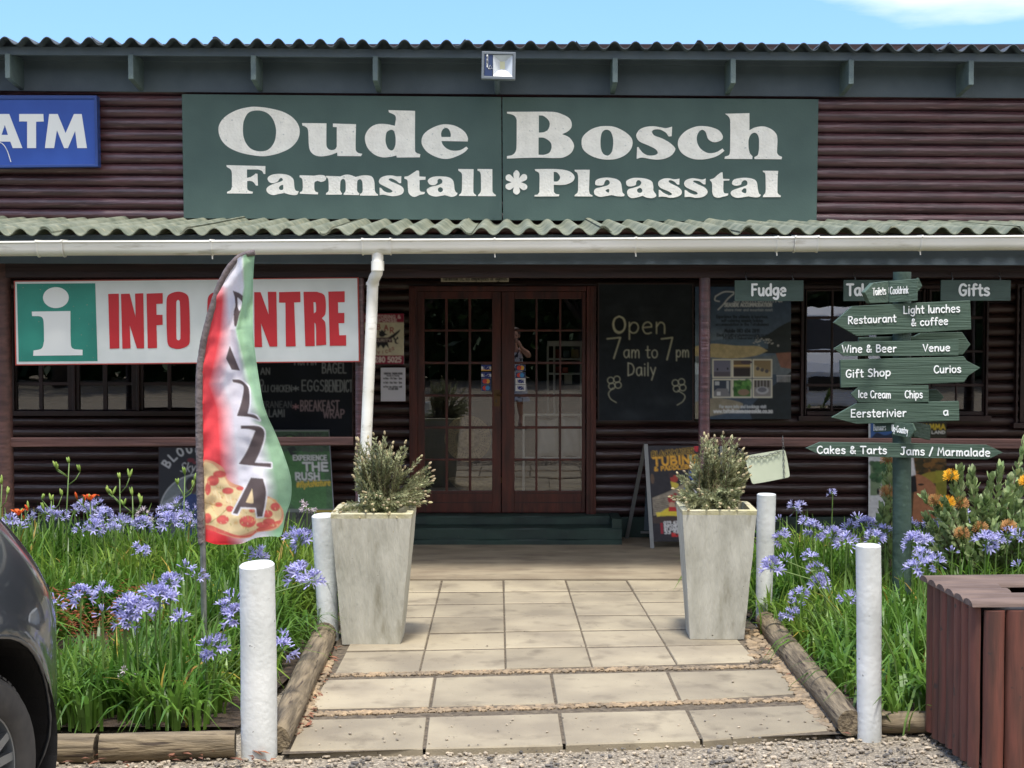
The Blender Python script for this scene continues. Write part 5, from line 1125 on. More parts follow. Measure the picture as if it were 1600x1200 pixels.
# slatted bin
M_slat = mat('stained_half_pole', L3(104, 60, 49), .65, L3(68, 44, 37), 7, (3, 3, .35), bump=.6, bscale=18, bstretch=(2, 2, .2), col3=L3(112, 60, 46), scale3=2.2, lo3=.52, hi3=.8, island=.18, spots=(L3(58, 44, 40), 16, .68))
M_lid = mat('weathered_lid_timber', L3(112, 94, 84), .85, L3(84, 69, 62), 6, (.6, 4, 4), bump=.5, bscale=24, bstretch=(.2, 3, 3), island=.06)
def bin_():
    bl = G(1452, 1142); fl = G(1529, 1205)      # back-left and front-left corner on the ground
    zt = .745; u = Vector((fl.x-bl.x, fl.y-bl.y, 0)); L = u.length; u.normalize(); v = Vector((-u.y, u.x, 0)); 
    if v.x < 0: v = -v
    L = .64; Wd = .66; o = Vector((bl.x, bl.y, 0)); ul = u
    t = thing('slatted_bin', 'dark red slatted timber bin with a weathered lid at the right edge', 'bin', o)
    mb = MB(); q = Vector((0,0,.02))
    mb.hexa([o+u*.03+v*.03+q, o+u*(L-.03)+v*.03+q, o+u*(L-.03)+v*(Wd-.03)+q, o+u*.03+v*(Wd-.03)+q, o+u*.03+v*.03+UP*.66, o+u*(L-.03)+v*.03+UP*.66, o+u*(L-.03)+v*(Wd-.03)+UP*.66, o+u*.03+v*(Wd-.03)+UP*.66])
    mb.build('liner', M_black, t)
    def slat(a, d, nrm, w, z0, z1):
        s_ = MB(); k = 8; zs = np.linspace(z0, z1, 9); vs = []; sd = random.uniform(0, 50)
        for z in zs:
            for i in range(k+1):
                th = math.pi*i/k; x = -math.cos(th)*w/2; h = math.sin(th)*w*.36
                vs.append(a + d*(w/2+x+.003*mn.noise((z*3, sd, 0))) + nrm*(h+.003*mn.noise((z*4, sd, i))) + UP*z)
        n = len(zs); s_.add(vs, [(j*(k+1)+i, j*(k+1)+i+1, (j+1)*(k+1)+i+1, (j+1)*(k+1)+i) for j in range(n-1) for i in range(k)] + [tuple(range(k+1))[::-1], tuple(range((n-1)*(k+1), n*(k+1)))] + [(j*(k+1), (j+1)*(k+1), (j+1)*(k+1)+k, j*(k+1)+k) for j in range(n-1)])
        s_.build('slat', M_slat, t, smooth=True, ang=50)
    n = 7; w = L/n
    for i in range(n): slat(o+u*(i*w), u, -v, w*.97, random.uniform(.0, .015), .712)
    n2 = 7; w2 = Wd/n2
    for i in range(n2):
        slat(o+u*L+v*(i*w2+.012), v, u, w2*.97, random.uniform(.0, .015), .70); slat(o+v*(i*w2), v, -u, w2*.97, .0, .712); slat(o+v*Wd+u*(i*w), u, v, w*.97, .0, .712)
    # lid of half round battens with an opening
    def batten(y0, x0, x1):
        s_ = MB(); k = 8; vs = []; wb = (L+.05)/6; 
        for x in np.linspace(x0, x1, 8):
            for i in range(k+1):
                th = math.pi*i/k; vs.append(o + u*(y0+wb/2-math.cos(th)*wb*.495) + v*x + UP*(.716+math.sin(th)*.028+.002*mn.noise((x*5, y0*9, i))))
        s_.add(vs, [(j*(k+1)+i, (j+1)*(k+1)+i, (j+1)*(k+1)+i+1, j*(k+1)+i+1) for j in range(7) for i in range(k)] + [tuple(range(k+1)), tuple(range(7*(k+1), 8*(k+1)))[::-1]] + [(j*(k+1), j*(k+1)+k, (j+1)*(k+1)+k, (j+1)*(k+1)) for j in range(7)])
        s_.build('lid_batten', M_lid, t, smooth=True, ang=50)
    for i in range(6):
        y = -.03+i*(L+.05)/6
        if 2 <= i <= 3: batten(y, -.045, .22); batten(y, .48, Wd+.04)
        else: batten(y, -.045, Wd+.04)
bin_()

# signpost
M_sp = mat('green_post_paint', L3(56, 77, 66), .6, L3(46, 65, 55), 4, bump=.5, bscale=25, col3=L3(84, 104, 90), scale3=14, lo3=.6, hi3=.75, spots=(L3(34, 40, 36), 22, .74))
M_sb = mat('green_arrow_paint', L3(66, 87, 73), .65, L3(55, 75, 62), 5, (.5, 3, 6), bump=.6, bscale=30, bstretch=(.12, 2, 3), col3=L3(100, 116, 98), scale3=18, lo3=.68, hi3=.82)
def signpost():
    Y = 9.42; t = thing('signpost', 'green wooden signpost stacked with white lettered arrow boards', 'signpost', Vector((W(1408, 990, Y).x, Y, .01)))
    mb = MB(); a = W(1409, 990, Y); a.z = 0; b = W(1409.3, 425, Y); n = 22; k = 30; vs = []
    for i in range(k):
        c = a.lerp(b, i/(k-1)); r = .056*(1.06-.07*i/k)
        for j in range(n):
            an = 6.2832*j/n; q = 1+.03*mn.noise((math.cos(an), math.sin(an), c.z*2))+.012*mn.noise((math.cos(an)*6, math.sin(an)*6, c.z*9)); vs.append(c+Vector((math.cos(an)*r*q, math.sin(an)*r*q, 0)))
    mb.add(vs, [(i*n+j, i*n+(j+1) % n, (i+1)*n+(j+1) % n, (i+1)*n+j) for i in range(k-1) for j in range(n)]+[tuple(range((k-1)*n, k*n))]); mb.build('pole', M_sp, t, smooth=True, ang=40)
    X = lambda x: 1230+x/3.53; Yp = lambda y: 420+y/3.53
    Yf = Y-.057-.028
    def arm(pts, yaw=0.0, pivot=None, dy=0.0, texts=(), th=.028, label=None):
        pv = W(X(pivot if pivot else 628), 600, Yf).x
        def fn(px, py, d=0.0):
            # unproject onto a vertical plane through the pole front, turned by yaw
            a_, y_, z_ = ray(px, py); tn = math.tan(yaw); yp = Yf+dy
            s_ = (yp - tn*pv)/(y_ - tn*a_)
            return Vector((a_*s_, y_*s_, H+z_*s_)) + Vector((math.sin(yaw), -math.cos(yaw), 0))*d
        mb = MB(); P = [fn(X(x), Yp(y)) for x, y in pts]
        nrm = Vector((math.sin(yaw), -math.cos(yaw), 0)); m = len(P); Q = [p-nrm*th for p in P]
        tri = tessellate_polygon([[Vector((p.x, p.z, 0)) for p in P]]); fs = []
        for q in tri:
            c = [P[i] for i in q]
            if (c[1]-c[0]).cross(c[2]-c[0]).dot(nrm) < 0: q = q[::-1]
            fs += [tuple(q), tuple(i+m for i in q[::-1])]
        fs += [(i, (i+1) % m, (i+1) % m+m, i+m) for i in range(m)]
        mb.add(P+Q, fs); bo = mb.build('arrow_board', M_sb, t, bevel=.003)
        if label: bo['label'] = label
        if texts:
            mb = MB()
            for s_, x0, x1, yb, yb1, cap, hw in texts: write(mb, s_, X(x0), X(x1), Yp(yb), cap/3.53, hw*.60/3.53, fn, y1=Yp(yb1))
            mb.build('lettering', M_text, bo)
    # boards behind the pole first
    B_ = .057*2+.03
    arm([(395,378),(700,372),(735,354),(965,350),(1012,418),(968,475),(395,470)], 0, None, B_, label='arrow board behind the pole pointing right')
    arm([(600,672),(828,666),(866,708),(828,744),(600,744)], 0, None, B_)
    arm([(690,843),(792,862),(790,944),(700,926)], .55, 628, .05)
    arm([(475,852),(582,846),(582,896),(478,902)], -.5, 628, .02, [('Bunaars', 476, 545, 892, 890, 34, 2.4)])
    arm([(718,52),(724,48),(746,95),(720,128)], 0, None, .06)
    arm([(428,130),(475,78),(560,68),(560,186),(457,191)], .75, 640, .0, [('Toilets', 470, 541, 147, 141, 40, 2.6)], label='short turned arrow board reading Toilets')
    arm([(562,68),(720,54),(718,176),(562,187)], -.30, 560, .0, [('Cooldrink', 568, 668, 140, 135, 40, 2.9)], label='short board reading Cooldrink')
    arm([(255,297),(358,206),(640,190),(1010,174),(1016,335),(385,371)], 0, None, 0, [('Restaurant', 335, 600, 304, 292, 40, 5.2), ('Light lunches', 640, 952, 248, 238, 42, 5.2), ('& coffee', 684, 886, 316, 306, 40, 5.2)], label='large arrow board reading Restaurant, Light lunches & coffee')
    arm([(258,440),(320,402),(600,398),(945,388),(945,478),(600,480),(315,481)], 0, None, 0, [('Wine & Beer', 302, 602, 462, 458, 40, 5.4), ('Venue', 748, 898, 456, 452, 38, 5.6)], label='arrow board reading Wine & Beer and Venue')
    arm([(292,502),(975,483),(992,508),(1066,546),(1000,590),(975,626),(297,656)], 0, None, .002, [('Gift Shop', 322, 570, 600, 590, 42, 5.6), ('Curios', 808, 958, 575, 571, 40, 5.4)], label='large arrow board reading Gift Shop and Curios')
    arm([(352,690),(393,652),(600,645),(780,642),(782,746),(600,742),(395,738)], 0, None, 0, [('Ice Cream', 391, 571, 710, 714, 40, 4.6), ('Chips', 648, 746, 712, 712, 40, 5)], label='short arrow board reading Ice Cream and Chips')
    arm([(245,820),(322,776),(382,742),(948,730),(950,838),(385,856)], 0, None, .0, [('Eersterivier', 350, 656, 818, 814, 42, 5.4), ('a', 860, 889, 808, 808, 40, 5.4)], label='arrow board reading Eersterivier with worn letters')
    arm([(577,848),(690,852),(707,892),(675,932),(577,916)], -.55, 600, .0, [('Up-Country', 578, 666, 896, 912, 36, 2.5)], label='short turned arrow board reading Up-Country')
    arm([(105,990),(182,956),(600,962),(1105,972),(1190,1013),(1105,1051),(600,1040),(190,1030)], 0, None, 0, [('Cakes & Tarts', 163, 549, 1018, 1020, 40, 5.6), ('Jams / Marmalade', 623, 1118, 1025, 1034, 42, 5.8)], label='long double ended board reading Cakes & Tarts and Jams / Marmalade')
signpost()

# feather flag
def flag():
    y0 = G(320, 1046).y; Yf = y0
    t = thing('feather_flag', 'feather flag reading PIZZA in red, white and green on a bent grey pole', 'flag', Vector((G(320, 1046).x, y0, .01)))
    sl = outline("318.5,850 315,845 312.5,740 311,640 311,610 312,580 317,540 323.5,510 333,476 344,444 356,421 370,405 384,397.5 398,394.5", 6, closed=False)
    top = [p for p in sl if p[1] < 849]
    gp = MB(); gp.tube([W(320.5, 1052, Yf)-Vector((0,0,.06)), W(318.5, 950, Yf), W(317, 848, Yf), W(316, 800, Yf)], .0165, 14); gp.build('lower_pole', M_steel, t, smooth=True, ang=50)
    sv = mat('grey_pole_sleeve', L3(112, 102, 100), .85, L3(90, 80, 80), 20, bump=.7, bscale=60); vs = []
    mb = MB(); P = [W(x, y, Yf) for x, y in top]; rr = []; D = []
    for i in range(len(P)-1):
        k = max(1, int((P[i+1]-P[i]).length/.006)); D += [P[i].lerp(P[i+1], j/k) for j in range(k)]
    D.append(P[-1]); m = len(D); rr = [(.0215-.006*(i/m)**2)*(1+.07*mn.noise((i*.23, 0, 0))+.05*max(0, math.sin(i*.9+3*mn.noise((i*.05, 2, 0)))) ) for i in range(m)]
    mb.tube(D, rr, 12); mb.build('pole_sleeve', sv, t, smooth=True, ang=60)
    lx = sorted([(p[1], p[0]) for p in top]); ly = [a for a, b in lx]; lxx = [b for a, b in lx]
    rt = outline("398,396 395.6,436 395.6,514 400,560 406,600 411,628 418,650 430,676 442,706 452,736 455.6,757 454,782 446,806 439,837 426,838 402,840 376,849.5 350,851 335,850 320,845", 6, closed=False)
    ir = [i for i, p in enumerate(rt) if p[1] >= 836.9][0]
    ry = [p[1] for p in rt[:ir+1]]; rx = [p[0] for p in rt[:ir+1]]
    bot = sorted([p for p in rt[ir:]]); bx = [p[0] for p in bot]; by = [p[1] for p in bot]
    c = Cv(296, 388, 462, 858, (236, 232, 238), ss=3)
    X, Yy = c.X, c.Yy
    e1 = np.interp(Yy, [388, 430, 450, 520, 560, 600, 640, 720, 800, 858], [300, 325, 352, 352, 348, 338, 352, 358, 362, 372])
    wdt = np.interp(Yy, [440, 480, 560, 620, 858], [9, 12, 26, 26, 34]); top_f = np.clip((Yy-425)/45, 0, 1)
    red = np.clip((e1+wdt*.5-X)/wdt, 0, 1)*top_f
    fold = np.interp(Yy, [388, 400, 450, 490, 515, 560, 600, 640, 700, 760, 858], [378, 379, 381, 374, 368, 377, 385, 396, 412, 424, 424])
    fw = np.interp(Yy, [388, 440, 520, 560, 640, 858], [6, 3, 3, 10, 18, 24])
    grn = np.clip((X-fold+fw*.5)/fw, 0, 1)
    c.put(grn, (158, 194, 158)); c.put(grn*np.clip((Yy-760)/60, 0, 1), (140, 182, 146)); c.put(red, (236, 84, 90)); c.put(red*np.clip((320+np.clip(Yy-600,0,60)*.1-X)/20, 0, 1), (226, 62, 72))
    lo = np.clip((Yy-826)/25, 0, 1); c.put(red*lo*.8, (220, 40, 46))
    f1 = lambda s_: [(290+x/5, 390+y/5) for x, y in outline(s_)]; f2 = lambda s_: [(290+x/5, 620+y/5) for x, y in outline(s_)]
    # pizza picture
    crust, cheese, sauce, pep = (232, 170, 136), (242, 216, 166), (222, 112, 100), (222, 106, 100)
    c.poly(f2("140,505 200,500 260,530 300,565 325,640 380,680 440,700 520,770 640,775 720,825 765,900 755,980 690,1040 560,1060 500,1100 400,1105 300,1080 200,1040 140,1010"), crust)
    c.poly(f2("140,520 200,520 250,560 310,640 350,700 420,720 520,790 640,790 710,835 748,900 735,960 650,1010 540,1040 420,1080 300,1050 200,1010 140,990"), cheese)
    c.poly(f2("140,1000 200,1005 300,1045 420,1085 520,1070 545,1045 550,1060 500,1092 400,1098 290,1070 140,1025"), sauce); c.poly(f2("555,1030 650,990 735,965 748,975 690,1025 560,1052"), sauce)
    for k in range(70):
        x, y = random.uniform(150, 720), random.uniform(600, 1020)
        if c.inside([(0,0)]).any(): pass
        c.ell(290+x/5, 620+y/5, random.uniform(2, 5), random.uniform(1.5, 4), random.choice(((246,220,160),(236,180,110),(248,230,190))), .35*(1 if y > 640+x*.22 else 0), .5)
    for x, y, a, b in ((265,605,48,26),(215,655,44,38),(330,735,42,24),(425,715,26,14),(258,842,28,16),(345,875,28,22),(290,960,46,34),(485,975,62,44),(170,950,30,40),(175,720,20,48),(640,915,38,28),(700,860,34,30),(650,975,44,24),(520,890,22,12),(600,1000,46,20)):
        for q in (-1, 1): c.ell(290+x/5, 620+y/5, a/5+.8, b/5+.8, (196, 84, 76), .35)
        c.ell(290+x/5, 620+y/5, a/5, b/5, pep); c.ell(290+x/5-1, 620+y/5-1, a/8, b/9, (232, 118, 108), .7, .5)
    for (x0, y0_, x1, y1) in ((230,730,250,790),(260,740,275,800),(310,760,330,820),(350,780,360,850),(215,740,235,780)): c.line([(290+x0/5, 620+y0_/5), (290+x1/5, 620+y1/5)], .7, (250, 236, 200), .8)
    c.line(f2("190,985! 260,935! 320,880!")[:4], .5, (150, 150, 90)); c.line([(319,785),(333,789),(345,788)], .5, (170, 130, 80))
    for k in range(260):     # strands of melted cheese, crust flecks and herb specks
        x, y = random.uniform(145, 740), random.uniform(530, 1070); p_ = (290+x/5, 620+y/5)
        if y < 560+x*.42 or y > 1060-abs(x-430)*.12: continue
        a_ = random.uniform(-.7, .7)+1.2; q = random.uniform(1, 4.5); cc = random.choice(((252,232,190),(236,190,120),(226,150,96),(200,104,70),(180,168,90),(250,222,160)))
        c.line([p_, (p_[0]+q*math.cos(a_), p_[1]+q*math.sin(a_))], random.uniform(.25, .9), cc, .55)
    c.noise(.05, 1.2); c.noise(.05, 14)
    G_ = (104, 92, 92); Wt = (240, 236, 240)
    # lettering with white keylines
    letters = [(f1, "368,320! 420,340 448,362! 442,420 425,490! 416,520! 400,590 390,605! 380,590 376,490 388,440 383,370!", ["405,372! 425,390 440,412 434,455 420,480! 408,450"]),
               (f1, "345,752! 425,945! 360,938! 315,850!", []),
               (f2, "365,-135! 425,-132 470,-100 495,-60 500,50 485,130! 545,145 578,183! 510,160 400,150! 430,60 450,-30 452,-80 430,-100 370,-115!", []),
               (f2, "432,225! 560,228 610,260 612,330 580,430 540,515! 668,520! 668,552! 540,540 415,525! 480,420 545,265! 490,252 432,250!", []),
               (f2, "510,632! 605,640! 628,740 620,830 600,935! 560,938! 550,868! 430,862! 405,918! 368,910! 440,770!", ["520,715! 530,825 515,832 470,824!"])]
    for fu, s_, hs in letters:
        P_ = fu(s_)
        if fu is f2: c.line(P_+[P_[0]], 2.4, Wt)
        c.poly(P_, G_)
        for h in hs: c.poly(fu(h), Wt if fu is f1 else (240, 214, 170))
    hem = list(zip(rx, ry)); c.line([(x-1.6, y) for x, y in hem], .35, (120, 150, 122), .7)
    y_a, y_b = 396.0, 851.0
    def pos(U, V):
        PY = y_a + V*(y_b-y_a); l = np.interp(PY, ly, lxx); r = np.where(PY <= 837, np.interp(PY, ry, rx), 439)
        PX = l + U*(r-l)
        lim = np.interp(PX, bx, by); PY = np.minimum(PY, lim); return PX, PY
    def fn(x, y):
        l = float(np.interp(y, ly, lxx)); s_ = (x-l)/130; fx = float(np.interp(y, [388, 450, 515, 600, 700, 858], [378, 381, 368, 385, 412, 424]))
        d = .05*math.sin(s_*5.2+y*.006)*min(1, s_*4) + .020*math.sin(y*.045+s_*6)*min(1, s_*6) + .008*mn.noise((x*.06, y*.06, 0))
        d += .05*math.exp(-((x-fx)/7)**2)*max(0, min(1, (660-y)/150))
        d += .012*max(0, 1-s_*5)*math.sin((y+x*.8)*.13+2*mn.noise((y*.02, 0, 0)))*(1 if s_ > .0 else 0)
        return W(x, y, Yf - d)
    m = mat_print('flag_cloth', .8, trans=.35, spec=.05)
    o = grid_print('cloth', c, fn, m, t, nx=150, ny=400, pos=pos)
flag()

# ------------------------------------------------------------------ planting
M_leaf = mat('strap_leaf', L3(104, 138, 52), .42, L3(72, 112, 38), 3, trans=.45, island=.34, col3=L3(146, 166, 66), scale3=1.3, lo3=.52, hi3=.75)
M_leafy = mat('yellowed_leaf', L3(178, 158, 60), .6, L3(140, 110, 50), 6, trans=.3, island=.2)
M_stem = mat('flower_stem', L3(88, 112, 50), .5, island=.15)
M_blue = mat('agapanthus_blue', L3(160, 158, 212), .6, L3(194, 192, 228), 60, trans=.35, island=.24)
M_faded = mat('faded_petal', L3(206, 196, 206), .7, L3(176, 160, 160), 30, trans=.3, island=.15)
M_orange = mat('orange_petal', L3(236, 112, 44), .6, L3(214, 76, 36), 20, trans=.35)
M_bud = mat('green_bud', L3(150, 170, 80), .5, L3(120, 150, 60), 9, trans=.2)
def blade(mb, x, y, z, az, ln, lean, w, segs=5, curl=1.0, m=0):
    """arching strap leaf from (x,y,z): az direction, lean = outward reach"""
    ca, sa = math.cos(az), math.sin(az); vs = []; px = -sa; py = ca
    for i in range(segs+1):
        t = i/segs; a = lean*(t**1.4)*1.0
        r = ln*(t*math.sin(a*.62)); h = ln*(t*math.cos(a*.80*curl))
        ww = w*(1-.15*t)*(1-t**4)*.5 + .0006; 
        for s_ in (-1, 1): vs.append((x+ca*r+px*ww*s_, y+sa*r+py*ww*s_, z+h+ (.12*ww)))
    mb.add(vs, [(2*i, 2*i+1, 2*i+3, 2*i+2) for i in range(segs)], m)
def bed(name, label, spots, dens_seed):
    random.seed(dens_seed); mb = MB()
    for (x, y, n, h) in spots:
        for _ in range(n):
            az = random.uniform(0, 6.28); r = random.uniform(0, .105)
            lean = abs(random.gauss(1.05, .6)); ln = h*random.uniform(.65, 1.2)
            blade(mb, x+r*math.cos(az), y+r*math.sin(az), .005, az+random.gauss(0, .4), ln, min(lean, 2.5), random.uniform(.012, .024), m=1 if random.random() < .018 else 0)
    return stuff(mb.build(name, [M_leaf, M_leafy], loc=(0,0,0)), label, 'leaves')
def lx_left(y): return np.interp(y, [7.0, 9.1, 11.2], [-1.40, -1.22, -1.14])
def lx_right(y): return np.interp(y, [7.0, 9.6, 11.2], [1.82, 1.66, 1.42])
random.seed(11); sl, sr = [], []
y = 7.10
while y < 11.0:
    x = -4.3
    while x < lx_left(y):
        xx, yy = x+random.uniform(-.06, .06), y+random.uniform(-.06, .06)
        bare = mn.noise((xx*1.3, yy*1.3, 2.5)) > .28 
        hgt = (.36 if yy < 7.6 else .43) + .10*mn.noise((xx*1.1, yy*1.1, 9)) + (.10 if yy > 9.6 else 0)
        if -2.75 < xx < -2.1 and 8.25 < yy < 9.15: x += .135; continue
        edge = xx > lx_left(yy)-.22
        if -2.95 < xx < -1.95 and 7.5 < yy < 8.3: hgt *= .58
        sl.append((xx, yy, (12 if bare else 26) if not edge else 14, hgt*(.7 if bare else 1)*(.75 if edge else 1))); x += .135
    x = lx_right(y)
    while x < 4.2:
        xx, yy = x+random.uniform(-.06, .06), y+random.uniform(-.06, .06)
        if G(1437, 1100).x+.05 < xx and yy < 7.8: x += .15; continue
        edge = xx < lx_right(yy)+.2; bare = mn.noise((xx*1.3, yy*1.3, 6.5)) > .3
        hgt = .42 + .08*mn.noise((xx*1.1, yy*1.1, 4)) + (.06 if yy > 9.6 else 0)
        sr.append((xx, yy, 14 if (bare or edge) else 26, hgt*(.72 if edge else 1))); x += .14
    y += .145
bed('strap_leaves', 'dense green strap leaves filling the left flower bed', sl, 3)
bed('strap_leaves', 'dense green strap leaves filling the right flower bed', sr, 4)
def head_mesh(name, n, rad, mats, seed, droop=0.0, budf=.15):
    random.seed(seed); mb = MB()
    for k in range(n):
        ph = random.uniform(-.25, 1.5) - droop; az = 2.39996*k + random.uniform(-.3, .3)
        d = Vector((math.cos(az)*math.cos(ph), math.sin(az)*math.cos(ph), math.sin(ph))); r = rad*random.uniform(.55, .78)
        e = d*r + Vector((0,0,-.012*random.random()))
        mb.tube([Vector((0,0,0)), d*r*.5, e], .0016, 4, 1, cap=False)
        u = d.orthogonal().normalized(); w = d.cross(u); q = (d+Vector((0,0,-.15))).normalized()
        if random.random() < budf:
            mb.tube([e, e+q*.012, e+q*.03, e+q*.036], [.002, .0045, .004, .001], 5, 0); continue
        L = rad*random.uniform(.42, .58); sp = random.uniform(.45, .75)
        b = len(mb.v); vs = []; fs = []
        for p in range(6):
            a = p*1.0472; rd = u*math.cos(a)+w*math.sin(a); tn = d.cross(rd)
            i = len(vs)
            vs += [e+tn*.0015, e-tn*.0015, e+q*L*.55+rd*L*.24+tn*L*.14, e+q*L*.55+rd*L*.24-tn*L*.14, e+q*L*.9+rd*L*sp+tn*L*.10, e+q*L*.9+rd*L*sp-tn*L*.10, e+q*L*.92+rd*L*(sp+.22)]
            fs += [(i, i+2, i+3, i+1), (i+2, i+4, i+5, i+3), (i+4, i+6, i+5)]
        mb.add(vs, fs, 0)
    o = mb.build(name, mats, loc=(0,0,0)); me = o.data; bpy.data.objects.remove(o); return me
HEADS = [head_mesh('flower_head', n, r, [M_blue, M_stem], s_, dr, bf) for n, r, s_, dr, bf in ((18, .082, 1, 0, .1), (15, .078, 2, .2, .25), (22, .090, 3, 0, .05), (12, .08, 4, .3, .3), (14, .066, 5, -.3, .55), (17, .084, 6, .35, .15), (10, .06, 7, -.5, .75))]
FADED = [head_mesh('flower_head', 16, .075, [M_faded, M_stem], 8, .4, .4)]
def stem_mesh(h):
    mb = MB(); mb.tube([(0,0,0), (.004,.0,h*.35), (-.003,.003,h*.7), (0,0,h)], [.0055, .005, .0045, .004], 6)
    o = mb.build('stem', M_stem, loc=(0,0,0)); me = o.data; bpy.data.objects.remove(o); return me
STEMS = {}
def flower(px, py, group, label, heads, hz=.58, ymin=7.3, ymax=10.75, sc=1.0):
    Y = F*(H-hz)/(py-497); Y = min(max(Y, ymin), ymax); Y = max(Y, 8.75) if 1200 < px < 1290 and py > 890 else Y; p = W(px, py, Y); k = max(.12, round(p.z, 2)); 
    bx = p.x
    if px < 800 and p.x > lx_left(Y)-.10: bx = float(lx_left(Y))-.10-random.uniform(0, .08)
    if px > 800 and p.x < lx_right(Y)+.10: bx = float(lx_right(Y))+.10+random.uniform(0, .08)
    o = thing('agapanthus', label, 'flower', Vector((bx, p.y, 0.005)), group); off = p.x-bx
    if off:
        mb = MB(); mb.tube([(bx, p.y, .005), (bx+off*.15, p.y, k*.5), (bx+off*.55, p.y, k*.9), (bx+off, p.y, k+.005)], [.0055, .005, .0045, .004], 6); mb.build('stem', M_stem, o)
    else:
        if k not in STEMS: STEMS[k] = stem_mesh(k)
        s_ = bpy.data.objects.new('stem', STEMS[k]); S.collection.objects.link(s_); s_.parent = o
    h = bpy.data.objects.new('flower_head', random.choice(heads)); S.collection.objects.link(h); h.parent = o
    h.location = (off, 0, k-.004); h.rotation_euler = (random.uniform(-.35, .35), random.uniform(-.35, .35), random.uniform(0, 6.28)); q = random.uniform(.62, .9)*sc; h.scale = (q, q, q)
random.seed(21)
LEFT = "14,818 30,825 42,822 51,811 70,804 84,808 98,808 117,799 131,790 149,794 140,803 127,829 146,827 161,811 182,813 180,827 191,820 224,820 240,815 259,801 264,818 278,792 287,806 301,801 296,820 219,862 292,890 306,902 266,913 243,932 266,939 161,925 86,944 126,934 196,948 229,951 160,961 194,955 214,958 250,940 283,972 197,973 323,1010 337,1012 351,953 366,942 368,967 441,1004 441,1018 460,840 472,845 390,865 405,870 470,902 487,910"
RIGHT = "1245,795 1219,814 1223,842 1258,819 1271,827 1288,832 1327,827 1323,849 1353,823 1371,819 1384,832 1340,812 1366,842 1425,823 1427,849 1440,842 1457,819 1470,826 1483,823 1503,810 1444,871 1462,879 1488,864 1436,888 1540,849 1557,845 1592,840 1574,838 1206,888 1228,877 1275,892 1280,914 1249,931 1245,949 1236,962 1327,940 1267,873 1592,886 1300,838 1400,820"
for tok in LEFT.split():
    x, y = map(float, tok.split(',')); flower(x, y, 'blue agapanthus in the left bed', 'blue agapanthus flower ball on a thin green stalk in the left bed', HEADS)
for tok in RIGHT.split():
    x, y = map(float, tok.split(',')); flower(x, y, 'blue agapanthus in the right bed', 'blue agapanthus flower ball on a thin green stalk in the right bed', HEADS)
for x, y, l in ((226,804,'pale withered agapanthus head among the blue ones at the back of the left bed'), (480,793,'pale withered agapanthus head below the green rush board'), (201,1052,'pale withered agapanthus head low at the front of the left bed')):
    flower(x, y, 'withered agapanthus heads', l, FADED, .40 if y > 1000 else .58)
flower(1301, 774, 'blue agapanthus in the right bed', 'blue agapanthus flower ball on a thin green stalk in the right bed', [head_mesh('flower_head', 12, .07, [M_blue, M_stem], 9, -.3, .5)])
def lily(px, py, top, label, kind):
    Y = 10.4; p = W(px, py, Y); t = thing('daylily', label, 'flower', Vector((p.x, Y, .005)), 'daylilies at the back of the left bed'); mb = MB()
    b = Vector((p.x+random.uniform(-.06, .06), Y, 0)); m1 = b.lerp(p, .55)+Vector((random.uniform(-.03, .03), 0, 0)); tips = [p]
    mb.tube([b, m1, p], [.006, .005, .004], 6)
    for k in range(2 if kind != 'tall' else 3):
        q = m1.lerp(p, random.uniform(.5, .8)); e = q + Vector((random.choice((-1, 1))*random.uniform(.04, .09), random.uniform(-.03, .03), random.uniform(.05, .12))); mb.tube([q, q.lerp(e, .5)+Vector((.012,0,-.005)), e], .0035, 5); tips.append(e)
    mb.build('stem', M_stem, t, smooth=True)
    for e in tips:
        for k in range(2):
            d = Vector((random.uniform(-.5, .5), random.uniform(-.4, .3), 1)).normalized(); mb = MB(); L = random.uniform(.045, .07)
            mb.tube([e, e+d*L*.4, e+d*L*.8, e+d*L], [.003, .009, .007, .001], 7); mb.build('bud', M_bud if kind != 'orange' or k else M_orange, t, smooth=True)
    if kind == 'orange':
        mb = MB()
        for a in range(6):
            az = a*1.047; ca, sa = math.cos(az), math.sin(az); vs = []
            for i in range(5):
                u = i/4; r = .066*u**.8; z = .045*math.sin(u*2.2); w = .016*math.sin(math.pi*min(.97, u*.9+.08))
                for s_ in (-1, 1): vs.append(p + Vector((ca*r-sa*w*s_, sa*r*.8+ca*w*s_, z)))
            mb.add(vs, [(2*i, 2*i+1, 2*i+3, 2*i+2) for i in range(4)])
        mb.build('petals', M_orange, t, smooth=True)
lily(141, 783, 0, 'orange daylily bloom above the blue flowers in the left bed', 'orange'); lily(29, 806, 0, 'orange daylily bloom beside the dark car', 'orange')
lily(289, 742, 0, 'daylily with yellow green buds in front of the skywalk board', 'tall'); lily(108, 724, 0, 'tallest bare budded daylily stem in the left bed', 'tall'); lily(187, 748, 0, 'forked budded daylily stem against the dark logs', 'tall'); lily(207, 775, 0, 'short budded daylily stem right of the forked one', 'tall'); lily(80, 783, 0, 'short budded daylily stem between the two orange blooms', 'tall'); lily(3, 757, 0, 'budded daylily stem beside the left veranda post', 'tall')
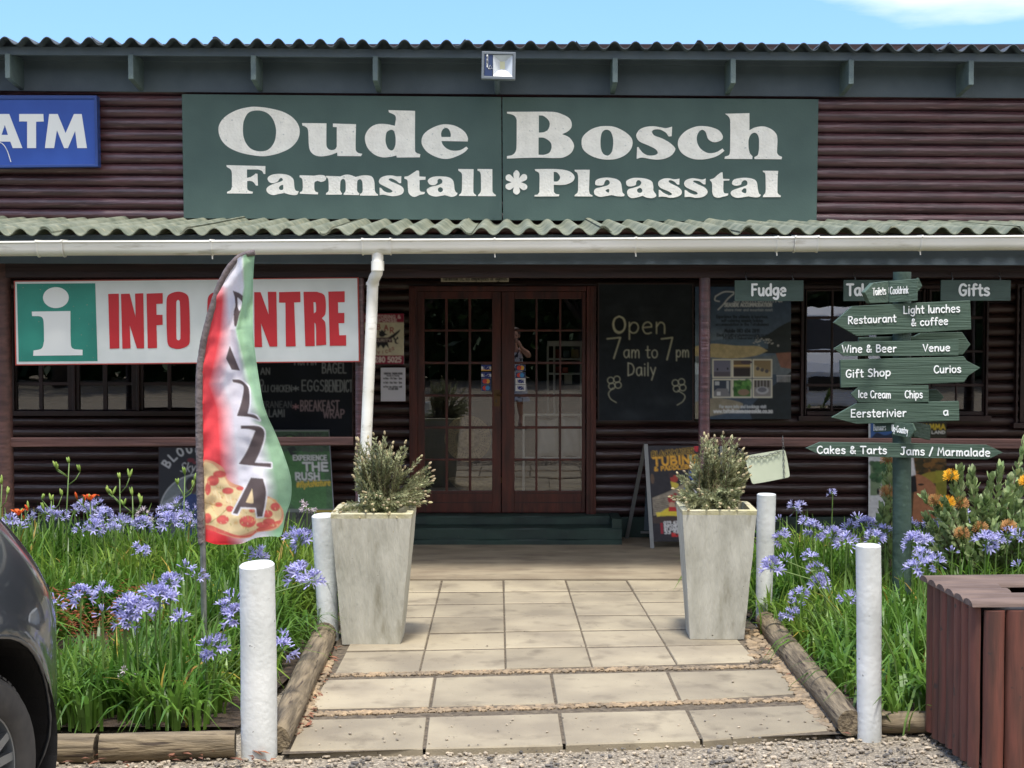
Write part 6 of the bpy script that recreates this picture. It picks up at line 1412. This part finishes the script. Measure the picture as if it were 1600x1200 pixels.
def rust_fern():
    c = G(165, 1005); mb = MB(); random.seed(5)
    for k in range(80):
        az = random.uniform(0, 6.28); d = Vector((math.cos(az), math.sin(az)*.6, 0)); L = random.uniform(.12, .30); b = Vector((-2.42, 8.75, .03))+d*random.uniform(0, .2); h = random.uniform(.16, .36)
        for i in range(9):
            t = i/9; q = b + d*L*t + UP*(h*math.sin(t*1.9)); s_ = d.cross(UP)
            for sg in (-1, 1): mb.add([q, q+s_*sg*.03*(1.1-t)+d*.014+UP*.004, q+s_*sg*.026*(1.1-t)+d*.030], [(0, 1, 2)])
    tag(mb.build('rust_fern', mat('rust_fern', L3(150, 84, 44), .8, L3(118, 60, 34), 20, trans=.25, island=.25)), 'dried rust brown fern low in the left flower bed', 'fern')
rust_fern()
def litter():
    mb = MB(); random.seed(8)
    for _ in range(150):
        t = random.random()
        if _ < 95: px, py = 505+(452-505)*t+random.uniform(-6, 26), 1015+(1150-1015)*t
        elif _ < 125: px, py = random.uniform(100, 440), random.uniform(1178, 1198)
        else: px, py = random.uniform(1190, 1345), 0; py = 990+(px-1190)*1.0+random.uniform(-4, 30)
        p = G(px, py); az = random.uniform(0, 6.28); d = Vector((math.cos(az), math.sin(az), random.uniform(-.2, .3))); s_ = d.cross(UP).normalized(); L = random.uniform(.012, .034); c = p+UP*random.uniform(-.002, .014)
        mb.add([c-d*L, c+s_*L*.35+UP*.008, c+d*L*1.1+UP*.004, c-s_*L*.35+UP*.006], [(0, 1, 2), (0, 2, 3)])
    stuff(mb.build('leaf_litter', mat('dead_leaf', L3(132, 88, 64), .85, L3(98, 62, 46), 20, island=.35), loc=(0,0,0)), 'dry red brown leaf litter along the edging logs', 'leaf litter')
litter()

# shrubs in the planters
M_lav = mat('lavender_leaf', L3(172, 172, 132), .7, L3(134, 142, 102), 12, trans=.3, island=.30); M_twig = mat('lavender_twig', L3(112, 98, 74), .8); M_spike = mat('dry_flower_spike', L3(172, 162, 122), .8, L3(142, 126, 100), 30, island=.2)
def lavender(label, base, targets, seed):
    random.seed(seed); t = thing('lavender_shrub', label, 'shrub', base, 'lavender shrubs in the planters'); tw = MB(); lf = MB(); sp = MB()
    for (px, py, Y) in targets:
        e = W(px, py, Y); r0 = base + Vector((random.uniform(-.10, .10), random.uniform(-.08, .08), 0))
        mid = r0.lerp(e, .5) + Vector((0, 0, .05*(1-abs(e.z-base.z)))) + Vector((random.uniform(-.02, .02),)*3)
        P = []; n = 16
        for i in range(n+1):
            u = i/n; P.append(r0*(1-u)**2 + mid*2*u*(1-u) + e*u*u)
        tw.tube(P[::4], [.005, .004, .003, .002, .0015], 5)
        for i in range(2, n+1):
            d = (P[i]-P[i-1]).normalized()
            for k in range(10 if i > 4 else 4):
                a = random.uniform(0, 6.28); u_ = d.orthogonal().normalized(); o_ = (u_*math.cos(a)+d.cross(u_)*math.sin(a)); f = (o_*random.uniform(.6, 1)+d*random.uniform(.4, 1.1)).normalized()
                L = random.uniform(.018, .034); s_ = f.cross(d).normalized()*.0036; q = P[i].lerp(P[i-1], random.random())
                lf.add([q-s_*.5, q+f*L*.5-s_, q+f*L, q+f*L*.5+s_, q+s_*.5], [(0, 1, 2, 3, 4)])
        if random.random() < .62:
            d = (P[-1]-P[-3]).normalized(); q = P[-1]; L = random.uniform(.02, .032)
            tw.tube([q, q+d*.025], .0013, 4); q = q+d*.02; lf.tube([q, q+d*L*.3, q+d*L*.75, q+d*L], [.003, .0075, .006, .001], 7, 1)
    tw.build('branches', M_twig, t); lf.build('foliage', [M_lav, M_spike], t)
def targets(seed, outline_px, base_px, Yc, n, lows):
    random.seed(seed); out = []
    for _ in range(n):
        (x0, y0_), (x1, y1_) = random.choice(list(zip(outline_px[:-1], outline_px[1:]))); u = random.random(); x = x0+(x1-x0)*u; y = y0_+(y1_-y0_)*u
        k = random.uniform(.4, 1.0)**.6*1.04; out.append((base_px[0]+(x-base_px[0])*k+random.uniform(-4, 4), base_px[1]+(y-base_px[1])*k+random.uniform(-4, 4), Yc+random.uniform(-.16, .16)*k))
    return out + [(x, y, Yc-.2) for x, y in lows]
lavender('sprawling olive lavender shrub in the left planter, leaning over its right edge', W(588, 804, 9.05), targets(1, [(555,770),(553,700),(560,690),(590,690),(612,688),(640,690),(668,735),(672,765),(655,792)], (590,800), 9.05, 105, [(548,795),(538,798),(530,797),(543,786)]+[(random.uniform(592,632), random.uniform(800,826)) for _ in range(12)]+[(random.uniform(560,640), random.uniform(770,806)) for _ in range(30)]), 31)
lavender('upright olive lavender shrub in the right planter', W(1112, 797, 9.2), targets(2, [(1058,778),(1060,745),(1095,690),(1112,683),(1140,684),(1160,705),(1168,735),(1160,765),(1148,790)], (1112,796), 9.2, 110, [(random.uniform(1065,1150), random.uniform(765,798)) for _ in range(36)]), 32)

# pincushion bush at the right
M_pl = mat('pincushion_leaf', L3(160, 176, 122), .55, L3(122, 146, 90), 8, trans=.2, island=.28, col3=L3(178, 186, 142), scale3=6, lo3=.55, hi3=.7); M_pt = mat('pincushion_twig', L3(104, 92, 70), .85); M_pf = mat('pincushion_yellow', L3(246, 196, 40), .6, L3(236, 166, 30), 30, trans=.2); M_po = mat('pincushion_spent', L3(186, 140, 84), .8, L3(150, 104, 62), 30)
def leaf_o(mb, q, f, nrm, L, w):
    s_ = f.cross(nrm).normalized(); 
    mb.add([q, q+f*L*.3-s_*w*.7+nrm*.004, q+f*L*.65-s_*w, q+f*L*.95-s_*w*.4, q+f*L, q+f*L*.95+s_*w*.4, q+f*L*.65+s_*w, q+f*L*.3+s_*w*.7+nrm*.004], [(0, 1, 7), (1, 2, 6, 7), (2, 3, 5, 6), (3, 4, 5)])
def pincushion(label, base, tips):
    t = thing('pincushion_bush', label, 'shrub', base, 'pincushion bushes in the right bed'); tw = MB(); lf = MB(); k_ = 0
    for (px, py, Y, kind) in tips:
        e = W(px, py, Y); r0 = base+Vector((random.uniform(-.05, .05), random.uniform(-.05, .05), 0)); mid = r0.lerp(e, .55)+Vector((random.uniform(-.05, .05), random.uniform(-.05, .05), .06)); n = 14
        P = [r0*(1-u)**2+mid*2*u*(1-u)+e*u*u for u in [i/n for i in range(n+1)]]; tw.tube(P[::2], [.010-.0009*i for i in range(8)], 6)
        for i in range(5, n+1):
            d = (P[i]-P[i-1]).normalized()
            for k in range(9 if i >= n-1 else 5):
                a = k*2.4+i*1.3; u_ = d.orthogonal().normalized(); o_ = u_*math.cos(a)+d.cross(u_)*math.sin(a); op = random.uniform(.35, .9) if i < n-1 else random.uniform(.15, .5)
                f = (o_*op+d*(1.0)).normalized(); leaf_o(lf, P[i].lerp(P[i-1], random.random()), f, d.cross(f).cross(f).normalized()*-1, random.uniform(.06, .095), random.uniform(.014, .021))
        if kind:
            d = (P[-1]-P[-2]).normalized(); c = P[-1]+d*.035; mb = MB(); mb.ball(c, .020, 8, 6)
            for k in range(110):
                z = 1-1.75*(k+.5)/110; a = 2.39996*k; o_ = Vector((math.sqrt(max(0, 1-z*z))*math.cos(a), math.sqrt(max(0, 1-z*z))*math.sin(a), z)); q = c+o_*.018; en = c+(o_*.85+UP*.25).normalized()*random.uniform(.045, .056); s_ = o_.orthogonal().normalized()*.0018
                mb.add([q-s_, q+s_, en+s_*1.4, en+o_*.004, en-s_*1.4], [(0, 1, 2, 3, 4)])
            fo = mb.build('flower', M_pf if kind == 1 else M_po, t); fo['label'] = 'bright yellow pincushion flower' if kind == 1 else 'spent rusty pincushion flower'
    tw.build('branches', M_pt, t, smooth=True); lf.build('foliage', M_pl, t)
random.seed(77)
tp = [(1488,752,9.9,1),(1483,792,9.8,1),(1520,742,10,0),(1517,758,10,0),(1563,735,10,0),(1578,750,9.9,0),(1548,752,10,0),(1592,745,10.1,0),(1570,775,9.8,0),(1600,760,10,1),(1503,795,9.9,2),(1531,832,9.7,2),(1505,840,9.6,2),(1573,828,9.6,2),(1550,800,9.7,0),(1590,790,9.7,0),(1465,790,9.9,2),(1450,812,9.8,0),(1478,828,9.7,0),(1520,812,9.7,0),(1540,780,9.9,0),(1610,800,9.8,0),(1625,760,9.9,0),(1600,830,9.6,0),(1640,790,9.9,0),(1555,830,9.6,0),(1530,790,10.1,0),(1495,815,9.9,0),(1448,780,10,0),(1580,810,9.9,0),(1460,840,9.6,0),(1600,695,10.1,0),(1500,740,10,0)]
for _ in range(26): tp.append((random.uniform(1440,1640), random.uniform(780,870), random.uniform(9.5, 10.1), 0))
pincushion('bushy pincushion shrub with yellow blooms behind the slatted bin', Vector((3.15, 9.95, 0)), tp)
pincushion('upright pincushion shoots with two orange blooms directly behind the signpost pole', Vector((W(1392, 800, 9.75).x, 9.8, 0)), [(1388,726,9.75,2),(1386,778,9.7,2),(1384,750,9.8,0),(1396,740,9.8,0),(1380,800,9.7,0),(1375,815,9.7,0)])

# ------------------------------------------------------------------ the dark car at the left edge
def car():
    M_paint = mat('graphite_car_paint', L3(62, 66, 72), .28, metal=.55, coat=1.0); M_trim = mat('black_trim', (.012, .012, .013), .6, bump=.2, bscale=200)
    M_tyre = mat('tyre_rubber', L3(44, 43, 43), .75, L3(60, 58, 56), 14); M_rim = mat('alloy', L3(150, 156, 162), .3, metal=.85); M_cg = mat('tinted_car_glass', (.01, .012, .014), .05, coat=.5); M_lamp = mat('headlamp', L3(170, 176, 182), .1, metal=.4, coat=1)
    hub = W(-12, 1219, 5.14); phi = R(75); loc = Vector((hub.x, hub.y, -.02)); hz = .39
    h = Vector((math.cos(phi), math.sin(phi), 0)); lf = Vector((-h.y, h.x, 0))
    t = thing('parked_car', 'dark grey car with silver alloy wheels nosing in at the left edge', 'car', loc)
    fn = lambda x, y, z: loc + h*x + lf*y + UP*z       # x forward of the front axle, y left from the right side, z up
    WB = 2.75; HW = .925
    def ring(z, n=200):
        k = max(0, (z-.78)/.53); wf = HW-.17*k*k*1.2; xf = .86-.30*k**1.6-.10*max(0, (.5-z)/.25)**2; xr = -WB-.80
        if z < .45: wf -= .05*((.45-z)/.2)**2
        out = []
        cx = (xf+xr)/2; a = (xf-xr)/2
        for i in range(n):
            th = 6.2832*i/n; ct, st = math.cos(th), math.sin(th); e = 2/5.2
            x = cx+a*math.copysign(abs(ct)**e, ct); y = wf*math.copysign(abs(st)**e, st)
            # flare round the wheel arches
            for ax in (0, -WB):
                dd = math.hypot(x-ax, z-hz); y += math.copysign(.022*math.exp(-((dd-.49)/.05)**2), y) if abs(y) > .6 else 0
            out.append((x, y+HW, z))
        return out
    zs = list(np.linspace(.26, 1.24, 50)); n = 260; R_ = [ring(z, n) for z in zs]
    keep = []; P = [p for r in R_ for p in r]; arch = lambda p: min(math.hypot(p[0]-ax, p[2]-hz) for ax in (0, -WB)) if abs(p[1]-HW) > .45 else 9
    snapped = []
    for p in P:
        x, y, z = p
        if abs(y-HW) > .45:
            for ax in (0, -WB):
                d = math.hypot(x-ax, z-hz)
                if .43 < d < .475: x, z = ax+(x-ax)*.475/d, hz+(z-hz)*.475/d
        snapped.append((x, y, z))
    fs = []
    for j in range(len(zs)-1):
        for i in range(n):
            q = (j*n+i, j*n+(i+1) % n, (j+1)*n+(i+1) % n, (j+1)*n+i); c = [sum(snapped[k][a] for k in q)/4 for a in range(3)]
            if abs(c[1]-HW) > .45 and min(math.hypot(c[0]-ax, c[2]-hz) for ax in (0, -WB)) < .472: continue
            fs.append(q)
    b = len(snapped); last = [snapped[(len(zs)-1)*n+i] for i in range(n)]
    v = list(snapped); prev = (len(zs)-1)*n
    for s_, dz in ((.93, .03), (.7, .05), (.35, .06), (.02, .065)):
        o = len(v)
        for (x, y, z) in last: v.append((-1.3+(x+1.3)*(.5+.5*s_ if s_ > .9 else s_), HW+(y-HW)*s_, z+dz))
        fs += [(prev+i, prev+(i+1) % n, o+(i+1) % n, o+i) for i in range(n)]; prev = o
    mb = MB(); mb.add([fn(*p) for p in v], fs); mb.build('body', M_paint, t, smooth=True, ang=55)
    # greenhouse
    def loft(name, m, levels, ex=6.0):
        mb = MB(); n = 80; vs = []
        for (z, xf, xr, w) in levels:
            for i in range(n):
                th = 6.2832*i/n; ct, st = math.cos(th), math.sin(th); e = 2/ex
                vs.append(fn((xf+xr)/2+(xf-xr)/2*math.copysign(abs(ct)**e, ct), HW+w*math.copysign(abs(st)**e, st), z))
        k = len(levels); mb.add(vs, [(j*n+i, j*n+(i+1) % n, (j+1)*n+(i+1) % n, (j+1)*n+i) for j in range(k-1) for i in range(n)]+[tuple(range((k-1)*n, k*n))]); return mb.build(name, m, t, smooth=True, ang=40)
    loft('windows', M_cg, [(1.25, -.35, -WB-.70, .80), (1.5, -.85, -WB-.62, .72), (1.66, -1.15, -WB-.55, .66)])
    loft('roof_panel', M_paint, [(1.655, -1.10, -WB-.60, .68), (1.70, -1.2, -WB-.55, .66), (1.74, -1.5, -WB-.4, .55)])
    for ax, ss in ((0, 1), (0, -1), (-WB, 1), (-WB, -1)):
        # ss=1: right side (y near 0)
        yo = .055 if ss == 1 else 2*HW-.055; sg = 1 if ss == 1 else -1
        hz_ = hz; hz = hz_-.022; mb = MB(); k = 40; prof = [(.235, .0), (.25, -.012), (.30, -.022), (.345, -.014), (.368, .010), (.377, .03), (.380, .10), (.377, .19), (.368, .21), (.30, .22), (.235, .20)]
        prof = [(r*.96, d) for r, d in prof]; vs = [fn(ax+r*math.cos(6.2832*i/k), yo+d*sg, hz+r*math.sin(6.2832*i/k)) for r, d in prof for i in range(k)]
        mb.add(vs, [(j*k+i, j*k+(i+1) % k, (j+1)*k+(i+1) % k, (j+1)*k+i) for j in range(len(prof)-1) for i in range(k)])
        for i in range(60):   # tread blocks
            a = 6.2832*i/60; 
            for d0, d1 in ((.028, .09), (.11, .18)):
                q = [fn(ax+r*math.cos(aa), yo+d*sg, hz+r*math.sin(aa)) for r in (.364, .371) for aa, d in ((a, d0), (a+.07, d0), (a+.07, d1), (a, d1))]; mb.hexa(q)
        wl = mb.build('wheel', M_tyre, t, smooth=True, ang=35)
        mb = MB(); prof = [(.238, .005), (.232, .0), (.222, .004), (.215, .03), (.205, .12)]
        vs = [fn(ax+r*math.cos(6.2832*i/k), yo+d*sg, hz+r*math.sin(6.2832*i/k)) for r, d in prof for i in range(k)]
        mb.add(vs, [(j*k+i, j*k+(i+1) % k, (j+1)*k+(i+1) % k, (j+1)*k+i) for j in range(len(prof)-1) for i in range(k)])
        for s_ in range(6):
            for off in (-.13, .13):
                a0 = s_*1.0472+.3+off*.5; a1 = s_*1.0472+.3+off*1.5; w0, w1 = .020, .015
                def pt(r, a, w, d): return fn(ax+r*math.cos(a)-w*math.sin(a), yo+d*sg, hz+r*math.sin(a)+w*math.cos(a))
                mb.hexa([pt(.05, a0, -w0, .055), pt(.05, a0, w0, .055), pt(.222, a1, w1, .035), pt(.222, a1, -w1, .035), pt(.05, a0, -w0, .02), pt(.05, a0, w0, .02), pt(.222, a1, w1, .008), pt(.222, a1, -w1, .008)])
        mb.tube([fn(ax, yo+.06*sg, hz), fn(ax, yo+.012*sg, hz)], .062, 20); mb.build('rim', M_rim, wl, smooth=True, ang=30)
        mb = MB(); mb.tube([fn(ax, yo+.10*sg, hz), fn(ax, yo+.12*sg, hz)], .21, 24); mb.build('brake_disc', M_trim, wl); hz = hz_
        # inner arch liner
        mb = MB(); kk = 26; vs = []
        for i in range(kk+1):
            a = -.45+(math.pi+.9)*i/kk
            for d in (.035, .42): vs.append(fn(ax+.468*math.cos(a), (yo-.055*sg)+d*sg, hz+.468*math.sin(a)))
        c0 = len(vs); vs.append(fn(ax, (yo-.055*sg)+.42*sg, hz))
        mb.add(vs, [(2*i, 2*i+2, 2*i+3, 2*i+1) for i in range(kk)]+[(2*i+1, 2*i+3, c0) for i in range(kk)]); mb.build('arch_liner', M_trim, t)
        mb = MB(); lip = []
        for i in range(kk+1):
            a = -.30+(math.pi+.6)*i/kk; z = hz+.474*math.sin(a); x = ax+.474*math.cos(a)
            rr = ring(min(max(z, .26), 1.1), 260); y = min((abs(p[0]-x), p[1]) for p in rr if (p[1] < HW) == (ss == 1))[1]; lip.append(fn(x, y+.006*sg, z))
        mb.tube(lip, .011, 6); mb.build('arch_lip', M_paint, t, smooth=True)
    mb = MB(); mb.box(0, 1, 0, 1, 0, 1)
    mb = MB(); q = [fn(x, y, z) for z in (.24, .30) for x, y in ((.62, .2), (-WB-.6, .2), (-WB-.6, 2*HW-.2), (.62, 2*HW-.2))]; mb.hexa(q); mb.build('underbody', M_trim, t)
    for s_ in (1, -1):
        mb = MB(); r = ring(.88, 400); pts = [p for p in r if p[0] > .66 and (p[1] < HW-.42 if s_ == 1 else p[1] > HW+.42)]
        pts.sort(key=lambda p: abs(p[1]-HW)); vs = []
        for (x, y, z) in pts:
            n_ = Vector((.7, (y-HW)*.8, 0)).normalized()*.006; vs += [fn(x+n_.x, y+n_.y, .80), fn(x+n_.x-.03, y+n_.y, .93)]
        mb.add(vs, [(2*i, 2*i+2, 2*i+3, 2*i+1) for i in range(len(pts)-1)]); mb.build('headlight', M_lamp, t, smooth=True)
car()

# ------------------------------------------------------------------ behind the photographer: what the panes mirror, plus an added dark backing
M_bark = mat('bark', L3(84, 70, 56), .9, L3(58, 48, 40), 8, bump=.6); M_crown = mat('tree_leaf', L3(58, 84, 42), .6, L3(40, 64, 30), 1.5, trans=.25, island=.3)
def tree(label, x, y, hgt, rad, seed):
    random.seed(seed); t = thing('broadleaf_tree', label, 'tree', Vector((x, y, -.03)), 'trees across the parking area'); b = Vector((x, y, -.03)); tr = MB()
    tr.tube([b, b+Vector((.1, 0, hgt*.25)), b+Vector((0, .1, hgt*.55)), b+Vector((.1, .1, hgt*.85))], [.30, .24, .16, .05], 10); cl = []
    for k in range(26):
        a = random.uniform(0, 6.28); z = random.uniform(.28, .98); r = rad*math.sin(math.pi*min(.95, (z-.1)*.95))**.6*random.uniform(.45, 1); c = b+Vector((math.cos(a)*r, math.sin(a)*r, hgt*z)); cl.append((c, rad*random.uniform(.22, .4)))
        tr.tube([b+UP*hgt*z*.6, b.lerp(c, .55)+UP*hgt*z*.35, c], [.09, .06, .02], 6)
    tr.build('trunk', M_bark, t, smooth=True); mb = MB()
    for c, r in cl:
        for _ in range(150):
            d = Vector((random.gauss(0, 1), random.gauss(0, 1), random.gauss(0, .8))).normalized()*r*random.random()**.4; q = c+d; f = Vector((random.gauss(0, 1), random.gauss(0, 1), random.gauss(0, .6))).normalized(); s_ = f.orthogonal().normalized(); L = random.uniform(.10, .2)
            mb.add([q-f*L, q+s_*L*.5, q+f*L, q-s_*L*.5], [(0, 1, 2, 3)])
    mb.build('crown', M_crown, t)
for i, (x, y, h_, r_) in enumerate(((-13, -17, 8.5, 3.6), (-8.0, -19, 9.5, 4), (-3.0, -18, 8.8, 3.8), (2.2, -19.5, 9.6, 4.1), (7.2, -18, 8.6, 3.7), (12, -19, 9.2, 4), (17, -17, 8.4, 3.6), (-18.5, -18, 9, 4))):
    tree('tall broad tree standing in a row behind the camera, mirrored in the panes', x, y, h_, r_, 40+i)
def hedge():
    random.seed(3); mb = MB()
    for _ in range(16000):
        x = random.uniform(-30, 30); y = -22+random.uniform(-1.2, 1.2); z = random.uniform(0, 9.0)*(1-.12*mn.noise((x*.4, 0, 0))); f = Vector((random.gauss(0, 1), random.gauss(0, 1), random.gauss(0, 1))).normalized(); s_ = f.orthogonal().normalized(); L = random.uniform(.3, .6); q = Vector((x, y, z))
        mb.add([q-f*L, q+s_*L*.6, q+f*L, q-s_*L*.6], [(0, 1, 2, 3)])
    stuff(mb.build('hedge', M_crown, loc=(0,0,0)), 'dense dark hedge beyond the parking area behind the camera', 'hedge')
hedge()
def sky_backing():  # added unseen backing, keeps bright sky specks out of the glass reflections
    mb = MB(); nx, ny = 60, 14; vs = [(-90+180*i/(nx-1), -26-3.2*j, -.05+15*(1-math.cos(min(1, j/9)*math.pi))/2+1.8*mn.noise((i*.35, j*.5, 3))*(j > 0)) for j in range(ny) for i in range(nx)]
    mb.add(vs, [(j*nx+i, (j+1)*nx+i, (j+1)*nx+i+1, j*nx+i+1) for j in range(ny-1) for i in range(nx-1)])
    struct(mb, 'added_dark_backing', mat('dark_backing_green', L3(52, 70, 40), .95, L3(34, 48, 28), .6, bump=1.0, bscale=2), smooth=True)
sky_backing()
def van():
    wp = mat('white_van_paint', L3(222, 224, 226), .35, coat=.6); gl = mat('van_glass', (.012, .014, .016), .06); ty = mat('van_tyre', (.02, .02, .02), .8); am = mat('indicator_amber', L3(230, 120, 30), .3)
    t = thing('white_van', 'white panel van parked behind the camera, mirrored in the right window', 'van', Vector((6.0, -1.2, -.03))); o = Vector((6.0, -1.2, -.03))
    prof = [(0, .35), (0, 1.0), (.12, 1.15), (.75, 1.32), (1.25, 2.05), (1.5, 2.2), (4.7, 2.2), (4.8, 2.0), (4.8, .35)]   # length back from the nose
    mb = MB(); vs = [o+Vector((sx, -a, z)) for sx in (-.95, .95) for a, z in prof]; n = len(prof)
    mb.add(vs, [tuple(range(n)), tuple(range(n, 2*n))[::-1]]+[(i, i+n, (i+1) % n+n, (i+1) % n) for i in range(n)]); mb.build('body', wp, t, bevel=.06)
    mb = MB(); mb.hexa([o+Vector((-.82, -.80+.012, 1.38)), o+Vector((.82, -.80+.012, 1.38)), o+Vector((.82, -.9, 1.38)), o+Vector((-.82, -.9, 1.38)), o+Vector((-.76, -1.20+.012, 1.98)), o+Vector((.76, -1.20+.012, 1.98)), o+Vector((.76, -1.3, 1.98)), o+Vector((-.76, -1.3, 1.98))]); mb.build('windscreen', gl, t)
    mb = MB(); mb.box(o.x-.55, o.x+.55, o.y+.002, o.y+.03, .62, .88); mb.build('grille', gl, t)
    for s_ in (-1, 1):
        mb = MB(); mb.box(o.x+s_*.955-.006, o.x+s_*.955+.006, o.y-2.1, o.y-1.35, 1.4, 1.95); mb.build('side_window', gl, t)
        mb = MB(); mb.box(o.x+s_*.74-.14, o.x+s_*.74+.14, o.y-.0+.002, o.y+.03, .68, .9); mb.build('headlight', mat('van_lamp', L3(200, 204, 208), .1), t)
        mb = MB(); mb.box(o.x+s_*.74-.14, o.x+s_*.74+.14, o.y+.002, o.y+.03, .58, .66); mb.build('indicator', am, t)
        for a in (.85, 3.85): mb = MB(); mb.tube([o+Vector((s_*.97, -a, .34)), o+Vector((s_*.72, -a, .34))], .34, 24); mb.build('wheel', ty, t, smooth=True, ang=40)
van()
def photographer():
    skin = mat('skin', L3(196, 146, 120), .55); cloth = mat('patterned_sundress', L3(206, 206, 210), .8, L3(40, 42, 52), 9, lo=.55, hi=.58); hair = mat('brown_hair', L3(62, 44, 32), .6)
    V = {'pel':(0,0,.92,.15,.11),'wst':(0,0,1.08,.125,.09),'che':(0,.01,1.28,.145,.105),'nek':(0,.0,1.45,.055,.055),'nk2':(0,.015,1.52,.05,.052),'hd1':(0,.03,1.60,.075,.09),'hd2':(0,.02,1.70,.078,.095),'hd3':(0,.01,1.77,.045,.055),
         'sl':(-.17,0,1.40,.055,.055),'el':(-.27,.13,1.28,.042,.042),'wl':(-.10,.27,1.50,.028,.028),'hl':(-.06,.30,1.56,.035,.02),'sr':(.17,0,1.40,.055,.055),'er':(.27,.13,1.28,.042,.042),'wr':(.10,.27,1.50,.028,.028),'hr':(.06,.30,1.56,.035,.02),
         'tl':(-.09,0,.82,.095,.095),'kl':(-.10,.02,.48,.06,.06),'al':(-.10,0,.09,.04,.04),'fl':(-.10,.13,.035,.04,.03),'tr':(.09,0,.82,.095,.095),'kr':(.10,.02,.48,.06,.06),'ar':(.10,0,.09,.04,.04),'fr':(.10,.13,.035,.04,.03)}
    E = 'pel-wst wst-che che-nek nek-nk2 nk2-hd1 hd1-hd2 hd2-hd3 che-sl sl-el el-wl wl-hl che-sr sr-er er-wr wr-hr pel-tl tl-kl kl-al al-fl pel-tr tr-kr kr-ar ar-fr'.split()
    org = Vector((.05, -.72, -.02)); nm = list(V); me = bpy.data.meshes.new('person'); pts = [V[k][:3] for k in nm]; ed = [tuple(nm.index(a) for a in e.split('-')) for e in E]; rad = [V[k][3:] for k in nm]
    for hand, sx in (('hl', 1), ('hr', -1)):
        for k in range(5):
            a = Vector(V[hand][:3]); i = len(pts)
            d = Vector((sx*(.012+.002*k), .012, .028-.015*k)) if k < 4 else Vector((sx*.02, -.008, .03)); L = (.9, 1, .95, .8, .75)[k]
            pts += [tuple(a+d*1.0), tuple(a+d*1.0+Vector((sx*.022, .012, .004))*L), tuple(a+d*1.0+Vector((sx*.040, .006, .0))*L)]; rad += [(.009, .009), (.008, .008), (.006, .006)]; ed += [(nm.index(hand), i), (i, i+1), (i+1, i+2)]
    me.from_pydata(pts, ed, []); o = bpy.data.objects.new('person', me); S.collection.objects.link(o); o.location = org; me.materials.append(skin)
    sk = o.modifiers.new('skin', 'SKIN'); sk.use_smooth_shade = True
    for i, r in enumerate(rad): me.skin_vertices[0].data[i].radius = r
    me.skin_vertices[0].data[0].use_root = True
    s_ = o.modifiers.new('sub', 'SUBSURF'); s_.levels = 1; s_.render_levels = 2
    tag(o, 'person in a patterned sundress holding up a phone, mirrored in the door glass', 'person'); ORG[o.name] = org
    mb = MB(); n = 28; lev = [(1.36, .15, .11), (1.28, .165, .125), (1.08, .145, .11), (.92, .18, .14), (.70, .23, .18), (.48, .28, .22)]; vs = []
    for z, a, b in lev:
        for i in range(n): q = 1+(.05*math.sin(i*6.2832/n*7) if z < .9 else 0); vs.append(org+Vector((a*q*math.cos(i*6.2832/n), b*q*math.sin(i*6.2832/n), z)))
    mb.add(vs, [(j*n+i, (j+1)*n+i, (j+1)*n+(i+1) % n, j*n+(i+1) % n) for j in range(len(lev)-1) for i in range(n)])
    for sx in (-.08, .08): mb.tube([org+Vector((sx, .09, 1.36)), org+Vector((sx*1.15, .03, 1.47)), org+Vector((sx, -.09, 1.36))], .008, 6)
    mb.build('sundress', cloth, o, smooth=True)
    mb = MB(); mb.ball(org+Vector((0, -.02, 1.70)), .108, 16, 10, sc=(.92, 1, 1)); mb.ball(org+Vector((0, -.07, 1.56)), .085, 12, 8, sc=(1, .6, 1.3)); mb.build('hair', hair, o, smooth=True)
    mb = MB(); 
    for sx in (-.03, .03): mb.ball(org+Vector((sx, .113, 1.665)), .011, 8, 6)
    mb.build('eyes', mat('eye', (.03, .025, .02), .2), o, smooth=True)
    mb = MB(); mb.ball(org+Vector((0, .125, 1.625)), .014, 8, 6, sc=(.8, 1, 1.6)); mb.build('nose', skin, o, smooth=True)
    mb = MB(); mb.ball(org+Vector((0, .112, 1.585)), .022, 8, 6, sc=(1, .35, .3)); mb.build('mouth', mat('lips', L3(160, 80, 76), .5), o, smooth=True)
    mb = MB()
    for sx in (-.085, .085): mb.ball(org+Vector((sx, .02, 1.64)), .028, 8, 6, sc=(.4, .8, 1.2))
    mb.build('ears', skin, o, smooth=True)
    mb = MB(); mb.box(org.x-.078, org.x+.078, org.y+.305, org.y+.314, 1.51, 1.585); tag(mb.build('phone', M_black, bevel=.003), 'black phone held level by the person mirrored in the door glass', 'phone')
photographer()
